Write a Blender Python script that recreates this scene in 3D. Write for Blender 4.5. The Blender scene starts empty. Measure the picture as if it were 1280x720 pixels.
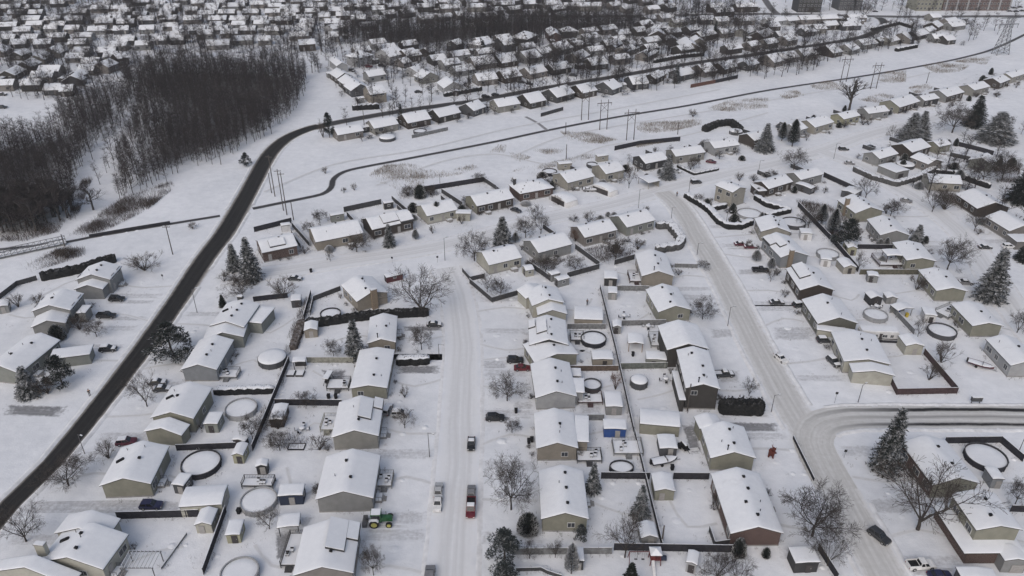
import bpy, math, random
from mathutils import Vector, Matrix
import numpy as np
R=random.Random(7)
scene=bpy.context.scene
COL=scene.collection
# ------------------------------------------------------------------ materials
def srgb(*c): return tuple(c)+(1,)
class NT:
    def __init__(s,name):
        s.m=bpy.data.materials.new(name); s.m.use_nodes=True; s.t=s.m.node_tree; s.b=s.t.nodes['Principled BSDF']
        s.b.inputs['Roughness'].default_value=0.85; s.b.inputs['Specular IOR Level'].default_value=0.25
    def n(s,typ,**kw):
        x=s.t.nodes.new(typ)
        for k,v in kw.items():
            if k in x.inputs: x.inputs[k].default_value=v
            else: setattr(x,k,v)
        return x
    def l(s,a,b): s.t.links.new(a,b)
    def noise(s,scale,detail=3,rough=0.55,coord='obj',vec=None):
        if vec is None:
            if not hasattr(s,'tc'): s.tc=s.n('ShaderNodeTexCoord'); s.geo=s.n('ShaderNodeNewGeometry')
            vec=s.geo.outputs['Position'] if coord=='pos' else s.tc.outputs['Object']
        x=s.n('ShaderNodeTexNoise'); x.inputs['Scale'].default_value=scale; x.inputs['Detail'].default_value=detail; x.inputs['Roughness'].default_value=rough
        s.l(vec,x.inputs['Vector']); return x.outputs['Fac']
    def ramp(s,fac,p0,c0,p1,c1):
        r=s.n('ShaderNodeValToRGB'); e=r.color_ramp.elements
        e[0].position=p0; e[0].color=c0; e[1].position=p1; e[1].color=c1
        s.l(fac,r.inputs['Fac']); return r.outputs['Color']
    def mix(s,fac,a,b,mode='MIX'):
        x=s.n('ShaderNodeMix',data_type='RGBA',blend_type=mode)
        if isinstance(fac,(int,float)): x.inputs[0].default_value=fac
        else: s.l(fac,x.inputs[0])
        for v,i in ((a,6),(b,7)):
            if isinstance(v,tuple): x.inputs[i].default_value=v
            else: s.l(v,x.inputs[i])
        return x.outputs[2]
    def math(s,op,a,b=None,clamp=False):
        x=s.n('ShaderNodeMath',operation=op,use_clamp=clamp)
        for v,i in ((a,0),(b,1)):
            if v is None: continue
            if isinstance(v,(int,float)): x.inputs[i].default_value=v
            else: s.l(v,x.inputs[i])
        return x.outputs[0]
    def base(s,c):
        if isinstance(c,tuple): s.b.inputs['Base Color'].default_value=c
        else: s.l(c,s.b.inputs['Base Color'])
    def bump(s,h,strength=0.3,dist=0.1):
        x=s.n('ShaderNodeBump'); x.inputs['Strength'].default_value=strength; x.inputs['Distance'].default_value=dist
        s.l(h,x.inputs['Height']); s.l(x.outputs['Normal'],s.b.inputs['Normal'])
SG0=(0.64,0.66,0.695,1); SG1=(0.80,0.815,0.845,1)
def ground_colour(t):
    big=t.noise(0.035,4,0.6,'pos'); mid=t.noise(0.35,4,0.65,'pos'); fine=t.noise(4.5,3,0.7,'pos')
    f=t.math('ADD',t.math('MULTIPLY',big,0.55),t.math('MULTIPLY',mid,0.45))
    c=t.ramp(f,0.36,SG0,0.64,SG1)
    patchy=t.noise(0.12,3,0.6,'pos')
    sp=t.math('MULTIPLY',t.math('SUBTRACT',fine,0.60,True),t.math('MULTIPLY',t.math('SUBTRACT',patchy,0.44,True),30.0),True)
    return t.mix(t.math('MULTIPLY',sp,0.8),c,(0.22,0.21,0.19,1))
MATS={}
def mat_snow_ground():
    t=NT('snow_ground'); t.base(ground_colour(t)); t.b.inputs['Roughness'].default_value=0.9
    t.bump(t.math('ADD',t.noise(0.5,4,0.6,'pos'),t.math('MULTIPLY',t.noise(3.0,3,0.6,'pos'),0.35)),0.55,0.22); return t.m
def mat_snow():
    t=NT('snow'); f=t.noise(0.9,4,0.6,'pos'); oi=t.n('ShaderNodeObjectInfo'); c=t.ramp(f,0.3,(0.71,0.73,0.765,1),0.7,(0.79,0.81,0.84,1))
    c=t.mix(t.math('MULTIPLY',oi.outputs['Random'],0.5),c,(0.69,0.705,0.735,1))
    thin=t.math('MULTIPLY',t.math('SUBTRACT',t.noise(0.3,5,0.72,'pos'),0.60,True),5.0,True); c=t.mix(t.math('MULTIPLY',thin,0.4),c,(0.42,0.43,0.45,1)); t.base(c); t.b.inputs['Roughness'].default_value=0.9
    t.bump(t.math('ADD',t.noise(0.8,3,0.5,'pos'),t.math('MULTIPLY',t.noise(5,2,0.5,'pos'),0.25)),0.18,0.08); return t.m
def uvnode(t):
    u=t.n('ShaderNodeUVMap'); s=t.n('ShaderNodeSeparateXYZ'); t.l(u.outputs['UV'],s.inputs[0]); return s.outputs['X'],s.outputs['Y'],u.outputs['UV']
def mat_road(name,core0,core1,track=None,tracks=(),edge0=0.30,edge1=0.5,edgec=(0.46,0.44,0.42,1),blend=1.0,twid=0.05,fade=None):
    t=NT(name); u,v,uv=uvnode(t)
    comb=t.n('ShaderNodeCombineXYZ'); t.l(t.math('MULTIPLY',u,14.0),comb.inputs[0]); t.l(t.math('MULTIPLY',v,0.05),comb.inputs[1])
    st=t.noise(1.0,4,0.65,vec=comb.outputs[0]); fine=t.noise(0.9,4,0.65,'pos')
    c=t.ramp(t.math('ADD',t.math('MULTIPLY',st,0.6),t.math('MULTIPLY',fine,0.4)),0.35,core0,0.65,core1)
    for tu,k in tracks:
        wob=t.math('MULTIPLY',t.math('SUBTRACT',t.noise(0.06,2,0.5,'pos'),0.5),0.22)
        d=t.math('ABSOLUTE',t.math('SUBTRACT',t.math('ADD',u,wob),tu))
        g=t.math('MULTIPLY',t.math('SUBTRACT',1.0,t.math('DIVIDE',d,twid),True),t.math('MULTIPLY',t.math('ADD',fine,st),k),True)
        if fade: g=t.math('MULTIPLY',g,t.math('DIVIDE',t.math('SUBTRACT',v,fade[0]),fade[1]-fade[0],True))
        c=t.mix(g,c,track)
    # edges ragged into snow
    d=t.math('ABSOLUTE',t.math('SUBTRACT',u,0.5))
    d=t.math('ADD',d,t.math('MULTIPLY',t.math('SUBTRACT',t.noise(0.55,4,0.7,'pos'),0.5),0.10 if core0[0]<0.1 else 0.3))
    e=t.math('DIVIDE',t.math('SUBTRACT',d,edge0),edge1-edge0,True)
    if fade: e=t.math('MULTIPLY',e,t.math('DIVIDE',t.math('SUBTRACT',v,14),14,True))
    gc=ground_colour(t)
    c=t.mix(t.math('MULTIPLY',e,2.0,True),c,edgec) if blend<2 else c
    c=t.mix(t.math('SUBTRACT',t.math('MULTIPLY',e,2.0),1.0,True) if blend<2 else e,c,gc)
    t.base(c); t.bump(t.math('ADD',fine,st),0.4,0.06); t.b.inputs['Roughness'].default_value=0.95; t.b.inputs['Specular IOR Level'].default_value=0.05; return t.m
def mat_patch(name,dark,amount):
    t=NT(name); u,v,uv=uvnode(t)
    comb=t.n('ShaderNodeCombineXYZ'); t.l(t.math('MULTIPLY',u,1.2),comb.inputs[0]); t.l(t.math('MULTIPLY',v,9.0),comb.inputs[1])
    st=t.noise(1.0,4,0.7,vec=comb.outputs[0]); fine=t.noise(1.3,4,0.7,'pos')
    du=t.math('MINIMUM',t.math('MINIMUM',u,t.math('SUBTRACT',1.0,u)),t.math('MINIMUM',v,t.math('SUBTRACT',1.0,v)))
    edge=t.math('ADD',t.math('MULTIPLY',du,7.0),t.math('MULTIPLY',t.math('SUBTRACT',t.noise(0.9,4,0.75,'pos'),0.62),3.2),True)
    f=t.math('ADD',t.math('MULTIPLY',st,0.6),t.math('MULTIPLY',fine,0.4))
    k=t.math('MULTIPLY',t.math('MULTIPLY',t.math('SUBTRACT',f,1.0-amount-0.06,True),4.5,True),edge)
    t.base(t.mix(t.math('MULTIPLY',k,0.85),ground_colour(t),t.ramp(st,0.35,tuple(x*.55 for x in dark[:3])+(1,),0.68,tuple(x*2.3 for x in dark[:3])+(1,)))); t.bump(f,0.3,0.05); return t.m
def mat_floor():
    t=NT('forest_floor_litter'); u,v,uv=uvnode(t); f=t.math('ADD',t.math('MULTIPLY',t.noise(0.25,4,0.7,'pos'),0.6),t.math('MULTIPLY',t.noise(1.4,4,0.7,'pos'),0.4))
    k=t.math('MULTIPLY',t.math('SUBTRACT',t.math('ADD',f,t.math('MULTIPLY',u,0.5)),0.66),4.0,True)
    t.base(t.mix(t.math('MULTIPLY',k,0.88),ground_colour(t),t.ramp(f,0.35,(0.04,0.036,0.037,1),0.65,(0.095,0.088,0.088,1)))); return t.m
def mat_plain(name,c,rough=0.8,var=0.25,scale=2.0,spec=0.25,metal=0):
    t=NT(name); f=t.noise(scale,4,0.6); a=tuple(x*(1-var) for x in c)+(1,); b=tuple(min(1,x*(1+var)) for x in c)+(1,)
    t.base(t.ramp(f,0.3,a,0.7,b)); t.b.inputs['Roughness'].default_value=rough; t.b.inputs['Specular IOR Level'].default_value=spec; t.b.inputs['Metallic'].default_value=metal
    return t.m
def mat_siding(name,c):
    t=NT(name); f=t.noise(0.7,4,0.6); 
    sep=t.n('ShaderNodeSeparateXYZ'); 
    if not hasattr(t,'tc'): t.tc=t.n('ShaderNodeTexCoord')
    t.l(t.tc.outputs['Object'],sep.inputs[0])
    lap=t.math('FRACT',t.math('MULTIPLY',sep.outputs['Z'],5.0))
    a=tuple(x*0.84 for x in c)+(1,); b=tuple(min(1,x*1.1) for x in c)+(1,)
    cc=t.ramp(f,0.3,a,0.7,b); line=t.math('LESS_THAN',lap,0.14)
    t.base(t.mix(t.math('MULTIPLY',line,0.35),cc,tuple(x*0.5 for x in c)+(1,))); t.bump(lap,0.4,0.03); t.b.inputs['Roughness'].default_value=0.7; return t.m
def mat_brick(name,c):
    t=NT(name); t.tc=t.n('ShaderNodeTexCoord'); t.geo=t.n('ShaderNodeNewGeometry')
    br=t.n('ShaderNodeTexBrick'); br.inputs['Scale'].default_value=3.0; br.inputs['Mortar Size'].default_value=0.015
    sep=t.n('ShaderNodeSeparateXYZ'); t.l(t.tc.outputs['Object'],sep.inputs[0])
    cb=t.n('ShaderNodeCombineXYZ'); t.l(t.math('ADD',sep.outputs['X'],sep.outputs['Y']),cb.inputs[0]); t.l(sep.outputs['Z'],cb.inputs[1]); t.l(cb.outputs[0],br.inputs['Vector'])
    br.inputs['Color1'].default_value=c+(1,); br.inputs['Color2'].default_value=tuple(x*0.65 for x in c)+(1,); br.inputs['Mortar'].default_value=(0.3,0.29,0.28,1)
    t.base(t.mix(0.3,br.outputs['Color'],t.ramp(t.noise(1.2,3,0.6),0.3,tuple(x*0.7 for x in c)+(1,),0.7,tuple(x*1.2 for x in c)+(1,)))); return t.m
def mat_veg(name,c0,c1,snow=0.0,thr=0.35,rnd=0.12):
    t=NT(name); f=t.noise(2.2,3,0.6,'pos')
    oi=t.n('ShaderNodeObjectInfo'); 
    c=t.ramp(f,0.3,c0+(1,),0.7,c1+(1,))
    if snow>0:
        sep=t.n('ShaderNodeSeparateXYZ'); t.l(t.geo.outputs['Normal'],sep.inputs[0])
        k=t.math('ADD',t.math('SUBTRACT',t.math('ABSOLUTE',sep.outputs['Z']) if snow>1 else sep.outputs['Z'],thr),t.math('MULTIPLY',t.math('SUBTRACT',t.noise(1.1,3,0.7,'pos'),0.5),0.9))
        c=t.mix(t.math('MULTIPLY',t.math('MULTIPLY',k,4.0,True),min(snow,1.0) if snow<=1 else snow-1),c,(0.72,0.73,0.76,1))
    t.base(c); t.b.inputs['Roughness'].default_value=0.9; t.b.inputs['Specular IOR Level'].default_value=0.1; return t.m
def mat_glass(name,c):
    t=NT(name); t.base(t.ramp(t.noise(0.6,2,0.5),0.3,tuple(x*0.6 for x in c)+(1,),0.7,tuple(x*1.5 for x in c)+(1,))); t.b.inputs['Roughness'].default_value=0.12; t.b.inputs['Specular IOR Level'].default_value=0.6; return t.m
def mat_paint(name,c):
    t=NT(name); f=t.noise(1.6,4,0.65); t.base(t.ramp(f,0.35,tuple(x*0.8 for x in c)+(1,),0.7,tuple(min(1,x*1.1+0.01) for x in c)+(1,)))
    t.b.inputs['Roughness'].default_value=0.38; t.b.inputs['Specular IOR Level'].default_value=0.5; return t.m
WALL={'taupe':(0.22,0.20,0.185),'grey':(0.25,0.255,0.255),'greige':(0.27,0.265,0.24),'olive':(0.27,0.265,0.20),'tan':(0.28,0.245,0.195),'lightgrey':(0.36,0.37,0.385),
 'dark':(0.07,0.07,0.075),'cream':(0.42,0.41,0.34),'greengrey':(0.235,0.25,0.225),'beige':(0.34,0.32,0.27),'yellow':(0.36,0.35,0.22),'bluegrey':(0.24,0.26,0.285),
 'olivedark':(0.19,0.19,0.155),'darkbrown':(0.085,0.078,0.072),'brown':(0.10,0.078,0.066),'navy':(0.03,0.04,0.07),'slate':(0.12,0.125,0.14),'white':(0.6,0.6,0.61),'blue':(0.03,0.075,0.24),
 'timber':(0.22,0.13,0.07),'maroon':(0.09,0.03,0.035),'stone':(0.22,0.21,0.2),'yellowp':(0.5,0.38,0.05)}
WALL={k:(v if k in('blue','white','timber','yellowp','navy','maroon') else tuple((c*.72+sum(v)/3*.28)*(.9 if max(v)>.2 else .62) for c in v)) for k,v in WALL.items()}
BRICK={'brick':(0.085,0.05,0.042),'redbrick':(0.095,0.054,0.047),'tanbrick':(0.24,0.185,0.13)}
FENCEC={'dark':(0.028,0.028,0.035),'slatewood':(0.055,0.056,0.06),'greywood':(0.17,0.175,0.18),'palewood':(0.24,0.24,0.21),'brownwood':(0.10,0.075,0.06),'greengrey':(0.12,0.13,0.12),
 'maroonwood':(0.066,0.044,0.045),'olivewood':(0.11,0.105,0.08),'stone':(0.2,0.2,0.2),'brickwood':(0.12,0.06,0.048)}
CARC={'silver':(0.45,0.46,0.47),'white':(0.72,0.72,0.72),'grey':(0.2,0.2,0.21),'red':(0.12,0.01,0.018),'black':(0.012,0.012,0.014),'dark':(0.035,0.037,0.042),'navy':(0.015,0.018,0.06),'maroon':(0.09,0.012,0.025)}
_M={}
def M(k):
    if k in _M: return _M[k]
    f={'snow_ground':mat_snow_ground,'snow':mat_snow}.get(k)
    if f: m=f()
    elif k.startswith('w_'):
        c=k[2:]; m=mat_brick(c+'_brick_wall',BRICK[c]) if c in BRICK else mat_siding(c+'_siding',WALL[c])
    elif k.startswith('f_'): m=mat_plain(k[2:]+'_boards',FENCEC[k[2:]],0.85,0.35,1.5)
    elif k.startswith('c_'): m=mat_paint(k[2:]+'_paint',CARC[k[2:]])
    else:
        m={'shingle':lambda:mat_plain('dark_shingle',(0.05,0.05,0.052),0.9,0.3,3),
         'trim':lambda:mat_plain('pale_trim',(0.5,0.5,0.5),0.6,0.1,2),
         'concrete':lambda:mat_plain('concrete',(0.27,0.265,0.26),0.9,0.2,1.5),
         'vent':lambda:mat_plain('vent_metal',(0.018,0.018,0.02),0.8,0.2,3,0.08),
         'glass':lambda:mat_glass('window_glass',(0.035,0.04,0.048)),
         'carglass':lambda:mat_glass('car_glass',(0.015,0.017,0.02)),
         'doorw':lambda:mat_plain('door_paint',(0.3,0.29,0.28),0.5,0.15,2),
         'doord':lambda:mat_plain('dark_door_and_shade',(0.05,0.045,0.045),0.5,0.2,2),
         'rubber':lambda:mat_plain('rubber',(0.02,0.02,0.02),0.8,0.2,4),
         'metal':lambda:mat_plain('grey_metal',(0.4,0.4,0.41),0.4,0.15,3,0.5,0.6),
         'lamp_metal':lambda:mat_plain('lamp_metal',(0.13,0.13,0.135),0.55,0.15,3,0.4,0.3),
         'polewood':lambda:mat_plain('pole_wood',(0.085,0.075,0.07),0.9,0.3,2),
         'lens':lambda:mat_glass('lens',(0.5,0.5,0.48)),
         'redlens':lambda:mat_glass('red_lens',(0.25,0.01,0.01)),
         'bark':lambda:mat_veg('bark',(0.04,0.035,0.032),(0.08,0.071,0.065),0.45,0.85),
         'twig':lambda:mat_veg('twig',(0.040,0.034,0.031),(0.075,0.064,0.058),0.12,0.95),
         'twigbrown':lambda:mat_veg('brown_twig',(0.05,0.042,0.037),(0.095,0.08,0.07),0.15,0.95),
         'frosty':lambda:mat_veg('frosted_foliage',(0.016,0.02,0.019),(0.04,0.047,0.044),0.9,0.02),
         'cedarleaf':lambda:mat_veg('cedar_foliage',(0.012,0.016,0.014),(0.03,0.037,0.032),0.85,0.36),
         'darkbase':lambda:mat_plain('dense_twigs',(0.018,0.019,0.018),0.95,0.4,4,0.05),
         'trail':lambda:mat_road('trodden_trail',(0.50,0.505,0.515,1),(0.70,0.71,0.725,1),None,(),0.15,0.5,(0.68,0.69,0.71,1)),
         'woodtrunk':lambda:mat_plain('pale_trunk',(0.075,0.066,0.063),0.95,0.5,0.4,0.05),
         'rust':lambda:mat_veg('rusty_twig',(0.10,0.06,0.045),(0.17,0.11,0.085),0.15,0.95),
         'woodtwig':lambda:mat_veg('wood_twig',(0.026,0.022,0.023),(0.066,0.056,0.055),0.0),
         'woodbark':lambda:mat_veg('wood_bark',(0.05,0.046,0.046),(0.10,0.093,0.09),0.0),
         'needle':lambda:mat_veg('needle',(0.010,0.014,0.012),(0.026,0.033,0.028),0.6,1.02),
         'needlesnow':lambda:mat_veg('snowy_needle',(0.012,0.017,0.016),(0.03,0.037,0.034),0.85,0.885),
         'needlefrost':lambda:mat_veg('frosted_needle',(0.026,0.033,0.034),(0.055,0.066,0.066),0.75,0.87),
         'needlepale':lambda:mat_veg('pale_needle',(0.04,0.045,0.032),(0.085,0.09,0.065),0.5,0.95),
         'hedged':lambda:mat_veg('dark_hedge',(0.012,0.013,0.014),(0.032,0.032,0.032),0.3,0.95),
         'hedgeg':lambda:mat_veg('frosty_hedge',(0.05,0.05,0.052),(0.12,0.12,0.12),0.6,0.85),
         'hedgeb':lambda:mat_veg('brown_hedge',(0.055,0.045,0.04),(0.12,0.1,0.09),0.3,0.9),
         'reed':lambda:mat_veg('reed',(0.12,0.098,0.075),(0.27,0.23,0.18),0.0),
         'brush':lambda:mat_veg('brush',(0.045,0.034,0.030),(0.10,0.08,0.07),0.0),
         'floor':mat_floor,
         'drive':lambda:mat_patch('half_bare_driveway',(0.10,0.10,0.107,1),0.68),
         'drivelight':lambda:mat_patch('tracked_driveway',(0.22,0.22,0.228,1),0.57),
         'drivefaint':lambda:mat_patch('faint_drive_tracks',(0.24,0.24,0.248,1),0.54),
         'ice':lambda:mat_plain('stream_ice',(0.42,0.43,0.46),0.6,0.1,0.05),
         'asphalt':lambda:mat_road('ploughed_asphalt',(0.022,0.022,0.023,1),(0.036,0.035,0.035,1),(0.042,0.042,0.042,1),((0.36,0.5),(0.64,0.5)),0.30,0.5,(0.30,0.285,0.265,1)),
         'asphaltsnow':lambda:mat_road('far_asphalt',(0.10,0.10,0.105,1),(0.16,0.16,0.165,1),None,(),0.36,0.5,(0.4,0.39,0.38,1)),
         'asphaltfar':lambda:mat_road('dusty_asphalt',(0.045,0.045,0.047,1),(0.075,0.075,0.077,1),None,(),0.32,0.5,(0.36,0.35,0.34,1)),
         'path':lambda:mat_road('wet_path',(0.04,0.04,0.045,1),(0.08,0.08,0.085,1),None,(),0.33,0.5,(0.36,0.36,0.37,1)),
         'pathsnow':lambda:mat_road('snowy_path',(0.2,0.2,0.21,1),(0.3,0.3,0.31,1),None,(),0.3,0.5,(0.4,0.4,0.41,1)),
         'snowstreet':lambda:mat_road('packed_snow_street',(0.63,0.64,0.655,1),(0.76,0.77,0.79,1),(0.50,0.50,0.505,1),((0.28,0.42),(0.42,0.3),(0.6,0.42),(0.74,0.3)),0.25,0.5,(0.72,0.73,0.75,1),1.0,0.09),
         'slush':lambda:mat_road('slushy_street',(0.49,0.487,0.475,1),(0.67,0.67,0.67,1),(0.40,0.395,0.385,1),((0.27,0.4),(0.44,0.35),(0.6,0.4),(0.74,0.35)),0.36,0.5,(0.66,0.66,0.665,1),1.0,0.08),
         'slush2':lambda:mat_road('wheel_worn_street',(0.46,0.455,0.44,1),(0.63,0.63,0.625,1),(0.035,0.035,0.037,1),((0.2,1.3),(0.80,1.8),(0.5,0.5)),0.43,0.5,(0.56,0.55,0.54,1),1.0,0.10,(16,42)),
         'yellowwheel':lambda:mat_paint('yellow_rim',(0.42,0.40,0.10)),
         'tractorgreen':lambda:mat_paint('tractor_green',(0.02,0.10,0.035)),
         'redplastic':lambda:mat_plain('red_brown_fabric',(0.10,0.028,0.02),0.7,0.3,3),
         'playred':lambda:mat_plain('red_stained_wood',(0.12,0.03,0.03),0.8,0.3,3),
         'skin':lambda:mat_plain('skin',(0.45,0.28,0.2),0.6,0.05,3),
         'jeans':lambda:mat_plain('trousers',(0.04,0.045,0.06),0.9,0.2,6),
         'whitep':lambda:mat_plain('white_plastic',(0.62,0.62,0.62),0.5,0.1,3),
         'steel':lambda:mat_plain('galvanised_steel',(0.17,0.175,0.185),0.5,0.15,2,0.5,0.4),
         'snowbank':lambda:mat_plain('dirty_snowbank',(0.70,0.705,0.72),0.9,0.14,0.6),
         'tyre':lambda:mat_plain('tyre',(0.018,0.018,0.018),0.85,0.2,4)}[k]()
    _M[k]=m; return m
# ------------------------------------------------------------------ mesh building
class MB:
    def __init__(s): s.v=[]; s.f=[]; s.mi=[]
    def add(s,vs,fs,mi=0):
        o=len(s.v); s.v.extend(vs); s.f.extend([tuple(i+o for i in f) for f in fs]); s.mi.extend([mi]*len(fs)); return s
    def box(s,x0,y0,z0,x1,y1,z1,mi=0,top=None,T=None):
        vs=[(x0,y0,z0),(x1,y0,z0),(x1,y1,z0),(x0,y1,z0),(x0,y0,z1),(x1,y0,z1),(x1,y1,z1),(x0,y1,z1)]
        if T: vs=[tuple(T@Vector(v)) for v in vs]
        s.add(vs,[(0,3,2,1),(0,1,5,4),(1,2,6,5),(2,3,7,6),(3,0,4,7),(4,5,6,7)],mi); return s
    def tube(s,p,q,r0,r1,n=6,mi=0,cap=False):
        p=Vector(p);q=Vector(q); d=(q-p)
        if d.length<1e-6: return s
        d.normalize(); a=d.orthogonal().normalized(); b=d.cross(a)
        vs=[]
        for c,r in ((p,r0),(q,r1)):
            for k in range(n):
                t=2*math.pi*k/n; vs.append(tuple(c+a*(math.cos(t)*r)+b*(math.sin(t)*r)))
        fs=[(k,(k+1)%n,n+(k+1)%n,n+k) for k in range(n)]
        if cap: fs+= [tuple(range(n-1,-1,-1)),tuple(range(n,2*n))]
        s.add(vs,fs,mi); return s
    def lathe(s,prof,n=24,mi=0,cx=0,cy=0,sx=1,sy=1):
        vs=[];m=len(prof)
        for k in range(n):
            t=2*math.pi*k/n
            for r,z in prof: vs.append((cx+math.cos(t)*r*sx,cy+math.sin(t)*r*sy,z))
        fs=[]
        for k in range(n):
            k2=(k+1)%n
            for j in range(m-1): fs.append((k*m+j,k2*m+j,k2*m+j+1,k*m+j+1))
        s.add(vs,fs,mi); return s
    def mesh(s,name,mats,smooth=False):
        me=bpy.data.meshes.new(name); me.from_pydata(s.v,[],s.f)
        for m in mats: me.materials.append(M(m) if isinstance(m,str) else m)
        if len(mats)>1: me.polygons.foreach_set('material_index',s.mi)
        if smooth: me.polygons.foreach_set('use_smooth',[True]*len(s.f))
        me.update(); return me
    def obj(s,name,mats,parent=None,smooth=False,**kw):
        return link(name,s.mesh(name,mats if isinstance(mats,(list,tuple)) else [mats],smooth),parent,**kw)
def link(name,data,parent=None,loc=None,rot=None,scale=None):
    o=bpy.data.objects.new(name,data); COL.objects.link(o)
    if parent is not None: o.parent=parent
    if loc is not None: o.location=loc
    if rot is not None: o.rotation_euler=rot
    if scale is not None: o.scale=scale
    return o
USED={}
def tag(o,label,cat,group=None,kind=None):
    o['label']=label; o['category']=cat
    if group: o['group']=group
    if kind: o['kind']=kind
    return o
def thing(name,label,cat,loc=(0,0,0),rz=0,group=None):
    o=link(name,None,None,loc,(0,0,rz)); o.empty_display_size=0.5; return tag(o,label,cat,group)
def struct(o): o['kind']='structure'; return o
# ------------------------------------------------------------------ buildings
def roof_z(w,l,h,p,hip):
    if hip: return lambda x,y: h+p*min(w/2-abs(x),l/2-abs(y))
    return lambda x,y: h+p*(w/2-abs(x))
def roof_meshes(w,l,h,p,hip,rng,snow=0.3,T=None,res=1.0):
    """returns (roof slab MB, snow MB) in local coords"""
    rz=roof_z(w,l,h,p,hip); e=0.13
    rb=MB()
    if hip:
        rl=max(l-w,0.6)/2; r=h+p*w/2
        b=[(-w/2,-l/2),(w/2,-l/2),(w/2,l/2),(-w/2,l/2)]
        vs=[(x,y,h) for x,y in b]+[(x,y,h+e) for x,y in b]+[(0,-rl,r+e),(0,rl,r+e)]
        rb.add(vs,[(0,3,2,1),(0,1,5,4),(1,2,6,5),(2,3,7,6),(3,0,4,7),(4,5,8),(5,6,9,8),(6,7,9),(7,4,8,9)])
    else:
        r=h+p*w/2
        prof=[(-w/2,h),(0,r),(w/2,h),(w/2,h+e),(0,r+e),(-w/2,h+e)]
        vs=[(x,-l/2,z) for x,z in prof]+[(x,l/2,z) for x,z in prof]
        fs=[(i,i+6,(i+1)%6+6,(i+1)%6) for i in range(6)]+[(0,1,4,5),(1,2,3,4),(11,10,7,6),(10,9,8,7)]
        rb.add(vs,fs)
    # snow grid
    def axis(L,n):
        a=[-L/2+0.02,-L/2+0.07,-L/2+0.2]; b=[L/2-0.2,L/2-0.07,L/2-0.02]
        m=[a[-1]+(b[0]-a[-1])*(k+1)/(n+1) for k in range(n)]
        return a+m+b
    nx=max(5,int(w*0.8*res))|1; ny=max(3,int(l*0.7*res))
    xs=axis(w,nx); ys=axis(l,ny)
    ph=[rng.uniform(0,6.28) for _ in range(6)]
    sb=MB(); vs=[]
    for y in ys:
        for x in xs:
            d=min(w/2-abs(x),l/2-abs(y))
            t=snow*(0.6+0.4*min(1,max(0,(d-0.02)/0.16))**0.6)
            t+=0.012*math.sin(1.3*x+ph[0])*math.sin(0.9*y+ph[1])+0.006*math.sin(2.9*x+ph[2]+1.7*y)
            if not hip: t-=0.03*max(0,1-abs(x)/0.4)
            vs.append((x,y,rz(x,y)+e+max(0.05,t)))
    W=len(xs);Hn=len(ys)
    fs=[(j*W+i,j*W+i+1,(j+1)*W+i+1,(j+1)*W+i) for j in range(Hn-1) for i in range(W-1)]
    # skirt
    ring=[i for i in range(W)]+[j*W+W-1 for j in range(1,Hn)]+[(Hn-1)*W+i for i in range(W-2,-1,-1)]+[j*W for j in range(Hn-2,0,-1)]
    base=len(vs)
    for i in ring: x,y,z=vs[i]; vs.append((x,y,rz(x,y)+e-0.02))
    n=len(ring)
    fs+=[(ring[k],base+k,base+(k+1)%n,ring[(k+1)%n]) for k in range(n)]
    sb.add(vs,fs)
    if T is not None:
        for b_ in (rb,sb): b_.v=[tuple(T@Vector(v)) for v in b_.v]
    return rb,sb
def walls_mesh(w,l,h,p,hip,T=None,front=None,oh=0.34,ov=0.3,z0=0.0):
    ww=w/2-oh; ll=l/2-ov; k=-0.03
    mb=MB(); he=h+(oh if not hip else min(oh,ov))*p+k+0.1
    if hip:
        mb.box(-ww,-ll,z0,ww,ll,he)
    else:
        zr=h+p*w/2+k+0.06
        vs=[(-ww,-ll,z0),(ww,-ll,z0),(ww,-ll,he),(0,-ll,zr),(-ww,-ll,he),(-ww,ll,z0),(ww,ll,z0),(ww,ll,he),(0,ll,zr),(-ww,ll,he)]
        mb.add(vs,[(0,1,2,3,4),(9,8,7,6,5),(0,5,6,1)]); mb.add(vs,[(4,9,5,0)],1 if front==-1 else 0); mb.add(vs,[(1,6,7,2)],1 if front==1 else 0)
    if T is not None: mb.v=[tuple(T@Vector(v)) for v in mb.v]
    return mb
_W={}
def win_mesh(w,h):
    k=(round(w,1),round(h,1))
    if k not in _W:
        f=MB(); t=0.09
        f.box(-w/2-t,-0.05,-t,w/2+t,0.03,0); f.box(-w/2-t,-0.05,h,w/2+t,0.03,h+t); f.box(-w/2-t,-0.05,0,-w/2,0.03,h); f.box(w/2,-0.05,0,w/2+t,0.03,h)
        f.box(-0.03,-0.04,0,0.03,0.03,h)
        g=MB(); g.box(-w/2,-0.02,0,-0.03,0.028,h); g.box(0.03,-0.02,0,w/2,0.028,h)
        _W[k]=(f.mesh('window',['trim']),g.mesh('pane',['glass']))
    return _W[k]
def add_window(par,x,y,z,nx,ny,w,h):
    a,b=win_mesh(w,h); o=link('window',a,par,(x,y,z),(0,0,math.atan2(ny,nx)+math.pi/2)); link('pane',b,o)
_D={}
def add_door(par,x,y,nx,ny,kind='door',w=0.95,h=2.05,z=0.3,mat='doorw'):
    k=(kind,w,h,mat)
    if k not in _D:
        m=MB(); m.box(-w/2,-0.05,0,w/2,0.03,h)
        if w>2:
            for i in range(1,4): m.box(-w/2+0.05,-0.07,h*i/4-0.03,w/2-0.05,-0.05,h*i/4+0.0)
        hd=MB(); hd.box(w/2-0.2,-0.12,0.95,w/2-0.12,-0.05,1.1)
        _D[k]=(m.mesh(kind,[mat]),hd.mesh('handle',['metal']))
    o=link(kind,_D[k][0],par,(x,y,z),(0,0,math.atan2(ny,nx)+math.pi/2)); link('handle',_D[k][1],o)
_V={}
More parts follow.
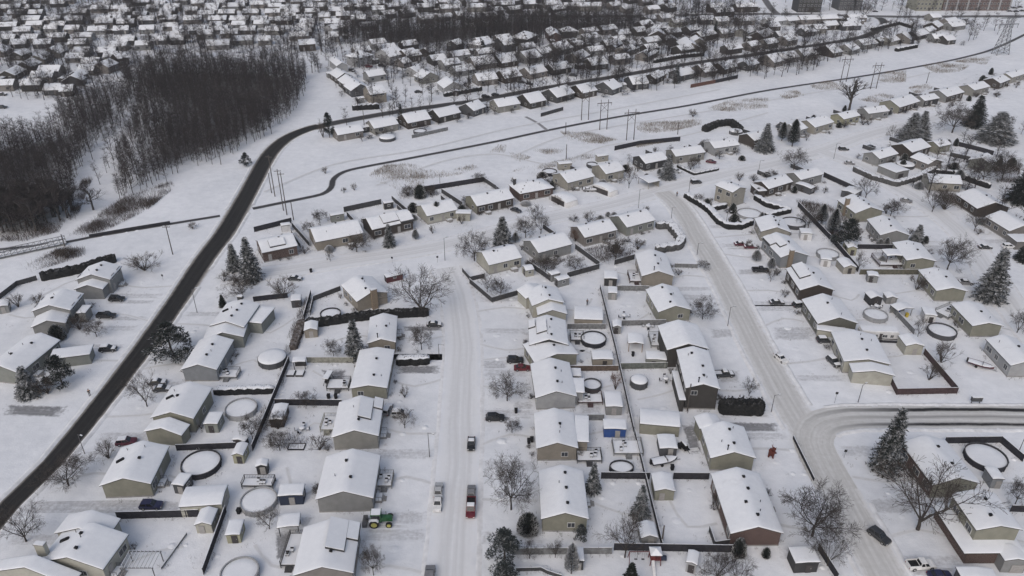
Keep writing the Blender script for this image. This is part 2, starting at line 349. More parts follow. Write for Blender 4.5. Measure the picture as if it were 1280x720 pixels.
def vent_mesh():
    if 'v' not in _V:
        m=MB(); m.box(-0.2,-0.2,-0.5,0.2,0.2,0.24); m.box(-0.27,-0.27,0.24,0.27,0.27,0.31)
        s=MB(); s.box(-0.28,-0.3,0.36,0.24,0.3,0.45)
        _V['v']=(m.mesh('roof_vent',['vent']),s.mesh('snow_cap',['snow']))
        p=MB(); p.tube((0,0,-0.4),(0,0,1.1),0.11,0.11,8,0,True); p.tube((0,0,1.1),(0,0,1.2),0.2,0.2,8,0,True); _V['p']=p.mesh('roof_pipe',['vent'])
        p=MB(); p.tube((0,0,-0.3),(0,0,0.55),0.06,0.06,6,0,True); _V['q']=p.mesh('roof_pipe',['vent'])
    return _V
def build_house(d,label,detail=True):
    cx,cy,w,l,ang,h,wall,_,nick,o=d
    rng=random.Random(int(abs(cx*97+cy*31)*10))
    root=thing('house',label,'house',(cx,cy,0),ang-math.pi/2,None)
    p=o.get('pitch',0.36 if detail and not ang<0.9 else (0.42 if detail else 0.52)); h=h if detail else h*0.84; hip=bool(o.get('hip')); rz=roof_z(w,l,h,p,hip)
    front=o.get('front'); fs=0
    if front: fs=-1 if o.get('ridge')==1 else 1
    blocks=[]
    mats=['w_'+wall]+(['w_'+front] if front else [])
    wl=walls_mesh(w,l,h,p,hip,None,fs)
    rb,sb=roof_meshes(w,l,h,p,hip,rng,rng.uniform(0.15,0.21),None,1.0 if detail else 0.6)
    wo=wl.obj('wall',mats,root)
    ro=rb.obj('roof',['shingle'],root); sb.obj('snow_cover',['snow'],ro,True)
    inv=Matrix.Rotation(-(ang-math.pi/2),4,'Z')@Matrix.Translation((-cx,-cy,0))
    def local(bx,by,ba): return inv@Matrix.Translation((bx,by,0))@Matrix.Rotation(ba-math.pi/2,4,'Z')
    for sblk in o.get('sub',[]):
        bx,by,bw,bl,ba,bh=sblk[:6]; bp=sblk[6] if len(sblk)>6 else p
        T=local(bx,by,ba); walls_mesh(bw,bl,bh,bp,False,T).obj('wing_wall',['w_'+wall],root)
        r1,s1=roof_meshes(bw,bl,bh,bp,False,rng,0.18,T); q=r1.obj('wing_roof',['shingle'],root); s1.obj('snow_cover',['snow'],q,True)
    for sblk in o.get('lean',[]):
        bx,by,bw,bl,ba,bh=sblk[:6]; T=local(bx,by,ba)
        walls_mesh(bw,bl,bh-0.1,0.02,True,T).obj('wing_wall',['w_'+wall],root)
        r1,s1=roof_meshes(bw,bl,bh,0.03,True,rng,0.18,T); q=r1.obj('wing_roof',['shingle'],root); s1.obj('snow_cover',['snow'],q,True)
    if o.get('skirt'):
        T=Matrix.Translation((-0.9,-0.6,0)); W2,L2=w+2.6,l+3.0
        walls_mesh(W2,L2,2.9,0.2,True,T,None,1.0,0.5).obj('lower_wall',['w_brick'],root)
        r1,s1=roof_meshes(W2,L2,2.9,0.16,True,rng,0.18,T); q=r1.obj('lower_roof',['shingle'],root); s1.obj('snow_cover',['snow'],q,True)
    for (t0,t1,s0,s1,side) in o.get('steps',[]):
        y0=-l/2+t0*l+0.05; y1=-l/2+t1*l-0.05; x0=s0*w/2; x1=min(s1*w/2,w/2+0.15); dz=0.5
        m=MB(); s=MB()
        za,zb=rz(x0,0),rz(x1,0)
        if side<0: x0,x1=-x0,-x1
        def slab(mm,a,b,g,k=0):
            xx0=x0+(g if side>0 else -g); xx1=x1-(g if side>0 else -g)
            v=[(xx0,y0+g,za+a),(xx1,y0+g,zb+a),(xx1,y1-g,zb+a),(xx0,y1-g,za+a),(xx0,y0+g,za+b),(xx1,y0+g,zb+b),(xx1,y1-g,zb+b),(xx0,y1-g,za+b)]
            mm.add(v,[(0,3,2,1),(0,1,5,4),(1,2,6,5),(2,3,7,6),(3,0,4,7),(4,5,6,7)])
        slab(m,0.05,dz+0.2,0); slab(s,dz+0.2,dz+0.38,0.03)
        q=m.obj('stepped_roof',['shingle'],root); s.obj('snow_cover',['snow'],q)
    nv=o.get('vents',1 if detail else rng.choice([0,1,1,2])); V=vent_mesh()
    for k in range(nv):
        y=-l/2+l*(k+0.7+rng.uniform(-0.12,0.12))/(nv+0.4); x=rng.choice([0.5,0.8,0.6,-0.6])*rng.uniform(0.8,1.3)
        y=max(-l/2+0.6,min(l/2-0.6,y))
        link('roof_vent',V['v'][0],ro,(x,y,rz(x,y)+0.30))
    if o.get('pipe'): link('roof_pipe',V['p'],ro,(-w*0.12,-l/2+0.9,rz(w*0.12,0)+0.3))
    if detail:
        for k in range(rng.choice([1,2,2])):
            x=rng.uniform(-0.3,0.3)*w; y=rng.uniform(-0.35,0.35)*l; link('roof_pipe',V['q'],ro,(x,y,rz(x,y)+0.3))
    if o.get('skylight'):
        x=-w*0.3; m=MB(); m.box(-0.75,-0.3,-0.2,0.75,0.3,0.16); s=link('skylight',m.mesh('skylight',['vent']),ro,(x,l*0.05,rz(x,0)+0.42),(0,-math.atan(p),0.35))
    if 'chim' in o:
        u,v,cc,sz=o['chim']; x=u*w/2; y=v*l/2; zt=h+p*w/2+0.9
        m=MB(); m.box(x-sz/2,y-0.4,0,x+sz/2,y+0.4,zt); q=m.obj('chimney',['w_'+cc],root)
        c=MB(); c.box(x-sz/2-0.08,y-0.48,zt,x+sz/2+0.08,y+0.48,zt+0.12); c.obj('chimney_cap',['concrete'],q)
        s=MB(); s.box(x-sz/2,y-0.4,zt+0.12,x+sz/2,y+0.4,zt+0.24); s.obj('snow_cap',['snow'],q)
    # openings
    ww=w/2-0.34; ll=l/2-0.3
    fl=[1.15] if h<4.2 else ([1.0,3.6] if h<5.6 else [1.0,3.9])
    if not detail: fl=fl[-1:]
    for side in (-1,1):
        n=max(2,int(l/3.4)) if detail else 2
        dk=rng.randrange(n) if side==1 else -1
        for z in fl:
            for k in range(n):
                y=-ll+2*ll*(k+0.5)/n+rng.uniform(-0.3,0.3)
                if k==dk and z<2: add_door(root,side*(ww+0.05),y,side,0); continue
                if rng.random()<0.15 and detail: continue
                add_window(root,side*(ww+0.03),y,z,side,0,rng.choice([1.2,1.6,2.0]),1.2)
    for side in (-1,1):
        for z in fl:
            for fx in ((-0.45,0.35) if not detail else ((-0.5,0.4) if rng.random()<0.6 else (0.3,))):
                if rng.random()<(0.68 if detail else 0.4): continue
                add_window(root,fx*ww,side*(ll+0.03),z,0,side,1.2,1.0)
    if detail and rng.random()<0.75 and not hip:
        py=rng.uniform(-.25,.25)*l; m=MB(); x0=ww+.05; m.box(x0,py-1.0,0,x0+1.3,py+1.0,.55); m.box(x0+1.3,py-.6,0,x0+1.65,py+.6,.36); m.box(x0+1.65,py-.6,0,x0+2.0,py+.6,.18); q=m.obj('porch',['concrete'],root)
        m=MB(); m.box(x0+.05,py-.95,.55,x0+1.2,py+.95,.68); m.obj('snow_cap',['snow'],q)
        m=MB()
        for yy in (-1,1):
            m.box(x0,py+yy*.97-.025,1.4,x0+1.3,py+yy*.97+.025,1.46)
            for xx in (0.05,.65,1.25): m.box(x0+xx-.025,py+yy*.97-.025,.55,x0+xx+.025,py+yy*.97+.025,1.4)
        m.obj('railing',['lamp_metal'],q)
    if detail:
        f=MB(); f.box(-ww-0.03,-ll-0.03,-0.05,ww+0.03,ll+0.03,0.32); f.obj('foundation',['concrete'],root)
    return root
def build_shed(d):
    kind,cx,cy,w,l,ang,h,wall,label,o=d
    rng=random.Random(int(abs(cx*91+cy*37)*10)); w=max(w,1.6); l=max(l,1.6)
    name=kind.replace(' ','_'); root=thing(name,label,kind,(cx,cy,0),ang-math.pi/2)
    if o.get('swap'): w,l=l,w; root.rotation_euler[2]=ang
    p=o.get('pitch',0.3)
    if o.get('arch'):
        n=12; r=w/2; m=MB(); vs=[]
        for y in (-l/2,l/2):
            for k in range(n+1):
                t=math.pi*k/n; vs.append((-math.cos(t)*r,y,h*math.sin(t)**0.7))
        m.add(vs,[(k,k+1,n+2+k,n+1+k) for k in range(n)]+[tuple(range(n,-1,-1))]); m.obj('cover',['w_white'],root,True)
        dd=MB(); dd.box(-r*0.7,-l/2-0.05,0,r*0.7,-l/2-0.02,h*0.72); dd.obj('doorway',['doord'],root)  # dark panel on the closed end stands for shade inside the opening
        s=MB(); vs=[]
        for y,g in ((-l/2-0.02,0.1),(-l/2+0.2,0.22),(0,0.26),(l/2-0.2,0.22),(l/2+0.02,0.1)):
            for k in range(2,n-1):
                t=math.pi*k/n; f=1+g/r*math.sin(t); vs.append((-math.cos(t)*r*1.02,y,h*math.sin(t)**0.7+g*math.sin(t)))
        q=n-3
        s.add(vs,[(a*q+k,a*q+k+1,a*q+q+k+1,a*q+q+k) for a in range(4) for k in range(q-1)]); s.obj('snow_cover',['snow'],root,True); return root
    flat=p<=0.11; 
    if o.get('open'):
        m=MB()
        for sx in (-1,1):
            for sy in (-1,1): m=MB(); m.box(sx*(w/2-0.3)-0.07,sy*(l/2-0.3)-0.07,0,sx*(w/2-0.3)+0.07,sy*(l/2-0.3)+0.07,h+0.05); m.obj('post',['w_'+wall],root)
        b=MB(); b.box(-w/2+0.3,l/2-0.34,0,w/2-0.3,l/2-0.28,h); b.obj('back_panel',['w_'+wall],root)
    else:
        walls_mesh(w,l,h,p,False,None,None,0.16,0.14).obj('wall',['w_'+wall],root)
        add_door(root,rng.uniform(-0.15,0.15)*w,-l/2+0.09,0,-1,'door',1.0 if kind!='garage' else min(2.4,w*0.5),1.8,0.05,'doord' if rng.random()<0.4 else 'doorw')
        if w>3 or l>3: add_window(root,(w/2-0.12),0,1.1,1,0,0.8,0.6)
    rb,sb=roof_meshes(w,l,h,p,False,rng,rng.uniform(0.17,0.24)); ro=rb.obj('roof',['shingle'],root); sb.obj('snow_cover',['snow'],ro,True)
    return root
# ------------------------------------------------------------------ fences, hedges, pools
def along(pts,step):
    out=[]
    for (a,b) in zip(pts[:-1],pts[1:]):
        L=math.hypot(b[0]-a[0],b[1]-a[1]); n=max(1,int(L/step)); u=((b[0]-a[0])/L,(b[1]-a[1])/L)
        for k in range(n): out.append((a[0]+u[0]*L*(k+0.5)/n,a[1]+u[1]*L*(k+0.5)/n,u,L/n))
    return out
def build_fence(label,kind,h,pts,name='fence'):
    rng=random.Random(int(abs(pts[0][0]*77+pts[0][1]*13)*10))
    ox,oy=pts[0]; P=[(x-ox,y-oy) for x,y in pts]
    root=thing(name,label,'fence' if h>0.7 else 'edging',(ox,oy,0))
    b=MB()
    for x,y,u,s in along(P,0.16 if h<1.95 and oy<260 else 0.4):
        z=h+rng.uniform(-0.03,0.03); k=s*0.505; e=0.012*rng.choice((-1,1))
        T=Matrix(((u[0],-u[1],0,x),(u[1],u[0],0,y),(0,0,1,0),(0,0,0,1)))
        b.box(-k,e-0.012,0.03,k,e+0.012,z,T=T)
    b.obj('boards',['f_'+kind],root)
    if h>0.7:
        q=MB()
        for x,y,u,s in along(P,2.4):
            T=Matrix(((u[0],-u[1],0,x),(u[1],u[0],0,y),(0,0,1,0),(0,0,0,1))); q.box(-s/2,-0.05,-0.02,-s/2+0.1,0.05,h+0.06,T=T)
        for (a,c) in zip(P[:-1],P[1:]):
            L=math.hypot(c[0]-a[0],c[1]-a[1]); u=((c[0]-a[0])/L,(c[1]-a[1])/L); T=Matrix(((u[0],-u[1],0,a[0]),(u[1],u[0],0,a[1]),(0,0,1,0),(0,0,0,1)))
            for z in (0.35,h-0.3): q.box(0,-0.06,z,L,0.06,z+0.08,T=T)
        q.obj('posts_and_rails' if False else 'rail_frame',['f_'+kind],root)
    s=MB()
    for x,y,u,g in along(P,0.9):
        T=Matrix(((u[0],-u[1],0,x),(u[1],u[0],0,y),(0,0,1,0),(0,0,0,1))); s.box(-g*0.5,-0.055,h+0.02,g*0.5,0.055,h+0.05+rng.uniform(0,0.05),T=T)
    if s.v: s.obj('snow_cap',['snow'],root)
    # drifted snow at the foot
    return root
def build_hedge(label,h,w,col,snow,pts):
    rng=random.Random(int(abs(pts[0][0]*17+pts[0][1]*3)*10)); ox,oy=pts[0]; P=[(x-ox,y-oy) for x,y in pts]
    root=thing('hedge',label,'hedge',(ox,oy,0)); m='hedge'+{'dark':'d','grey':'g','brown':'b'}[col]
    core=MB(); leaf=MB(); sn=MB()
    # resample
    Q=[]
    for (a,b) in zip(P[:-1],P[1:]):
        L=math.hypot(b[0]-a[0],b[1]-a[1]); n=max(2,int(L/0.7))
        for k in range(n): Q.append((a[0]+(b[0]-a[0])*k/n,a[1]+(b[1]-a[1])*k/n))
    Q.append(P[-1]); N=len(Q)
    prof=[(-0.5,0),(-0.52,0.55),(-0.42,0.92),(0,1.0),(0.42,0.92),(0.52,0.55),(0.5,0)]
    K=len(prof); vs=[]; sv=[]
    for i,(x,y) in enumerate(Q):
        a=Q[max(0,i-1)]; b=Q[min(N-1,i+1)]; L=math.hypot(b[0]-a[0],b[1]-a[1]); u=((b[0]-a[0])/L,(b[1]-a[1])/L); nx,ny=-u[1],u[0]
        end=0.55 if i in (0,N-1) else 1
        hh=h*(0.95+0.09*math.sin(i*2.1+ox)+rng.uniform(-0.07,0.07)); jw=w*(1+rng.uniform(-0.14,0.14))
        for px,pz in prof: vs.append((x+nx*px*jw*end*0.92,y+ny*px*jw*end*0.92,pz*hh*(0.9 if end<1 else 1)*0.96))
        ths=[0.55*snow,0.8*snow,snow,0.8*snow,0.55*snow]
        if snow>0.05:
            for q,(px,g) in enumerate(zip((-0.40,-0.28,0,0.28,0.40),(-0.10,0.0,0.03,0.0,-0.10))):
                sv.append((x+nx*px*jw*end,y+ny*px*jw*end,hh*(0.97 if end==1 else 0.86)+g+0.10*snow*(1 if q in (1,2,3) else 0.3)+rng.uniform(-0.03,0.03)))
    fs=[(i*K+k,(i+1)*K+k,(i+1)*K+k+1,i*K+k+1) for i in range(N-1) for k in range(K-1)]+[tuple(range(K)),tuple((N-1)*K+k for k in range(K-1,-1,-1))]
    core.add(vs,fs); core.obj('stems',[m],root)
    for i in range(N-1):
        for _ in range(int(60*h/2)):
            t=rng.random(); k=rng.randrange(K-1); f=rng.random()
            p=Vector(vs[i*K+k]).lerp(Vector(vs[i*K+k+1]),f).lerp(Vector(vs[(i+1)*K+k]).lerp(Vector(vs[(i+1)*K+k+1]),f),t)
            s=rng.uniform(0.14,0.34); a=Vector((rng.uniform(-1,1),rng.uniform(-1,1),rng.uniform(-0.2,1.3))).normalized()*s; b=a.orthogonal().normalized()*s*0.5
            leaf.add([tuple(p-b),tuple(p+b),tuple(p+a)],[(0,1,2)])
    if h>=3:
        for x,y,u,g in along(P,.75):
            for q in (-.3,.3):
                bx,by=x-u[1]*w*q,y+u[0]*w*q; z=h*rng.uniform(.95,1.2)
                for _ in range(60):
                    t=rng.uniform(.35,1); a=rng.uniform(0,6.28); rr=.55*(1.05-t)**.6; p=Vector((bx+math.cos(a)*rr,by+math.sin(a)*rr,t*z)); b=Vector((-math.sin(a),math.cos(a),rng.uniform(-.3,.3)))*.07; leaf.add([tuple(p-b),tuple(p+b),tuple(p+Vector((math.cos(a)*.12,math.sin(a)*.12,.32)))],[(0,1,2)])
    leaf.obj('foliage',[m],root)
    if snow>0.05:
        sn.add(sv,[(i*5+k,(i+1)*5+k,(i+1)*5+k+1,i*5+k+1) for i in range(N-1) for k in range(4)]+[(0,1,2,3,4),tuple((N-1)*5+k for k in (4,3,2,1,0))]); sn.obj('snow_cap',['snow'],root,True)
    return root
def build_pool(label,x,y,rx,ry,wall,h,dome):
    root=thing('pool',label,'pool',(x,y,0)); n=36; sy=ry/rx; wm={'dark':'f_dark','slate':'w_slate','grey':'w_lightgrey'}[wall]
    m=MB(); vs=[]
    m.lathe([(rx,0),(rx,h),(rx-0.06,h),(rx-0.06,0.1)],n,0,sy=sy); m.obj('wall',[wm],root)
    r=MB(); r.lathe([(rx+0.09,h-0.04),(rx+0.09,h+0.04),(rx-0.10,h+0.04),(rx-0.10,h-0.04),(rx+0.09,h-0.04)],n,sy=sy); r.obj('rim',[wm if wall!='dark' else 'f_slatewood'],root)
    p=MB()
    for k in range(12):
        t=2*math.pi*k/12; cx,cy=math.cos(t)*(rx+0.07),math.sin(t)*(rx+0.07)*sy; p=MB(); p.box(cx-0.07,cy-0.07,0,cx+0.07,cy+0.07,h+0.03); p.obj('upright',[wm],root)
    s=MB(); z=h-0.28
    prof=[(rx-0.07,z-0.05),(rx-0.25,z+0.05),(rx*0.6,z+0.10),(rx*0.25,z+0.08),(0.001,z+0.07)] if not dome else [(rx+0.02,h+0.05),(rx-0.2,h+0.35),(rx*0.6,h+0.5),(rx*0.2,h+0.56),(0.001,h+0.57)]
    s.lathe(prof,n,sy=sy); s.obj('snow_cover',['snow'],root,True)
    if not dome:
        # snow lying on the rim
        g=MB(); g.lathe([(rx+0.07,h+0.042),(rx+0.0,h+0.09),(rx-0.08,h+0.042)],n,sy=sy)
    lad=MB()
    a=R.uniform(0,6.28); ux,uy=math.cos(a),math.sin(a); q=rx+0.15
    for s_ in (-0.22,0.22): lad.tube((ux*q-uy*s_,uy*q*sy+ux*s_,0),(ux*q-uy*s_,uy*q*sy+ux*s_,h+0.6),0.03,0.03,6)
    for z in (0.3,0.6,0.9,1.2): lad.tube((ux*q+uy*0.22,uy*q*sy-ux*0.22,z),(ux*q-uy*0.22,uy*q*sy+ux*0.22,z),0.025,0.025,5)
    lad.obj('ladder',['metal'],root); return root
# ------------------------------------------------------------------ vehicles
CARS_P={}
def extr(mb,prof,w0,w1,mi=0):
    """closed side profile [(x,z,widthfactor)] extruded across y"""
    n=len(prof); vs=[(x,-w0/2*f,z) for x,z,f in prof]+[(x,w0/2*f,z) for x,z,f in prof]
    fs=[tuple(range(n)),tuple(range(2*n-1,n-1,-1))]+[(i,i+n,(i+1)%n+n,(i+1)%n) for i in range(n)]
    mb.add(vs,fs,mi)
CARDIM={'sedan':dict(L=4.6,W=1.8,body=[(-2.3,.45,.92),(-2.28,.75,.95),(-2.1,.92,.95),(-1.55,.97,.97),(0.75,.95,.97),(1.9,.82,.95),(2.25,.68,.9),(2.3,.42,.9),(2.1,.25,.95),(-2.1,.25,.95)],
     cab=[(-1.75,.95,.93),(-1.05,1.40,.74),(0.15,1.42,.74),(1.0,.94,.93)],r=.33,ax=(1.4,-1.35)),
 'suv':dict(L=4.7,W=1.88,body=[(-2.32,.5,.95),(-2.32,.95,.97),(-2.2,1.05,.97),(0.8,1.05,.98),(1.95,.97,.95),(2.28,.8,.92),(2.35,.45,.9),(2.15,.3,.95),(-2.15,.3,.95)],
     cab=[(-2.15,1.04,.95),(-1.85,1.66,.80),(0.2,1.70,.78),(1.05,1.03,.95)],r=.37,ax=(1.45,-1.4)),
 'pickup':dict(L=5.6,W=1.95,body=[(-2.8,.55,.95),(-2.8,1.0,.97),(1.2,1.02,.97),(2.3,.98,.95),(2.75,.85,.92),(2.8,.5,.92),(2.55,.35,.95),(-2.6,.35,.95)],
     cab=[(-0.55,1.0,.95),(-0.45,1.75,.80),(0.75,1.77,.78),(1.45,1.0,.95)],r=.40,ax=(1.85,-1.75))}
def car_parts(kind,col,snow):
    key=(kind,col,snow)
    if key in CARS_P: return CARS_P[key]
    d=CARDIM[kind]; W=d['W']; parts=[]
    b=MB(); extr(b,[(x,z,f) for x,z,f in d['body']],W,W)
    c=d['cab']; x0,z0,f0=c[0]; x1,z1,f1=c[1]; x2,z2,f2=c[2]; x3,z3,f3=c[3]
    extr(b,c,W,W)
    if kind=='pickup':
        pass
    parts.append(('body',b.mesh('body',['c_'+col]),None))
    def quad(name,pts,out):
        m=MB(); n=(Vector(pts[1])-Vector(pts[0])).cross(Vector(pts[2])-Vector(pts[0])).normalized()
        if n.dot(Vector(out))<0: n=-n
        v=[tuple(Vector(p)+n*0.015) for p in pts]; v2=[tuple(Vector(p)-n*0.02) for p in pts]; k=len(v)
        m.add(v+v2,[tuple(range(k))]+[(i,(i+1)%k,(i+1)%k+k,i+k) for i in range(k)]); parts.append((name,m.mesh(name,['carglass']),None))
    def lerp(a,b,t): return tuple(a[i]+(b[i]-a[i])*t for i in range(3))
    y=lambda f:W/2*f
    def face(a,b,c_,d_,m0=.08,m1=.1):  # inset quad a,b bottom, c,d top
        aa=lerp(lerp(a,b,m0),lerp(d_,c_,m0),m1); bb=lerp(lerp(b,a,m0),lerp(c_,d_,m0),m1); cc=lerp(lerp(c_,d_,m0),lerp(b,a,m0),m1); dd=lerp(lerp(d_,c_,m0),lerp(a,b,m0),m1); return [aa,bb,cc,dd]
    quad('windscreen',face((x3,-y(f3),z3),(x3,y(f3),z3),(x2,y(f2),z2),(x2,-y(f2),z2)),(1,0,.5))
    quad('rear_window',face((x0,-y(f0),z0),(x0,y(f0),z0),(x1,y(f1),z1),(x1,-y(f1),z1)),(-1,0,.5))
    for s in (-1,1):
        mx=(x1+x2)/2; mz=(z1+z2)/2; lo=(x0+x3)/2
        quad('side_window',face((x0,s*y(f0),z0),(lo,s*y(f0),z0),(mx,s*y(f1),mz),(x1,s*y(f1),z1)),(0,s,0))
        quad('side_window',face((lo,s*y(f0),z0),(x3,s*y(f3),z3),(x2,s*y(f2),z2),(mx,s*y(f1),mz)),(0,s,0))
    r=d['r']
    ty=MB(); ty.tube((0,-.11,0),(0,.11,0),r,r,16,0,True); tm=ty.mesh('tyre',['tyre'])
    ri=MB(); ri.tube((0,-.125,0),(0,.125,0),r*.6,r*.6,10,0,True); rm=ri.mesh('rim',['metal'])
    for ax in d['ax']:
        for s in (-1,1): parts.append(('wheel',tm,((ax,s*(W/2-.12),r),('rim',rm))))
    for s in (-1,1):
        h=MB(); h.box(d['L']/2-.12,s*W*.36-.17,.6,d['L']/2+.0,s*W*.36+.17,.74); parts.append(('headlight',h.mesh('headlight',['lens']),None))
        h=MB(); h.box(-d['L']/2-.0,s*W*.4-.1,.62,-d['L']/2+.06,s*W*.4+.1,.9); parts.append(('taillight',h.mesh('taillight',['redlens']),None))
    if kind=='pickup':
        m=MB(); m.box(-2.72,-W*.42,1.0,-.65,W*.42,1.035); parts.append(('bed',m.mesh('bed',['vent']),None))
        m=MB()
        for s in (-1,1): m.box(-2.75,s*W*.45-.05,.98,-.6,s*W*.45+.05,1.32)
        m.box(-2.8,-W*.45,.98,-2.7,W*.45,1.32); parts.append(('bed_side',m.mesh('bed_side',['c_'+col]),None))
    else:
        pass
    def slab(name,x0_,z0_,x1_,z1_,w,t):
        m=MB(); vs=[(x0_,-w/2,z0_),(x1_,-w/2,z1_),(x1_,w/2,z1_),(x0_,w/2,z0_)]; g=.07
        sx=1 if x1_>x0_ else -1
        up=[(x0_+sx*g,-w/2+g,z0_+t),(x1_-sx*g,-w/2+g,z1_+t),(x1_-sx*g,w/2-g,z1_+t),(x0_+sx*g,w/2-g,z0_+t)]
        m.add(vs+up,[(4,5,6,7),(0,1,5,4),(1,2,6,5),(2,3,7,6),(3,0,4,7)]); parts.append((name,m.mesh(name,['snow'],False),None))
    if snow>=1:
        slab('roof_snow',x1+.02,z1,x2-.02,z2,W*f1*.96,.14 if snow==1 else .09)
        if snow==1:
            hb=d['body']; zx=z3; slab('hood_snow',x3+.05,z3+.0,d['L']/2-.25,z3-.16,W*.88,.12)
            if kind=='sedan': slab('trunk_snow',-d['L']/2+.15,.93,x0-.02,.97,W*.86,.12)
            if kind=='pickup': slab('bed_snow',-2.68,1.04,-.68,1.04,W*.8,.2)
    elif snow==3:
        slab('white_patch',x2+.1,z2-.1,x3-.1,z3+.12,W*.4,.05); slab('white_patch',x3+.15,z3+.02,x3+.65,z3-.05,W*.55,.05); slab('white_patch',-.55,z1+.01,-.1,z1+.01,W*.5,.05)  # white slabs laid on windscreen, bonnet and roof
    CARS_P[key]=parts; return parts
def build_car(d):
    label,kind,col,x,y,ang,snow=d
    root=thing('parked_car' if kind!='pickup' else 'pickup_truck',label,'car' if kind!='pickup' else 'pickup',(x,y,0.03),math.radians(ang)); root.scale=(.86,.9,.92) if kind!='pickup' else (.84,.9,.92)
    far=y>330
    for nm,me,ex in car_parts(kind,col,snow):
        if far and nm in('wheel','headlight','taillight') : 
            if nm!='wheel': continue
        o=link(nm,me,root)
        if ex:
            o.location=ex[0]; 
            if not far: link(ex[1][0],ex[1][1],o)
# ------------------------------------------------------------------ trees
def bare_proto(kind,seed):
    """height 1-normalised later; returns (trunk mesh, crown mesh, H, W)"""
    rng=random.Random(seed); tr=MB(); cr=MB()
    spec={'maple':dict(H=10,th=.2,limbs=7,spread=.95,lv=4,k=(6,7,7,7),len=.44,up=.15),
          'vase':dict(H=10,th=.12,limbs=6,spread=.6,lv=4,k=(6,6,6,6),len=.5,up=.22),
          'poplar':dict(H=12,th=.25,limbs=9,spread=.32,lv=3,k=(7,6,5),len=.42,up=.5),
          'wood':dict(H=13,th=.38,limbs=11,spread=.7,lv=3,k=(7,7,5),len=.30,up=.2)}[kind]
    H=spec['H']; tips=[]
    def branch(p,d,L,r,lv,isl):
        n=3 if lv<2 else (2 if lv<4 else 1); q=p.copy(); dd=d.copy(); pts=[p.copy()]
        for i in range(n):
            dd=(dd+Vector((rng.gauss(0,.12),rng.gauss(0,.12),rng.gauss(0,.08)+spec['up']*.25))).normalized(); q=q+dd*(L/n)
            pts.append(q.copy())
        for i in range(n):
            r0=r*(1-.55*i/n); r1=r*(1-.55*(i+1)/n); (tr if lv<=1 else cr).tube(pts[i],pts[i+1],r0,max(r1,.012 if lv<3 else .017),5 if lv<=1 else 3)
        tips.append(q)
        if lv>=spec['lv']: return
        k=spec['k'][min(lv,len(spec['k'])-1)]
        for j in range(k):
            t=rng.uniform(.3,1.0); i=min(n-1,int(t*n)); bp=pts[i].lerp(pts[i+1],t*n-i)
            ax=dd.orthogonal().normalized(); ax=Matrix.Rotation(rng.uniform(0,6.28),3,dd)@ax
            nd=(dd*rng.uniform(.55,.9)+ax*rng.uniform(.5,.9)*(spec['spread']+.25)).normalized()
            branch(bp,nd,L*rng.uniform(.42,.62),r*rng.uniform(.38,.5),lv+1,False)
    th=spec['th']*H; tr.tube((0,0,-.1),(0,0,th*.5),.019*H,.016*H,8); tr.tube((0,0,th*.5),(.02*H*rng.uniform(-1,1),0,th),.016*H,.014*H,8)
    if kind in('poplar','wood'):
        top=Vector((rng.uniform(-.3,.3),rng.uniform(-.3,.3),H*.88)); tr.tube((0,0,th),top,.016*H,.004*H,6)
    for j in range(spec['limbs']):
        a=6.283*j/spec['limbs']+rng.uniform(-.3,.3); up=rng.uniform(.55,1.25)/max(.35,spec['spread'])
        d=Vector((math.cos(a),math.sin(a),up)).normalized()
        z=th*rng.uniform(.85,1.02) if kind in('maple','vase') else th*.7+(H*.82-th*.7)*(j/spec['limbs'])
        L=spec['len']*H*rng.uniform(.8,1.1)*(1 if kind in('maple','vase') else (1.1-.55*j/spec['limbs']))
        branch(Vector((0,0,z)),d,L,(.0085 if kind in('maple','vase') else .0115)*H,1,True)
    if kind=='maple': branch(Vector((0,0,th)),Vector((.1,.05,1)).normalized(),spec['len']*H*1.05,.009*H,1,True)
    xs=[abs(v[0]) for v in cr.v]; zs=[v[2] for v in cr.v]; xs.sort(); Hh=max(zs); Wd=2*xs[int(len(xs)*.91)]
    return tr,cr,Hh,Wd
def leaf_tri(mb,p,a,b): mb.add([tuple(p-b),tuple(p+b),tuple(p+a)],[(0,1,2)])
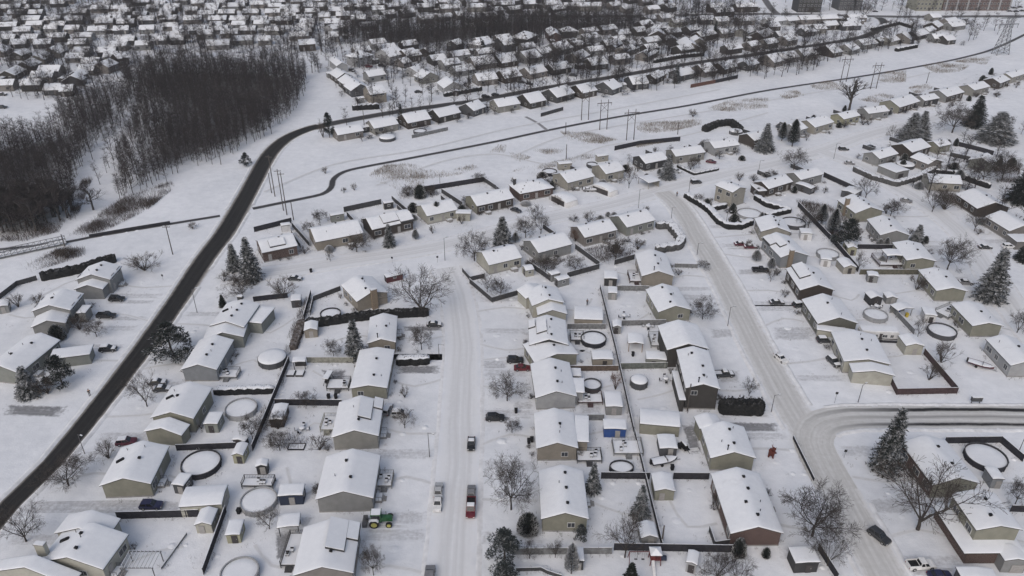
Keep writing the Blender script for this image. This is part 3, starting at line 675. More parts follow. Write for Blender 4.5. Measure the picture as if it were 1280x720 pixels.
def conifer_proto(kind,seed):
    rng=random.Random(seed); tr=MB(); cr=MB()
    if kind in('spruce','frostspruce'):
        H=10;Rm=2.6; tr.tube((0,0,-.1),(0,0,H*.97),.16,.02,7); lv=24
        for i in range(lv):
            z=.35+(H-.5)*(i/lv)**.92; r=Rm*(1-i/lv)**.85*rng.uniform(.86,1.08)+.12; nb=max(5,int(13-7*i/lv))
            for j in range(nb):
                a=6.283*(j+rng.uniform(-.35,.35))/nb; u=Vector((math.cos(a),math.sin(a),0)); L=r*rng.uniform(.8,1.08); n=max(2,int(L/.27)); droop=rng.uniform(.2,.42)
                for k in range(n):
                    t=(k+.6)/n; p=Vector((0,0,z))+u*(L*t)+Vector((0,0,-droop*L*t*t+.12*L*t))
                    for _ in range(4):
                        s=rng.uniform(.26,.46)*(1.15-.45*t); dv=(u*rng.uniform(.3,1)+Vector((-u.y,u.x,0))*rng.uniform(-1.1,1.1)+Vector((0,0,rng.uniform(-.35,.3)))).normalized()
                        side=Vector((-dv.y,dv.x,rng.uniform(-.5,.5))).normalized()
                        leaf_tri(cr,p,dv*s*1.6,side*s*.42)
    elif kind=='cedar':
        H=7;Rm=1.3; tr.tube((0,0,-.1),(0,0,H*.9),.12,.02,6)
        for _ in range(3600):
            z=rng.uniform(.15,1)**.9; prof=math.sin(min(1,z*1.15+.12)*math.pi*.92)**.6 if z<.8 else (1-z)*3.2
            r=Rm*max(.05,prof)*(rng.random()**.35); a=rng.uniform(0,6.283); p=Vector((math.cos(a)*r,math.sin(a)*r,z*H))
            s=rng.uniform(.14,.28); d=Vector((math.cos(a)*.5,math.sin(a)*.5,rng.uniform(.2,1))).normalized(); b=Vector((-math.sin(a),math.cos(a),rng.uniform(-.4,.4))).normalized()
            leaf_tri(cr,p,d*s*1.5,b*s*.5)
    else: # pine: irregular clumped crown
        H=9; tr.tube((0,0,-.1),(.2,0,H*.55),.2,.12,7); tr.tube((.2,0,H*.55),(0,.1,H*.95),.12,.03,6)
        for i in range(46):
            z=rng.uniform(.14,.98)*H; rr=3.3*math.sin(math.pi*min(1,.18+.84*(z/H)**.8))**.8; a=rng.uniform(0,6.283); r=rr*rng.uniform(.35,1)
            c=Vector((math.cos(a)*r,math.sin(a)*r,z)); tr.tube((0,0,max(.5,z-.9)),c,.05,.02,4)
            q=rng.uniform(.55,1.05)
            for _ in range(110):
                d=Vector((rng.gauss(0,1),rng.gauss(0,1),rng.gauss(0,.75))).normalized(); p=c+d*q*rng.uniform(.3,1); s=rng.uniform(.16,.3)
                b=d.orthogonal().normalized(); b.rotate(Matrix.Rotation(rng.uniform(0,6.28),3,d)); leaf_tri(cr,p,(d+Vector((0,0,.35))).normalized()*s*1.5,b*s*.42)
    xs=sorted(math.hypot(v[0],v[1]) for v in cr.v); return tr,cr,max(v[2] for v in cr.v),2*xs[int(len(xs)*.96)]
def bush_proto(kind,seed):
    rng=random.Random(seed); tr=MB(); cr=MB(); H=3
    if kind=='frostbush':
        for _ in range(3400):
            d=Vector((rng.gauss(0,1),rng.gauss(0,1),abs(rng.gauss(0,1)))).normalized(); p=Vector((d.x*1.6,d.y*1.6,d.z*2.4+.15))*rng.uniform(.75,1); s=rng.uniform(.2,.4); b=d.orthogonal().normalized(); b.rotate(Matrix.Rotation(rng.uniform(0,6.28),3,d)); leaf_tri(cr,p,(d+Vector((0,0,.5))).normalized()*s*1.4,b*s*.5)
        tr.lathe([(.8,.05),(1.0,.8),(.8,1.4),(.4,1.75),(.001,1.85)],10)
    else:
        def br(p,d,L,r,lv):
            q=p+d*L; cr.tube(p,q,r,r*.6,3)
            if lv==0: return
            for _ in range(4): 
                nd=(d+Vector((rng.gauss(0,.55),rng.gauss(0,.55),rng.gauss(0,.4)))).normalized(); br(p.lerp(q,rng.uniform(.35,1)),nd,L*rng.uniform(.5,.75),r*.6,lv-1)
        for j in range(16):
            a=rng.uniform(0,6.283); d=Vector((math.cos(a)*rng.uniform(.2,1),math.sin(a)*rng.uniform(.2,1),rng.uniform(.5,1.2))).normalized()
            tr.tube((0,0,-.05),d*.7,.05,.035,5); br(d*.5,d,rng.uniform(.9,1.3),.03,3)
    xs=sorted(math.hypot(v[0],v[1]) for v in cr.v); return tr,cr,max(v[2] for v in cr.v),2*xs[int(len(xs)*.96)]
_P={}
def proto(kind,var):
    k=(kind,var)
    if k in _P: return _P[k]
    seed=hash(kind)%1 + var*101+sum(map(ord,kind))
    if kind in('maple','vase','poplar','wood'): tr,cr,H,W=bare_proto(kind,seed); ms=('bark','twig') if kind!='wood' else ('woodbark','woodtwig')
    elif kind in('spruce','frostspruce','cedar','pine','frostpine'):
        tr,cr,H,W=conifer_proto(kind if kind!='frostpine' else 'pine',seed); ms=('bark',{'spruce':'needlesnow' if var%2==0 else 'needle','frostspruce':'needlefrost','cedar':'cedarleaf','pine':'needlesnow','frostpine':'needlefrost'}[kind])
    else: tr,cr,H,W=bush_proto('frostbush' if kind=='frostbush' else 'bush',seed); ms=('bark' if kind!='frostbush' else 'darkbase',{'bush':'twigbrown','rustbush':'rust','frostbush':'frosty'}[kind])
    _P[k]=(tr.mesh('trunk',[ms[0]],True),cr.mesh('crown',[ms[1]]),H,W); return _P[k]
NVAR={'maple':4,'vase':3,'spruce':3,'wood':4,'bush':4,'pine':2}
def build_tree(label,kind,x,y,h,w,group=None,rng=R,crownmat=None):
    v=rng.randrange(NVAR.get(kind,1)); tm,cm,H,W=proto(kind,v)
    nm={'maple':'bare_tree','vase':'bare_tree','poplar':'poplar_tree','wood':'bare_tree','spruce':'spruce_tree','frostspruce':'spruce_tree','cedar':'cedar_tree','pine':'pine_tree','frostpine':'pine_tree'}.get(kind,'bush')
    root=link(nm,None,None,(x,y,0),(0,0,rng.uniform(0,6.28)),(w/W,w/W,h/H)); tag(root,label,'bush' if nm=='bush' else 'tree',group); root.empty_display_size=.3
    link('trunk' if nm!='bush' else 'stems',tm,root); link('crown' if nm!='bush' else 'foliage',cm,root); return root
def inpoly(x,y,P):
    c=False;j=len(P)-1
    for i in range(len(P)):
        if (P[i][1]>y)!=(P[j][1]>y) and x<(P[j][0]-P[i][0])*(y-P[i][1])/(P[j][1]-P[i][1])+P[i][0]: c=not c
        j=i
    return c
def raw_mesh(name,V,F,mat,mi=None,mat2=None):
    """V (n,3) array, F (m,3) int array of triangles"""
    me=bpy.data.meshes.new(name); V=np.asarray(V,np.float32); F=np.asarray(F,np.int32)
    me.vertices.add(len(V)); me.vertices.foreach_set('co',V.ravel()); me.loops.add(F.size); me.loops.foreach_set('vertex_index',F.ravel())
    me.polygons.add(len(F)); me.polygons.foreach_set('loop_start',np.arange(0,F.size,3,dtype=np.int32)); me.polygons.foreach_set('loop_total',np.full(len(F),3,np.int32))
    me.materials.append(M(mat))
    if mi is not None: me.materials.append(M(mat2)); me.polygons.foreach_set('material_index',np.asarray(mi,np.int32))
    me.update(calc_edges=True); return me
# ------------------------------------------------------------------ poles
def build_pole(d):
    label,kind,x,y,h=d; rng=random.Random(int(abs(x*7+y)*10))
    if kind=='lamp':
        root=thing('street_lamp',label,'street lamp',(x,y,0),rng.uniform(-.6,.6))
        m=MB(); m.tube((0,0,-.05),(0,0,h),.095,.06,8,0,True); m.obj('post',['lamp_metal'],root)
        m=MB(); m.tube((0,0,h-.1),(.9,0,h+.12),.04,.035,6); m.obj('arm',['lamp_metal'],root)
        m=MB(); m.box(.75,-.12,h+.06,1.35,.12,h+.18); q=m.obj('lamp_head',['lamp_metal'],root); s=MB(); s.box(.78,-.11,h+.18,1.32,.11,h+.24); s.obj('snow_cap',['snow'],q)
    elif kind=='wood':
        root=thing('utility_pole',label,'utility pole',(x,y,0),rng.uniform(-.3,.3))
        m=MB(); m.tube((0,0,-.1),(0,0,h),.17,.12,8,0,True); m.obj('post',['polewood'],root)
        if h>9:
            m=MB(); m.box(-1.1,-.07,h-.8,1.1,.07,h-.66); m.obj('crossarm',['polewood'],root)
            for u in (-1,-.45,.45,1): m=MB(); m.tube((u,0,h-.66),(u,0,h-.42),.05,.04,6,0,True); m.obj('insulator',['lamp_metal'],root)
    elif kind=='sign':
        root=thing('sign_post',label,'sign post',(x,y,0),rng.uniform(-.3,.3)); m=MB(); m.tube((0,0,-.05),(0,0,h),.035,.035,6,0,True); m.obj('post',['lamp_metal'],root)
        m=MB(); m.box(-.28,-.02,h-.6,.28,.02,h); m.obj('panel',['vent'],root)
    else:
        root=thing('sign_box',label,'sign box',(x,y,0)); m=MB()
        for u in (-.9,.9): m=MB(); m.box(u-.07,-.07,0,u+.07,.07,.8); m.obj('post',['lamp_metal'],root)
        m=MB(); m.box(-1.1,-.35,.7,1.1,.35,1.7); m.obj('cabinet',['w_slate'],root); m=MB(); m.box(-1.1,-.35,1.7,1.1,.35,1.85); m.obj('snow_cap',['snow'],root)
# ------------------------------------------------------------------ special things
def skin_obj(name,verts,edges,mat,parent,sub=1):
    me=bpy.data.meshes.new(name); me.from_pydata([v[:3] for v in verts],edges,[]); me.materials.append(M(mat)); o=link(name,me,parent)
    o.modifiers.new('skin','SKIN'); 
    if not me.skin_vertices: me.skin_vertices.new() if hasattr(me.skin_vertices,'new') else None
    sk=me.skin_vertices[0].data
    for i,v in enumerate(verts): sk[i].radius=(v[3],v[4] if len(v)>4 else v[3]); sk[i].use_root=(i==0)
    s=o.modifiers.new('sub','SUBSURF'); s.levels=sub; s.render_levels=sub; return o
def deck(root,w,l,mat,h=.7,rail=True):
    m=MB(); m.box(-w/2,-l/2,h-.12,w/2,l/2,h); m.obj('platform',[mat],root)
    for sx in (-1,1):
        for sy in (-1,1): m=MB(); m.box(sx*(w/2-.1)-.06,sy*(l/2-.1)-.06,0,sx*(w/2-.1)+.06,sy*(l/2-.1)+.06,h+.95); m.obj('post',[mat],root)
    if rail:
        m=MB()
        for sx in (-1,1): 
            m.box(sx*(w/2-.08)-.03,-l/2,h+.85,sx*(w/2-.08)+.03,l/2,h+.92)
            for k in range(int(l/.3)): y=-l/2+.15+k*.3; m.box(sx*(w/2-.08)-.02,y-.02,h,sx*(w/2-.08)+.02,y+.02,h+.85)
        m.box(-w/2,l/2-.1,h+.85,w/2,l/2-.04,h+.92)
        for k in range(int(w/.3)): x=-w/2+.15+k*.3; m.box(x-.02,l/2-.09,h,x+.02,l/2-.05,h+.85)
        m.obj('railing',[mat],root)
    m=MB()
    for k in range(3): m.box(-.6,-l/2-.3*(k+1),0,.6,-l/2-.3*k,h*(3-k)/4)
    m.obj('steps',[mat],root)
    s=MB(); g=.15; s.box(-w/2+.2,-l/2+.2,h,w/2-.2,l/2-.2,h+.12); s.obj('snow_cover',['snow'],root)
def build_misc(d):
    kind,label,x,y,ang,o=d; a=math.radians(ang); rng=random.Random(int(abs(x*13+y*7)*10))
    def T(name,cat): return thing(name,label,cat,(x,y,0.02),a)
    if kind=='travel_trailer':
        r=T('travel_trailer','trailer'); L=o['len']; W=2.5
        m=MB(); extr(m,[(-L/2,.6,1),(-L/2,2.5,1),(-L/2+.4,2.85,.98),(L/2-.8,2.85,.98),(L/2-.1,1.9,1),(L/2,1.2,1),(L/2-.5,.6,1)],W,W); m.obj('body',['w_white'],r)
        for u in (-3.2,-1.4,.9,2.6): add_window(r,u,-W/2-.04,1.4,0,-1,1.1 if u<2 else .7,.7)
        add_door(r,0,-W/2-.03,0,-1,'door',.75,1.7,.7,'doord'); m=MB(); m.box(-L/2+.3,-W/2-.012,.75,L/2-.7,-W/2+.02,1.05); m.obj('stripe',['w_slate'],r)
        for s in (-1,1):
            for u in (-.5,.4): m=MB(); m.tube((u,s*(W/2-.15)-.12,.33),(u,s*(W/2-.15)+.12,.33),.34,.34,14,0,True); m.obj('wheel',['tyre'],r)
        m=MB(); m.tube((L/2-.3,0,.55),(L/2+1.2,0,.5),.06,.06,6,0,True); m.obj('tow_bar',['vent'],r)
        m=MB(); m.box(-L/2+.15,-W/2+.1,2.85,L/2-.9,W/2-.1,3.12); m.obj('snow_cover',['snow'],r)
        m=MB(); m.box(-L/2+.2,-W/2-.25,0,L/2-.6,-W/2-.2,.55); m.obj('skirting',['f_dark'],r)
    elif kind=='apartment':
        r=thing('apartment_building',label,'apartment building',(x,y,0),0); w,l,h=o['w'],o['l'],o['h']
        m=MB(); m.box(-l/2,0,0,l/2,w,h); m.obj('wall',['w_'+o['col']],r); m=MB(); m.box(-l/2-.2,-.2,h+.003,l/2+.2,w+.2,h+.5); q=m.obj('roof',['shingle'],r); m=MB(); m.box(-l/2,0,h+.5,l/2,w,h+.75); m.obj('snow_cover',['snow'],q)
        n=min(20,int(l/2.6))
        for fl in range(o['rows']):
            for k in range(n): add_window(r,-l/2+l*(k+.5)/n,-.04,1.1+fl*3.1,0,-1,1.4,1.4)
        if o['col']=='redbrick':
            for k in range(0,n,3):
                m=MB(); u=-l/2+l*(k+1)/n; m.box(u-.5,-.25,.3,u+.5,-.003,h-.4); m.obj('balcony_column',['w_lightgrey'],r)
        add_door(r,.6,-.06,0,-1,'door',1.6,2.3,0,'doord')
    elif kind=='hframe':
        r=T('power_pylon','pylon'); h=o['h']
        for u in (-1.6,1.6): m=MB(); m.tube((u,0,-.1),(u,0,h),.2,.13,8,0,True); m.obj('post',['polewood'],r)
        m=MB(); m.box(-3.2,-.1,h-1.6,3.2,.1,h-1.35); m.obj('crossarm',['polewood'],r)
        m=MB(); m.tube((-1.6,.1,h-5),(1.6,.1,h-2),.07,.07,6); m.tube((1.6,-.1,h-5),(-1.6,-.1,h-2),.07,.07,6); m.obj('brace',['polewood'],r)
        for u in (-3,0,3): m=MB(); m.tube((u,0,h-1.6),(u,0,h-2.6),.09,.09,6,0,True); m.obj('insulator',['lamp_metal'],r)
    elif kind=='lattice':
        r=T('lattice_tower','power tower'); h=o['h']; B=4.2; Tt=1.6
        f=lambda z:B+(Tt-B)*min(1,z/(h*.75)); C=[(-1,-1),(1,-1),(1,1),(-1,1)]
        for cx,cy in C:
            m=MB(); m.tube((cx*B,cy*B*.5,-.1),(cx*Tt,cy*Tt*.5,h*.75),.2,.15,5); m.tube((cx*Tt,cy*Tt*.5,h*.75),(cx*Tt,cy*Tt*.5,h),.15,.12,5); m.obj('leg',['steel'],r)
        m=MB(); n=8
        for k in range(n):
            z0=h*k/n;z1=h*(k+1)/n
            for i in range(4):
                c=C[i];e=C[(i+1)%4]; m.tube((c[0]*f(z0),c[1]*f(z0)*.5,z0),(e[0]*f(z1),e[1]*f(z1)*.5,z1),.08,.08,4); m.tube((e[0]*f(z0),e[1]*f(z0)*.5,z0),(c[0]*f(z1),c[1]*f(z1)*.5,z1),.08,.08,4); m.tube((c[0]*f(z1),c[1]*f(z1)*.5,z1),(e[0]*f(z1),e[1]*f(z1)*.5,z1),.08,.08,4)
        m.obj('bracing',['steel'],r)
        for z in (h*.8,h*.97): m=MB(); m.box(-6.5,-.25,z,6.5,.25,z+.35); m.obj('crossarm',['steel'],r)
        for u in (-6.2,-3,3,6.2): m=MB(); m.tube((u,0,h*.8),(u,0,h*.8-2),.12,.12,6,0,True); m.obj('insulator',['lamp_metal'],r)
    elif kind=='tractor':
        r=T('tractor','tractor'); G='tractorgreen'
        m=MB(); extr(m,[(.2,1.0,1),(.2,1.75,1),(2.1,1.6,.9),(2.35,1.35,.85),(2.35,.85,.85),(.2,.8,1)],.95,.95); m.obj('bonnet',[G],r)
        m=MB(); m.box(-1.5,-.45,.6,.4,.45,1.15); m.obj('chassis',['vent'],r)
        m=MB()
        for u in (-1.35,.3):
            for s in (-.75,.75): m.box(u-.06,s-.06,1.1,u+.06,s+.06,2.65)
        m.box(-1.45,-.85,2.62,.42,.85,2.78); m.box(-1.4,-.8,1.05,.36,.8,1.5); q=m.obj('cab',[G],r)
        m=MB(); m.box(-1.4,-.79,1.5,.35,-.76,2.6); m.box(-1.4,.76,1.5,.35,.79,2.6); m.box(.31,-.7,1.5,.34,.7,2.6); m.box(-1.42,-.7,1.5,-1.39,.7,2.6); m.obj('pane',['carglass'],q)
        m=MB(); m.box(-1.35,-.75,2.78,.32,.75,2.86); m.obj('snow_cap',['snow'],q)
        for u,rr,wd in ((-.85,.85,.5),(1.75,.58,.4)):
            for s in (-1,1):
                y0=s*1.05; t=MB(); t.tube((u,y0-wd/2,rr),(u,y0+wd/2,rr),rr,rr,20,0,True); q=t.obj('wheel',['tyre'],r); t=MB(); t.tube((u,y0-wd/2-.03,rr),(u,y0+wd/2+.03,rr),rr*.62,rr*.62,16,0,True); t.obj('rim',['yellowwheel'],q)
        for s in (-1,1): m=MB(); extr(m,[(-1.75,1.5,1),(-1.4,1.85,1),(-.3,1.85,1),(0,1.5,1),(-.1,1.42,1),(-.4,1.76,1),(-1.3,1.76,1),(-1.65,1.42,1)],.55,.55); m.v=[(p[0],p[1]+s*1.05,p[2]) for p in m.v]; m.obj('mudguard',['snow'],r)
        m=MB(); m.tube((1.2,.35,1.6),(1.2,.35,2.5),.06,.05,8,0,True); m.obj('exhaust',['vent'],r)
        m=MB(); m.box(-3.0,-1.15,.15,-2.2,1.15,.95); m.tube((-2.4,0,.9),(-2.5,0,1.9),.2,.16,8,0,True); m.tube((-1.5,-.4,.9),(-2.3,-.4,.7),.06,.06,5); m.tube((-1.5,.4,.9),(-2.3,.4,.7),.06,.06,5); m.obj('snowblower',['lamp_metal'],r)
        for s in (-.3,.3): m=MB(); m.box(2.35,s-.1,1.15,2.4,s+.1,1.3); m.obj('headlight',['lens'],r)
    elif kind=='boat':
        r=T('boat','boat'); L=5.4; W=2.1; hull={'dark':'f_dark','maroon':'w_maroon','white':'w_white'}[o['hull']]; m=MB(); vs=[]; st=[(-L/2,.92,1),(-L*.2,1,1),(L*.15,.95,1),(L*.35,.65,1.05),(L/2,.03,1.2)]
        for u,f,z in st:
            for py,pz in ((-1,1.05),(-.86,.55),(0,.3),(.86,.55),(1,1.05)): vs.append((u,py*W/2*f,.25+pz*z*.75))
        fs=[(i*5+k,(i+1)*5+k,(i+1)*5+k+1,i*5+k+1) for i in range(4) for k in range(4)]+[(0,1,2,3,4)]
        m.add(vs,fs); m.obj('hull',[hull],r)
        m=MB(); vs=[]
        for u,f,z in st:
            for py,g in ((-.93,.0),(-.5,.10),(0,.14),(.5,.10),(.93,0)): vs.append((u*.985,py*W/2*f,.25+1.0*z*.75+g))
        m.add(vs,[(i*5+k,(i+1)*5+k,(i+1)*5+k+1,i*5+k+1) for i in range(4) for k in range(4)]); m.obj('snow_cover',['snow'],r,True)
        m=MB(); 
        for s in (-1,1): m.box(.3,s*.5-.4,1.0,.36,s*.5+.4,1.5)
        m.obj('windscreen',['carglass'],r)
        m=MB(); m.box(-L/2-.35,-.25,.5,-L/2-.02,.25,1.5); m.obj('outboard_motor',['vent'],r)
        for s in (-1,1): m=MB(); m.tube((-.8,s*.85-.1,.3),(-.8,s*.85+.1,.3),.3,.3,12,0,True); m.obj('trailer_wheel',['tyre'],r)
        m=MB(); m.box(-2,-.06,.2,L/2+.8,.06,.3); m.obj('trailer_beam',['metal'],r)
    elif kind=='playset':
        r=T('playset','playset')
        for s in (-1,1):
            for t in (-1,1): m=MB(); m.tube((s*.9,t*.9,0),(s*.7,t*.7,2.6),.08,.07,6); m.obj('post',['playred'],r)
        m=MB(); m.box(-.9,-.9,1.2,.9,.9,1.3); m.obj('platform',['playred'],r); m=MB()
        for k in range(6): m.box(-.85,.75-.02,1.3+k*.14,.85,.77,1.42+k*.14); m.box(-.85,-.77,1.3+k*.14,-.1,-.75,1.42+k*.14)
        m.obj('side_panel',['playred'],r)
        m=MB(); m.add([(-1,-1,2.5),(1,-1,2.5),(1,1,2.5),(-1,1,2.5),(0,0,3.2)],[(0,1,4),(1,2,4),(2,3,4),(3,0,4),(3,2,1,0)]); m.obj('roof',['snow'],r)
        m=MB(); m.add([(-.75,-.9,1.3),(-.25,-.9,1.3),(-.25,-3.4,.1),(-.75,-3.4,.1),(-.75,-.9,1.22),(-.25,-.9,1.22),(-.25,-3.4,.02),(-.75,-3.4,.02)],[(0,1,2,3),(7,6,5,4),(0,3,7,4),(1,5,6,2),(3,2,6,7),(0,4,5,1)]); m.obj('slide',['whitep'],r)
        m=MB(); m.tube((-.8,0,2.4),(-4.4,0,2.4),.07,.07,6); m.tube((-4.4,0,2.4),(-4.4,-.9,0),.06,.06,6); m.tube((-4.4,0,2.4),(-4.4,.9,0),.06,.06,6); m.obj('swing_frame',['playred'],r)
        for u in (-2,-3.2):
            m=MB(); m.tube((u-.2,0,2.4),(u-.2,0,.6),.012,.012,4); m.tube((u+.2,0,2.4),(u+.2,0,.6),.012,.012,4); m.box(u-.25,-.12,.55,u+.25,.12,.6); m.obj('swing',['vent'],r)
        m=MB(); m.tube((.9,.3,.6),(2.0,.3,.5),.5,.45,10,0,True); m.obj('tunnel',['w_navy'],r)
    elif kind=='inflatable':
        r=T('yard_figure','yard figure')
        V=[(0,0,1.25,.55,.5),(.15,0,1.75,.55,.5),(.5,0,2.1,.4,.36),(.85,0,1.95,.24,.22),(-.25,.25,.75,.25),(-.3,.3,.08,.18),(-.1,.3,.02,.12),(.25,-.25,.75,.25),(.3,-.3,.08,.18),(.5,-.3,.02,.12),(.3,.35,2.5,.1),(.2,.5,2.95,.04),(.5,-.3,2.5,.1),(.5,-.5,2.95,.04),(.35,.55,1.4,.16),(.75,.6,1.3,.12),(.45,-.5,1.5,.16),(.85,-.5,1.45,.12)]
        E=[(0,1),(1,2),(2,3),(0,4),(4,5),(5,6),(0,7),(7,8),(8,9),(2,10),(10,11),(2,12),(12,13),(1,14),(14,15),(1,16),(16,17)]
        skin_obj('body',V,E,'redplastic',r)
    elif kind=='person':
        r=T('person','person'); s=1.0
        V=[(0,0,.95,.15,.11),(0,0,1.2,.16,.11),(0,0,1.42,.15,.1),(0,0,1.53,.055),(0,.02,1.62,.09,.1),(0,.02,1.72,.075,.085),(.09,0,.88,.09),(.11,.04,.5,.065),(.11,0,.1,.045),(.11,.14,.04,.04),(-.09,0,.88,.09),(-.12,-.06,.5,.065),(-.13,-.16,.1,.045),(-.13,-.04,.04,.04),(.2,0,1.4,.065),(.26,.02,1.12,.05),(.27,.12,.88,.038),(-.2,0,1.4,.065),(-.26,-.02,1.12,.05),(-.27,.06,.88,.038)]
        E=[(0,1),(1,2),(2,3),(3,4),(4,5),(0,6),(6,7),(7,8),(8,9),(0,10),(10,11),(11,12),(12,13),(2,14),(14,15),(15,16),(2,17),(17,18),(18,19)]
        skin_obj('body',V,E,'skin',r,2)
        cm={'black':'vent','dark':'w_dark','slate':'w_slate'}[o['coat']]
        V=[(0,0,.92,.2,.15),(0,0,1.2,.19,.14),(0,0,1.43,.17,.12),(.21,0,1.41,.08),(.27,.02,1.12,.068),(.28,.1,.94,.055),(-.21,0,1.41,.08),(-.27,-.02,1.12,.068),(-.28,.04,.94,.055)]
        skin_obj('coat',V,[(0,1),(1,2),(2,3),(3,4),(4,5),(2,6),(6,7),(7,8)],cm,r,2)
        V=[(0,0,.94,.16,.12),(.09,0,.86,.11),(.11,.04,.5,.085),(.11,0,.12,.065),(-.09,0,.86,.11),(-.12,-.06,.5,.085),(-.13,-.15,.12,.065)]
        skin_obj('trousers',V,[(0,1),(1,2),(2,3),(0,4),(4,5),(5,6)],'jeans',r,2)
        m=MB(); m.lathe([(.105,1.66),(.112,1.7),(.1,1.78),(.06,1.83),(.001,1.845)],14,cy=.02); m.obj('hat',[cm],r,True)
        for u,yy in ((.11,.05),(-.13,-.12)): m=MB(); m.box(u-.06,yy-.12,0,u+.06,yy+.18,.11); m.obj('boot',['vent'],r)
    elif kind=='deck':
        r=T('deck','deck'); mat={'w':1}.get('') or 'f_'+o['col']; deck(r,o['w'],o['l'],mat)
        if o.get('roof'):
            for sx in (-1,1):
                for sy in (-1,1): m=MB(); m.box(sx*2-.08,sy*1.6-.08,.7,sx*2+.08,sy*1.6+.08,3.0); m.obj('roof_post',[mat],r)
            rb,sb=roof_meshes(4.8,4.0,3.0,.1,False,rng,.28); q=rb.obj('roof',['shingle'],r); sb.obj('snow_cover',['snow'],q,True)
        for k in range(3):
            u,v=rng.uniform(-.3,.3)*o['w'],rng.uniform(-.3,.3)*o['l']; m=MB(); m.box(u-.28,v-.28,1.1,u+.28,v+.28,1.17); m.box(u-.28,v+.24,1.17,u+.28,v+.28,1.65)
            for sx in (-.24,.24):
                for sy in (-.24,.24): m.box(u+sx-.02,v+sy-.02,.7,u+sx+.02,v+sy+.02,1.1)
            q=m.obj('chair_frame' if False else 'chair_seat',['vent'],r); s=MB(); s.box(u-.27,v-.27,1.17,u+.27,v+.22,1.3); s.obj('snow_cap',['snow'],q)
    elif kind=='pergola':
        r=T('pergola','pergola'); 
        for sx in (-1,1):
            for sy in (-1,1): m=MB(); m.box(sx*2.6-.06,sy*1.7-.06,0,sx*2.6+.06,sy*1.7+.06,2.3); m.obj('post',['lamp_metal'],r)
        for sy in (-1,1): m=MB(); m.box(-2.8,sy*1.7-.05,2.3,2.8,sy*1.7+.05,2.42); m.obj('beam',['lamp_metal'],r)
        for k in range(9): u=-2.6+k*.65; m=MB(); m.box(u-.04,-1.9,2.42,u+.04,1.9,2.5); q=m.obj('slat',['lamp_metal'],r); m=MB(); m.box(u-.035,-1.88,2.5,u+.035,1.88,2.55); m.obj('snow_cap',['snow'],q)
    elif kind=='bench':
        r=T('swing_bench','bench'); m=MB(); m.box(-1.2,-.3,.5,1.2,.3,.58); m.obj('seat',['f_slatewood'],r); m=MB(); m.box(-1.2,.27,.58,1.2,.33,1.2); m.obj('backrest',['f_slatewood'],r)
        for s in (-1,1): m=MB(); m.tube((s*1.5,-.7,0),(s*1.4,0,2),.05,.05,6); m.tube((s*1.5,.7,0),(s*1.4,0,2),.05,.05,6); m.obj('leg',['vent'],r)
        m=MB(); m.box(-1.6,-.7,2,1.6,.7,2.06); q=m.obj('canopy',['f_dark'],r); s=MB(); s.box(-1.55,-.65,2.06,1.55,.65,2.25); s.obj('snow_cap',['snow'],q)
    elif kind=='patio_set':
        r=T('patio_set','patio set'); m=MB(); m.lathe([(.001,.72),(.65,.72),(.65,.66),(.001,.66)],18); m.obj('tabletop',['vent'],r); m=MB(); m.tube((0,0,0),(0,0,.68),.07,.07,8); m.obj('table_leg',['vent'],r)
        s=MB(); s.lathe([(.64,.72),(.55,.88),(.2,.94),(.001,.95)],18); s.obj('snow_cap',['snow'],r,True)
        for k in range(4):
            t=1.57*k+rng.uniform(-.3,.3); u,v=math.cos(t)*1.25,math.sin(t)*1.25; m=MB(); m.box(-.27,-.27,.4,.27,.27,.46); m.box(.22,-.27,.46,.27,.27,.95)
            for sx in (-.23,.23):
                for sy in (-.23,.23): m.box(sx-.02,sy-.02,0,sx+.02,sy+.02,.4)
            q=m.obj('chair',['vent'],r,loc=(u,v,0),rot=(0,0,t)); s=MB(); s.box(-.25,-.25,.46,.2,.25,.6); s.obj('snow_cap',['snow'],q)
    elif kind=='bin':
        r=T('wheelie_bin','bin'); mt={'dark':'vent','blue':'w_blue','yellowp':'w_yellowp'}[o['col']]; m=MB(); m.add([(-.25,-.3,0),(.25,-.3,0),(.25,.3,0),(-.25,.3,0),(-.32,-.38,1),(.32,-.38,1),(.32,.38,1),(-.32,.38,1)],[(0,3,2,1),(0,1,5,4),(1,2,6,5),(2,3,7,6),(3,0,4,7),(4,5,6,7)]); m.obj('body',[mt],r)
        m=MB(); m.box(-.35,-.42,1.003,.35,.42,1.08); q=m.obj('lid',[mt],r)
        for s in (-1,1): m=MB(); m.tube((s*.28-.04,.34,.1),(s*.28+.04,.34,.1),.1,.1,10,0,True); m.obj('wheel',['tyre'],r)
    elif kind=='planter':
        r=T('raised_bed','garden bed'); m=MB(); m.box(-.9,-1.0,0,.9,1.0,.45); m.obj('frame',['f_slatewood'],r); s=MB(); s.box(-.8,-.9,.45,.8,.9,.6); s.obj('snow_cover',['snow'],r)
    elif kind=='tank':
        r=T('motorcycle_trailer','small trailer'); m=MB(); m.box(-1.4,-.6,.5,1.2,.6,.62); m.obj('bed',['vent'],r); m=MB(); m.tube((-1,0,.95),(.8,0,.95),.35,.35,12,0,True); m.obj('tank',['vent'],r)
        for s in (-1,1): m=MB(); m.tube((-.2,s*.75-.1,.32),(-.2,s*.75+.1,.32),.32,.32,14,0,True); m.obj('wheel',['tyre'],r)
        m=MB(); m.tube((1.2,0,.55),(2.2,0,.5),.05,.05,6,0,True); m.obj('tow_bar',['vent'],r); s=MB(); s.box(-.9,-.2,1.28,.7,.2,1.4); s.obj('snow_cap',['snow'],r)
    elif kind=='bridge':
        r=T('footbridge','footbridge'); L=o.get('len',26); w=2.6; r.rotation_euler[2]=o.get('rz',0.3)
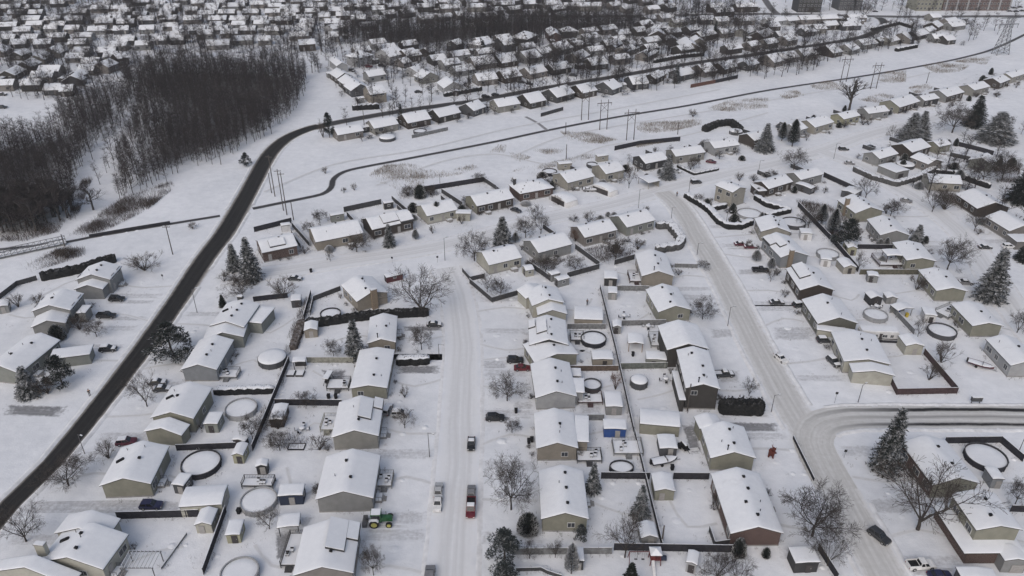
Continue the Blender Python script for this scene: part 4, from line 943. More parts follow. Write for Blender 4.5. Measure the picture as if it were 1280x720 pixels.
        m=MB(); m.box(-L/2,-w/2,.35,L/2,w/2,.6); m.obj('deck',['f_greywood'],r); s=MB(); s.box(-L/2,-w/2+.15,.6,L/2,w/2-.15,.68); s.obj('snow_cover',['snow'],r)
        for sy in (-1,1):
            m=MB(); m.box(-L/2,sy*w/2-.06,2.0,L/2,sy*w/2+.06,2.14); m.box(-L/2,sy*w/2-.05,1.1,L/2,sy*w/2+.05,1.2); n=int(L/1.6)
            for k in range(n+1): u=-L/2+L*k/n; m.box(u-.05,sy*w/2-.07,.35,u+.07,sy*w/2+.07,2.1)
            for k in range(n): u=-L/2+L*k/n; m.tube((u,sy*w/2,.6),(u+L/n,sy*w/2,2.05),.05,.05,4)
            m.obj('railing',['steel'],r)
        for u in (-L/2+1,L/2-1): m=MB(); m.box(u-.5,-w/2,-.2,u+.5,w/2,.35); m.obj('abutment',['concrete'],r)
    elif kind=='sandbox':
        r=T('garden_frame','frame'); m=MB(); w,l=3.2,1.8
        for s in (-1,1): m.box(-w/2,s*l/2-.05,.0,w/2,s*l/2+.05,.3); m.box(s*w/2-.05,-l/2,.0,s*w/2+.05,l/2,.3)
        m.obj('frame',['vent'],r); s=MB(); s.box(-w/2+.06,-l/2+.06,0,w/2-.06,l/2-.06,.16); s.obj('snow_cover',['snow'],r)
# ------------------------------------------------------------------ ground sheets
def smooth_path(pts,step=3.0):
    """Catmull-Rom through pts, even samples"""
    P=[Vector((p[0],p[1],0)) for p in pts]; P=[P[0]*2-P[1]]+P+[P[-1]*2-P[-2]]; out=[]
    for i in range(1,len(P)-2):
        L=(P[i+1]-P[i]).length; n=max(2,int(L/step))
        for k in range(n):
            t=k/n; a,b,c,d=P[i-1],P[i],P[i+1],P[i+2]
            # centripetal-ish: scale tangents to segment length
            m1=(c-a)*(L/max(1e-3,(c-b).length+(b-a).length)); m2=(d-b)*(L/max(1e-3,(d-c).length+(c-b).length))
            out.append(b*(2*t**3-3*t**2+1)+m1*(t**3-2*t**2+t)+c*(-2*t**3+3*t**2)+m2*(t**3-t**2))
    out.append(P[-2]); return out
def ribbon(name,mat,width,pts,z):
    Q=smooth_path(pts); n=len(Q); vs=[];uv=[]; s=0
    across=[0,.25,.5,.75,1]
    for i,q in enumerate(Q):
        d=(Q[min(n-1,i+1)]-Q[max(0,i-1)]).normalized(); nx=Vector((-d.y,d.x,0))
        if i: s+=(q-Q[i-1]).length
        for u in across: p=q+nx*((u-.5)*(width if mat!='asphalt' else max(5.6,min(8.2,5.8+(q.y-115)*.0225)))); vs.append((p.x,p.y,z)); uv.append((u,s))
    K=len(across); fs=[(i*K+k,i*K+k+1,(i+1)*K+k+1,(i+1)*K+k)[::-1] for i in range(n-1) for k in range(K-1)]
    me=bpy.data.meshes.new(name); me.from_pydata(vs,[],fs); me.materials.append(M(mat)); l=me.uv_layers.new(name='UVMap')
    for lp in me.loops: l.data[lp.index].uv=uv[lp.vertex_index]
    o=link(name,me); o['kind']='structure'; return Q
def bank(name,Q,off,width,h,mat,z=0,skip=lambda x,y:False):
    n=len(Q); vs=[]; rng=random.Random(n); prof=[(-.5,-.03),(-.3,.45),(-.05,.9),(.15,1),(.35,.5),(.5,-.03)]; hv=[rng.uniform(.35,1.1) for _ in range(n)]
    hv=[(hv[max(0,i-1)]+hv[i]+hv[min(n-1,i+1)])/3 for i in range(n)]
    for i,q in enumerate(Q):
        d=(Q[min(n-1,i+1)]-Q[max(0,i-1)]).normalized(); nx=Vector((-d.y,d.x,0)); j=rng.uniform(-.12,.12)
        for u,g in prof: p=q+nx*(off*(1 if mat!='snowbank' or name!='road_bank' else max(5.6,min(8.2,5.8+(q.y-115)*.0225))/8.2)+u*width+j); vs.append((p.x,p.y,z+g*h*hv[i]))
    K=len(prof); ok=[not skip(vs[i*K+2][0],vs[i*K+2][1]) for i in range(n)]
    me=bpy.data.meshes.new(name); me.from_pydata(vs,[],[(i*K+k,(i+1)*K+k,(i+1)*K+k+1,i*K+k+1) for i in range(n-1) if ok[i] and ok[i+1] for k in range(K-1)]); me.materials.append(M(mat))
    me.polygons.foreach_set('use_smooth',[True]*len(me.polygons)); o=link(name,me); o['kind']='structure'
def floor_sheet(name,mat,P,z,c=3.0):
    xs=[p[0] for p in P];ys=[p[1] for p in P]; idx={};vs=[];uv=[];fs=[]
    def dist(x,y):
        b=1e9
        for (a,e) in zip(P,P[1:]+P[:1]):
            L2=(e[0]-a[0])**2+(e[1]-a[1])**2; t=max(0,min(1,((x-a[0])*(e[0]-a[0])+(y-a[1])*(e[1]-a[1]))/L2)); b=min(b,math.hypot(x-a[0]-t*(e[0]-a[0]),y-a[1]-t*(e[1]-a[1])))
        return b if inpoly(x,y,P) else -b
    x0,y0=min(xs)-8,min(ys)-8; nx=int((max(xs)+8-x0)/c)+1; ny=int((max(ys)+8-y0)/c)+1
    D=[[dist(x0+i*c,y0+j*c) for i in range(nx+1)] for j in range(ny+1)]
    def vid(i,j):
        if (i,j) not in idx: idx[(i,j)]=len(vs); vs.append((x0+i*c,y0+j*c,z)); uv.append((max(-1,min(1,D[j][i]/18)),0))
        return idx[(i,j)]
    for j in range(ny):
        for i in range(nx):
            if max(D[j][i],D[j+1][i],D[j][i+1],D[j+1][i+1])>-7: fs.append((vid(i,j),vid(i+1,j),vid(i+1,j+1),vid(i,j+1)))
    me=bpy.data.meshes.new(name); me.from_pydata(vs,[],fs); me.materials.append(M(mat)); l=me.uv_layers.new(name='UVMap')
    for lp in me.loops: l.data[lp.index].uv=uv[lp.vertex_index]
    o=link(name,me); o['kind']='structure'; return o
def sheet(name,mat,pts,z):
    me=bpy.data.meshes.new(name); n=len(pts)
    me.from_pydata([(x,y,z) for x,y in pts],[],[tuple(range(n))]); me.materials.append(M(mat)); l=me.uv_layers.new(name='UVMap')
    if n==4: UV=[(0,0),(1,0),(1,1),(0,1)]
    else:
        xs=[p[0] for p in pts]; ys=[p[1] for p in pts]; UV=[((x-min(xs))/(max(xs)-min(xs))*.7+.15,(y-min(ys))/(max(ys)-min(ys))*.7+.15) for x,y in pts]
    for lp in me.loops: l.data[lp.index].uv=UV[lp.vertex_index]
    if me.polygons[0].normal.z<0: me.flip_normals()
    o=link(name,me); o['kind']='structure'; return o

EXPO=-0.20
# surveyed places, metres on the ground
HOUSES=[
(-30.72, 90.14, 9.76, 10.22, 1.627, 3.2, 'taupe', 'taupe house with stepped roof, second below the green tractor at bottom edge', 'the stepped-roof house below the tractor', {'steps': [(0.35, 1.0, 0.0, 0.62, 1), (0.62, 1.0, 0.62, 1.0, 1)], 'vents': 2}),
(-30.3, 107.18, 10.47, 11.34, 1.604, 3.3, 'grey', 'grey house with wide plain gable, just above the green tractor', 'the grey house above the tractor', {'vents': 2, 'porch': 1}),
(-31.47, 123.94, 9.42, 11.23, 1.624, 3.3, 'greige', 'greige house with stepped roof slabs beside two snowy cars', 'the greige stepped house', {'steps': [(0.35, 0.9, 0.05, 0.6, 1), (0.7, 1.0, 0.62, 1.0, 1)], 'vents': 2}),
(-31.31, 141.95, 8.22, 14.75, 1.594, 3.0, 'olive', 'low olive bungalow with snow ring on its roof, below the clipped hedge driveway', 'the low olive bungalow', {'pitch': 0.2, 'vents': 2}),
(-31.5, 158.07, 6.91, 11.81, 1.667, 3.0, 'tan', 'small dark beige bungalow beside the tall spruce and long hedge', 'the bungalow by the tall spruce', {'pitch': 0.34, 'vents': 1, 'pipe': 1}),
(-39.15, 177.76, 9.04, 10.5, 2.149, 3.2, 'tan', 'tan house with broad brick chimney on its gable, turned askew', 'the broad chimney house', {'chim': (0.06, -1.06, 'tanbrick', 1.6), 'vents': 2, 'ridge': 1}),
(9.21, 102.86, 8.44, 12.06, 1.576, 3.2, 'olive', 'olive bungalow with three roof vents behind the big bare maple', 'the olive bungalow by the maple', {'vents': 3}),
(8.72, 120.43, 8.28, 10.78, 1.588, 3.2, 'tan', 'tan bungalow with side wing opposite the black driveway car', 'the tan bungalow with side wing', {'vents': 1, 'lean': [(14.09, 121.18, 2.9, 8.13, 1.492, 3.1)]}),
(9.02, 137.42, 8.98, 12.55, 1.637, 3.2, 'lightgrey', 'pale grey bungalow with side wing and red deck behind', 'the pale grey bungalow', {'vents': 2, 'lean': [(14.51, 135.61, 2.58, 5.25, 1.523, 3.1)]}),
(8.98, 149.75, 10.89, 8.05, 1.905, 2.9, 'olive', 'low olive gabled house squeezed against the dark gabled one above', 'the low olive gabled house', {'pitch': 0.24, 'vents': 1}),
(8.62, 155.88, 9.33, 10.93, 1.579, 3.6, 'dark', 'dark gabled house with stepped roof slabs beside a round pool', 'the dark stepped house', {'steps': [(0.3, 0.75, 0.08, 0.6, -1), (0.6, 0.9, 0.65, 1.0, -1)], 'vents': 3}),
(8.52, 172.9, 8.57, 7.89, 1.765, 3.6, 'cream', 'cream house with lower garage in front, brown shed roof beside', 'the cream house with lower garage', {'vents': 2, 'sub': [(10.06, 167.64, 7.62, 4.26, 1.635, 2.7), (5.29, 176.43, 6.68, 5.42, 2.057, 3.2)]}),
(-3.91, 197.78, 9.4, 10.67, 0.474, 3.1, 'cream', 'cream bungalow with dark windows facing a fenced corner yard', 'the cream corner bungalow', {'vents': 2}),
(10.49, 205.77, 9.4, 11.92, 0.519, 3.1, 'grey', "grey end-gabled bungalow, second along the corner street's lower side", 'the grey end-gabled bungalow', {'vents': 2}),
(25.08, 215.47, 8.79, 11.98, 0.486, 3.1, 'taupe', 'taupe bungalow beside a rusty bush, third along the corner street', 'the taupe bungalow by the rusty bush', {'vents': 2}),
(38.06, 222.88, 9.4, 11.17, 0.513, 3.1, 'greengrey', 'green-grey bungalow enclosed by a snowy U-shaped hedge', 'the bungalow inside the U-shaped hedge', {'vents': 2}),
(-69.85, 205.14, 9.4, 10.44, 0.488, 3.2, 'brick', 'dark brick split-level with stepped roof beside the two large spruces', 'the brick split-level by two spruces', {'steps': [(0.25, 0.7, 0.25, 0.8, 1)], 'vents': 1}),
(-54.16, 213.91, 10.61, 14.73, 0.456, 3.0, 'tan', 'long tan bungalow with shutters, second in the row below the bike path', 'the long tan bungalow', {'vents': 1}),
(-39.19, 221.65, 9.4, 13.94, 0.517, 3.2, 'brown', 'brown brick split-level behind a lone small spruce', 'the brown split-level', {'steps': [(0.3, 0.68, 0.1, 0.8, 1), (0.68, 1, 0.3, 1.0, 1)], 'vents': 1}),
(-24.59, 231.36, 9.4, 10.94, 0.507, 3.0, 'cream', 'white bungalow with a dark columnar evergreen before its front wall', 'the white bungalow with columnar evergreen', {'vents': 1, 'lean': [(-15.69, 229.22, 5.04, 3.12, 1.535, 2.6)]}),
(-7.65, 239.87, 9.4, 14.12, 0.51, 3.1, 'olive', 'long house with olive gable and brown brick front wall', 'the long brown-fronted house', {'front': 'brown', 'vents': 1}),
(6.66, 249.97, 9.4, 13.21, 0.443, 3.0, 'brick', 'hip-roofed dark brick house with pointed entry gable', 'the hip-roofed brick house', {'hip': 1, 'front': 'brick', 'chim': (-0.5, -0.8, 'dark', 0.8)}),
(21.91, 260.02, 9.84, 12.03, 0.571, 3.0, 'beige', 'beige bungalow behind the first white arched car shelter', 'the beige bungalow by the shelter', {'vents': 1}),
(35.1, 266.81, 9.36, 8.66, 0.529, 3.2, 'beige', 'beige house end with green shrub at front, beside second arched shelter', 'the beige house by second shelter', {'vents': 1}),
(52.27, 277.83, 8.46, 10.7, 0.493, 3.0, 'dark', 'dark walled bungalow behind a snowy bare tree and conifer', 'the dark walled bungalow', {'vents': 1}),
(67.08, 285.35, 7.71, 13.44, 0.373, 3.0, 'greige', 'grey bungalow with dark windows behind the low hedge and red car', 'the grey bungalow by red car', {'vents': 1}),
(83.16, 294.17, 7.8, 11.93, 0.369, 3.0, 'lightgrey', 'pale bungalow with white corner posts left of the dark gabled one', 'the pale post-front bungalow', {'vents': 1}),
(99.02, 303.96, 8.57, 10.41, 0.604, 3.0, 'brown', 'dark gabled bungalow with snowy spruce at its right', 'the dark gable by snowy spruce', {'vents': 1}),
(118.63, 315.39, 8.83, 7.5, 0.634, 3.0, 'grey', 'grey bungalow behind two narrow dark cedars', 'the bungalow behind two cedars', {}),
(129.91, 321.96, 9.4, 13.22, 0.613, 3.0, 'beige', 'beige bungalow right of the two narrow cedars, snow-laden roof', 'the bungalow right of the cedars', {}),
(146.27, 331.58, 7.48, 11.09, 0.542, 3.0, 'yellow', 'yellow-green bungalow below the tall bare poplar', 'the yellow-green bungalow', {}),
(161.69, 339.31, 7.58, 11.9, 0.358, 3.0, 'grey', 'grey bungalow with dark shutters right of the yellow-green one', 'the grey shuttered bungalow', {}),
(179.26, 352.46, 10.45, 17.22, 0.624, 3.0, 'olive', 'olive end-gabled bungalow with brown front by the corridor shrubs', 'the olive brown-front bungalow', {'front': 'brown'}),
(194.53, 359.04, 6.94, 10.29, 0.461, 3.0, 'grey', 'small bungalow with dark striped front left of a large brown-walled one', 'the small striped-front bungalow', {'front': 'dark'}),
(208.8, 368.6, 9.67, 14.91, 0.582, 3.0, 'grey', 'large brown-walled bungalow near the big dark spruces, grey gable', 'the large brown-walled bungalow', {'front': 'brown'}),
(227.47, 378.62, 8.33, 13.54, 0.555, 3.0, 'greige', 'snowy bungalow behind a row of dark cedars at right', 'the bungalow behind the cedar row', {}),
(245.49, 391.42, 8.47, 12.06, 0.679, 3.0, 'brown', 'brown bungalow above the cedar row near the right edge', 'the brown bungalow near right edge', {}),
(260.77, 403.36, 7.25, 18.27, 0.607, 3.0, 'beige', 'beige bungalow at the right edge beside corridor, last of its row', 'the last bungalow at right edge', {}),
(74.03, 243.56, 7.01, 7.94, 2.167, 5.4, 'beige', 'two-storey beige house behind the long snow-capped hedge', 'the two-storey house behind the hedge', {'vents': 1, 'pitch': 0.3, 'ridge': 1}),
(91.61, 253.69, 7.34, 12.61, 0.576, 3.0, 'brown', 'brown-walled bungalow next right of the two-storey beige one', 'the brown-walled corner bungalow', {'vents': 1, 'lean': [(85.54, 249.69, 3.22, 6.46, 1.758, 2.6)]}),
(105.22, 261.28, 7.21, 11.67, 0.517, 3.1, 'grey', 'grey gabled bungalow with fenced yard below the sloping street tree', 'the grey gabled fenced bungalow', {'vents': 1}),
(113.89, 232.5, 10.02, 11.1, 1.74, 3.3, 'olive', 'olive and tan gabled house with tall chimney among dark bushes', 'the house with tall chimney', {'vents': 3, 'chim': (-0.9, 0.1, 'tanbrick', 1.3), 'ridge': 1}),
(116.05, 215.91, 9.07, 11.46, 1.528, 3.2, 'grey', 'grey gabled house above the house with red deck', 'the grey gabled cul-de-sac house', {'vents': 2, 'ridge': 1}),
(116.51, 199.41, 8.32, 11.46, 1.499, 3.2, 'olive', 'pale olive house with square red deck on its left', 'the house with red deck', {'vents': 1, 'pitch': 0.22, 'ridge': 1}),
(116.49, 182.32, 8.22, 11.53, 1.535, 3.2, 'olive', 'olive house behind the big snowy spruce, brown bush at left', 'the olive house by the big spruce', {'vents': 1, 'pitch': 0.24, 'ridge': 1}),
(116.57, 164.7, 7.72, 10.65, 1.573, 3.2, 'olive', 'beige house with cluttered deck beside the oval snowy pool', 'the beige house by oval pool', {'vents': 1, 'pitch': 0.24, 'ridge': 1}),
(116.58, 148.22, 7.58, 11.05, 1.559, 3.2, 'lightgrey', 'grey-walled house at the right edge above the snowy boat', 'the grey house at right edge', {'vents': 1, 'ridge': 1}),
(80.89, 217.59, 9.19, 9.66, 1.501, 3.1, 'beige', 'bungalow at the top of the right street, roof meeting its neighbour', 'the top east-side bungalow', {'vents': 3, 'ridge': 1}),
(79.99, 202.41, 8.7, 13.15, 1.711, 3.4, 'bluegrey', 'blue-grey house with tan chimney and stepped roof slabs', 'the blue-grey chimney house', {'vents': 1, 'steps': [(0.35, 0.8, 0.15, 0.6, -1), (0.55, 0.95, 0.6, 1.0, -1)], 'chim': (-0.32, -1.04, 'tanbrick', 1.2), 'ridge': 1}),
(80.72, 182.9, 9.26, 12.19, 1.573, 3.3, 'brown', 'brown-footed house with notched roof slab below the blue-grey one', 'the notched-roof house', {'vents': 1, 'steps': [(0.4, 1.0, 0.1, 0.7, -1)], 'ridge': 1}),
(80.13, 166.22, 10.1, 11.78, 1.579, 3.3, 'olivedark', 'big olive-gabled house above the travel trailer', 'the house above the trailer', {'vents': 1, 'ridge': 1}),
(81.52, 149.9, 10.37, 12.33, 1.449, 3.2, 'cream', 'cream house with broad low gable beside the dark red fence', 'the cream broad-gabled house', {'vents': 2, 'pitch': 0.2, 'sub': [(80.97, 141.66, 9.15, 3.55, 1.421, 2.9, 0.2)], 'lean': [(79.16, 158.71, 8.93, 2.64, 1.271, 2.6)], 'ridge': 1}),
(39.92, 191.36, 9.03, 13.4, 1.571, 3.2, 'tan', 'tan bungalow with small snowy hedge block at right, red deck at left', 'the tan bungalow by red deck', {'vents': 2, 'pipe': 1}),
(40.48, 172.14, 8.84, 11.59, 1.7, 3.2, 'olive', 'olive bungalow with round bare tree beside its gable', 'the olive bungalow by round tree', {'vents': 3}),
(40.69, 138.19, 7.3, 14.31, 1.523, 5.6, 'darkbrown', 'dark brown two-storey house with long roof above the tall dark hedge', 'the dark two-storey house', {'vents': 3, 'pitch': 0.33, 'sub': [(40.15, 151.89, 9.77, 10.4, 1.616, 4.9)], 'lean': [(36.33, 135.52, 1.48, 10.55, 1.545, 3.2)], 'pipe': 1}),
(42.46, 116.87, 8.81, 9.23, 1.566, 3.2, 'olive', 'olive bungalow below the tall dark hedge, notched roof and black pipe', 'the olive notched bungalow', {'vents': 2, 'pipe': 1, 'sub': [(40.01, 123.09, 4.88, 3.96, 1.668, 3.2)]}),
(41.79, 100.84, 9.14, 14.58, 1.579, 3.2, 'redbrick', 'long red brick bungalow with three roof vents on the right street', 'the long brick bungalow', {'vents': 4}),
(81.32, 111.1, 9.13, 11.9, 1.63, 3.3, 'olive', 'olive-gabled house with dark red brick side behind the lone street spruce', 'the brick-sided olive house', {'front': 'redbrick', 'vents': 2, 'ridge': 1}),
(81.29, 95.97, 7.84, 8.44, 1.584, 6.0, 'olive', 'two-storey olive house with wraparound lower roof at bottom right', 'the two-storey wraparound house', {'vents': 2, 'pitch': 0.25, 'skirt': 1, 'ridge': 1}),
(-71.38, 110.31, 9.32, 10.41, 1.628, 3.2, 'olive', 'beige gabled house above the blue car, near the left road', 'the beige house by blue car', {'vents': 1, 'skylight': 1}),
(-71.52, 90.43, 11.5, 7.5, 1.443, 3.2, 'cream', 'large cream house with white chimney at the bottom left', 'the large cream house', {'vents': 2, 'skylight': 1, 'sub': [(-73.22, 95.27, 9.62, 4.24, 1.481, 3.2), (-77.44, 85.86, 15.07, 2.58, 1.393, 2.7)], 'chim': (-0.95, -0.62, 'cream', 1.7)}),
(-69.29, 128.8, 8.98, 10.41, 1.539, 3.7, 'olive', 'greige house with stepped double front gables by the maroon car', 'the double-gabled greige house', {'vents': 1, 'skylight': 1, 'sub': [(-69.83, 121.49, 8.25, 3.5, 1.423, 2.9)]}),
(-70.25, 147.22, 8.21, 12.18, 1.567, 3.2, 'bluegrey', 'blue-grey bungalow below the cluster of stepped gables', 'the blue-grey bungalow', {'vents': 2}),
(-69.01, 163.77, 8.68, 11.03, 1.5, 3.7, 'greengrey', 'sage green house with three stacked roofs and dark chimney', 'the sage three-roofed house', {'vents': 3, 'skylight': 1, 'sub': [(-69.37, 157.03, 9.47, 5.71, 1.7, 3.0)], 'lean': [(-63.14, 164.93, 4.28, 7.75, 1.399, 3.1)], 'chim': (-0.1, 0.95, 'dark', 1.3)}),
(-112.98, 147.16, 9.13, 13.71, 1.407, 3.2, 'greengrey', 'green-grey house with flat-roofed carport near the pale pine', 'the carport house', {'vents': 2, 'lean': [(-102.84, 149.04, 8.78, 4.28, 1.812, 2.7)]}),
(-115.78, 168.98, 9.62, 8.4, 1.646, 4.2, 'grey', 'grey split house with lower front gable near two black pickups', 'the grey split house by pickups', {'vents': 1, 'sub': [(-114.62, 162.61, 7.89, 5.45, 1.837, 3.0)], 'lean': [(-109.1, 168.12, 2.33, 3.99, 1.632, 2.8)]}),
(-112.62, 184.72, 9.25, 7.76, 1.594, 4.2, 'grey', 'grey stepped house at the top of the left row, below the dark hedge', 'the topmost left-row house', {'vents': 2, 'sub': [(-112.6, 179.92, 7.64, 4.34, 1.584, 3.0)]}),
(156.88, 291.34, 9.68, 12.56, 0.569, 3.0, 'brown', 'brown-gabled house above the long fence corner', 'the brown-gabled house', {'vents': 1}),
(169.5, 294.65, 6.37, 7.5, 0.479, 3.0, 'olive', 'olive bungalow right of the brown gable, yard cluttered', 'the olive cluttered bungalow', {}),
(141.56, 282.83, 7.6, 11.44, 0.547, 3.0, 'grey', 'grey bungalow left of the covered round pool, dark bush in front', 'the grey bungalow by covered pool', {'vents': 1}),
(156.13, 276.35, 7.61, 8.44, 1.972, 3.0, 'taupe', 'snow-roofed house with grey right gable right of covered pool', 'the grey right-gabled house', {'ridge': 1}),
(152.62, 256.78, 8.91, 11.06, 2.98, 3.0, 'beige', 'beige house with porch on the curve of the cul-de-sac', 'the beige cul-de-sac house', {'vents': 1, 'ridge': 1}),
(156.43, 237.12, 11.34, 12.28, 1.644, 3.0, 'brown', 'brown-gabled house behind dark bare bushes on the cul-de-sac', 'the house behind bare bushes', {'vents': 1, 'ridge': 1}),
(177.3, 275.93, 8.41, 7.5, 0.825, 3.0, 'greengrey', 'green-walled house above the dark bushes at right', 'the green house above the bushes', {}),
(156.07, 219.59, 9.72, 11.16, 1.715, 3.1, 'taupe', 'grey house with dark front at the right edge, white van outside', 'the house by the white van', {'vents': 0, 'lean': [(153.91, 209.77, 5.97, 5.43, 1.58, 2.6)], 'ridge': 1}),
(-346.9, 550.81, 8.64, 7.54, 0.496, 3.2, 'grey', None, 'row second from the top edge at far left', {}),
(-330.94, 553.53, 8.64, 13.1, 0.092, 3.2, 'grey', None, 'row second from the top edge at far left', {}),
(-300.47, 552.09, 8.64, 11.98, 0.151, 3.2, 'grey', None, 'row second from the top edge at far left', {}),
(-282.61, 553.53, 8.64, 12.85, 0.094, 3.2, 'grey', None, 'row second from the top edge at far left', {}),
(-267.73, 552.39, 8.64, 12.04, 0.1, 3.2, 'grey', None, 'row second from the top edge at far left', {}),
(-250.82, 552.08, 8.64, 10.99, 0.164, 3.2, 'grey', None, 'row second from the top edge at far left', {}),
(-235.05, 555.77, 8.64, 7.21, 0.169, 3.2, 'grey', None, 'row second from the top edge at far left', {}),
(-219.68, 553.79, 8.64, 12.26, 0.148, 3.2, 'grey', None, 'row second from the top edge at far left', {}),
(-316.7, 516.38, 8.64, 10.85, 0.247, 3.0, 'greige', None, 'row third from the top edge at far left', {}),
(-268.91, 518.7, 8.64, 11.78, 0.182, 3.0, 'greige', None, 'row third from the top edge at far left', {}),
(-254.03, 519.67, 8.64, 9.71, 0.223, 3.0, 'greige', None, 'row third from the top edge at far left', {}),
(-238.11, 521.69, 8.64, 9.27, 0.235, 3.0, 'greige', None, 'row third from the top edge at far left', {}),
(-217.08, 518.22, 8.64, 6.36, 0.381, 3.0, 'greige', None, 'row third from the top edge at far left', {}),
(-204.58, 519.69, 8.64, 10.43, 0.207, 3.0, 'greige', None, 'row third from the top edge at far left', {}),
(-369.4, 597.65, 8.64, 13.92, 0.15, 3.2, 'taupe', None, 'row at the very top edge at far left', {}),
(-352.71, 597.34, 8.64, 10.54, 0.132, 3.2, 'taupe', None, 'row at the very top edge at far left', {}),
(-302.09, 594.75, 8.64, 13.07, 0.105, 3.2, 'taupe', None, 'row at the very top edge at far left', {}),
(-288.42, 594.74, 8.64, 11.25, 0.122, 3.2, 'taupe', None, 'row at the very top edge at far left', {}),
(-308.13, 614.34, 8.64, 9.47, 0.233, 3.2, 'taupe', None, 'row at the very top edge at far left', {}),
(-297.98, 479.01, 8.64, 9.2, 0.254, 3.0, 'grey', None, 'scattered row just above the left wood', {}),
(-283.83, 479.04, 8.64, 10.44, 0.223, 3.0, 'grey', None, 'scattered row just above the left wood', {}),
(-262.71, 479.29, 8.64, 10.47, 0.178, 3.0, 'grey', None, 'scattered row just above the left wood', {}),
(-216.07, 489.56, 8.64, 7.99, 0.121, 3.0, 'grey', None, 'scattered row just above the left wood', {}),
(-206.31, 489.76, 8.64, 8.41, 0.173, 3.0, 'grey', None, 'scattered row just above the left wood', {}),
(-262.17, 407.36, 9.07, 12.9, 1.635, 3.2, 'greige', None, 'slanting row at the far left above the snowy court', {}),
(-262.83, 424.09, 9.68, 11.16, 1.588, 3.2, 'greige', None, 'slanting row at the far left above the snowy court', {}),
(-264.84, 440.54, 9.73, 11.53, 1.59, 3.2, 'greige', None, 'slanting row at the far left above the snowy court', {}),
(-264.69, 455.5, 11.52, 10.97, 1.549, 3.2, 'greige', None, 'slanting row at the far left above the snowy court', {}),
(-297.9, 457.53, 10.84, 9.79, 1.566, 3.2, 'greige', None, 'slanting row at the far left above the snowy court', {}),
(-225.54, 442.57, 8.64, 7.73, 0.105, 4.0, 'olive', None, "cluster beside the left wood's upper edge", {}),
(-218.48, 436.76, 8.64, 6.36, 0.863, 4.5, 'brown', None, "cluster beside the left wood's upper edge", {}),
(-226.33, 416.02, 8.64, 8.64, 0.042, 3.0, 'grey', None, "cluster beside the left wood's upper edge", {}),
(-219.09, 420.58, 9.7, 10.07, 1.435, 4.0, 'taupe', None, "cluster beside the left wood's upper edge", {}),
(-226.17, 404.51, 8.11, 6.91, 1.481, 3.0, 'grey', None, "cluster beside the left wood's upper edge", {}),
(-223.17, 394.08, 10.22, 6.36, 1.717, 3.0, 'dark', None, "cluster beside the left wood's upper edge", {}),
(-224.91, 377.82, 8.64, 7.96, 0.076, 3.0, 'grey', None, "cluster beside the left wood's upper edge", {}),
(-217.19, 375.74, 8.64, 6.36, 0.22, 3.0, 'grey', None, "cluster beside the left wood's upper edge", {}),
(-222.74, 602.6, 8.64, 10.28, 0.137, 3.2, 'taupe', None, 'top-edge row left of the strip wood', {}),
(-207.52, 604.57, 8.64, 16.35, 0.174, 3.2, 'taupe', None, 'top-edge row left of the strip wood', {}),
(-189.84, 613.4, 8.64, 14.96, 0.097, 3.2, 'taupe', None, 'top-edge row left of the strip wood', {}),
(-163.23, 596.05, 8.64, 14.62, 0.094, 3.2, 'taupe', None, 'top-edge row left of the strip wood', {}),
(-151.96, 603.89, 8.64, 7.35, 0.193, 3.2, 'taupe', None, 'top-edge row left of the strip wood', {}),
(-142.14, 604.21, 8.64, 10.08, 0.212, 3.2, 'taupe', None, 'top-edge row left of the strip wood', {}),
(-126.35, 603.95, 8.64, 15.51, 0.091, 3.2, 'taupe', None, 'top-edge row left of the strip wood', {}),
(-108.17, 604.56, 8.64, 14.91, 0.191, 3.2, 'taupe', None, 'top-edge row left of the strip wood', {}),
(-202.41, 553.53, 8.64, 12.43, 0.097, 3.2, 'brown', None, 'second row left of the strip wood', {}),
(-187.45, 553.53, 8.64, 12.8, 0.094, 3.2, 'brown', None, 'second row left of the strip wood', {}),
(-173.4, 552.39, 8.64, 10.73, 0.112, 3.2, 'brown', None, 'second row left of the strip wood', {}),
(-156.42, 551.26, 8.64, 11.32, 0.106, 3.2, 'brown', None, 'second row left of the strip wood', {}),
(-119.18, 568.64, 8.64, 9.95, 0.127, 3.2, 'brown', None, 'second row left of the strip wood', {}),
(-105.98, 555.8, 8.64, 10.35, 0.117, 3.2, 'brown', None, 'second row left of the strip wood', {}),
(-190.14, 520.48, 8.64, 10.57, 0.153, 3.0, 'grey', None, 'third row left of the strip wood', {}),
(-171.6, 519.24, 8.64, 10.36, 0.103, 3.0, 'grey', None, 'third row left of the strip wood', {}),
(-153.9, 518.24, 8.64, 12.12, 0.088, 3.0, 'grey', None, 'third row left of the strip wood', {}),
(-176.36, 475.31, 8.64, 13.53, 0.204, 3.2, 'greige', None, 'row touching the top of the left wood', {}),
(-165.73, 488.34, 8.64, 12.46, 0.194, 3.2, 'greige', None, 'row touching the top of the left wood', {}),
(-152.3, 488.08, 8.64, 8.19, 0.236, 3.2, 'greige', None, 'row touching the top of the left wood', {}),
(-114.99, 519.11, 8.64, 11.96, 0.959, 4.5, 'lightgrey', None, 'pair of stepped houses below the top-left street end', {}),
(-111.19, 496.44, 8.64, 6.7, 0.225, 4.0, 'lightgrey', None, 'pair of stepped houses below the top-left street end', {}),
(-84.78, 436.77, 10.21, 11.8, 0.897, 5.6, 'lightgrey', None, 'court of houses right of the left wood', {'hip': 1}),
(-94.65, 425.69, 6.5, 16.91, 2.027, 4.2, 'lightgrey', None, 'court of houses right of the left wood', {'ridge': 1}),
(-88.6, 401.79, 8.87, 12.64, 2.1, 3.4, 'grey', None, 'court of houses right of the left wood', {'ridge': 1}),
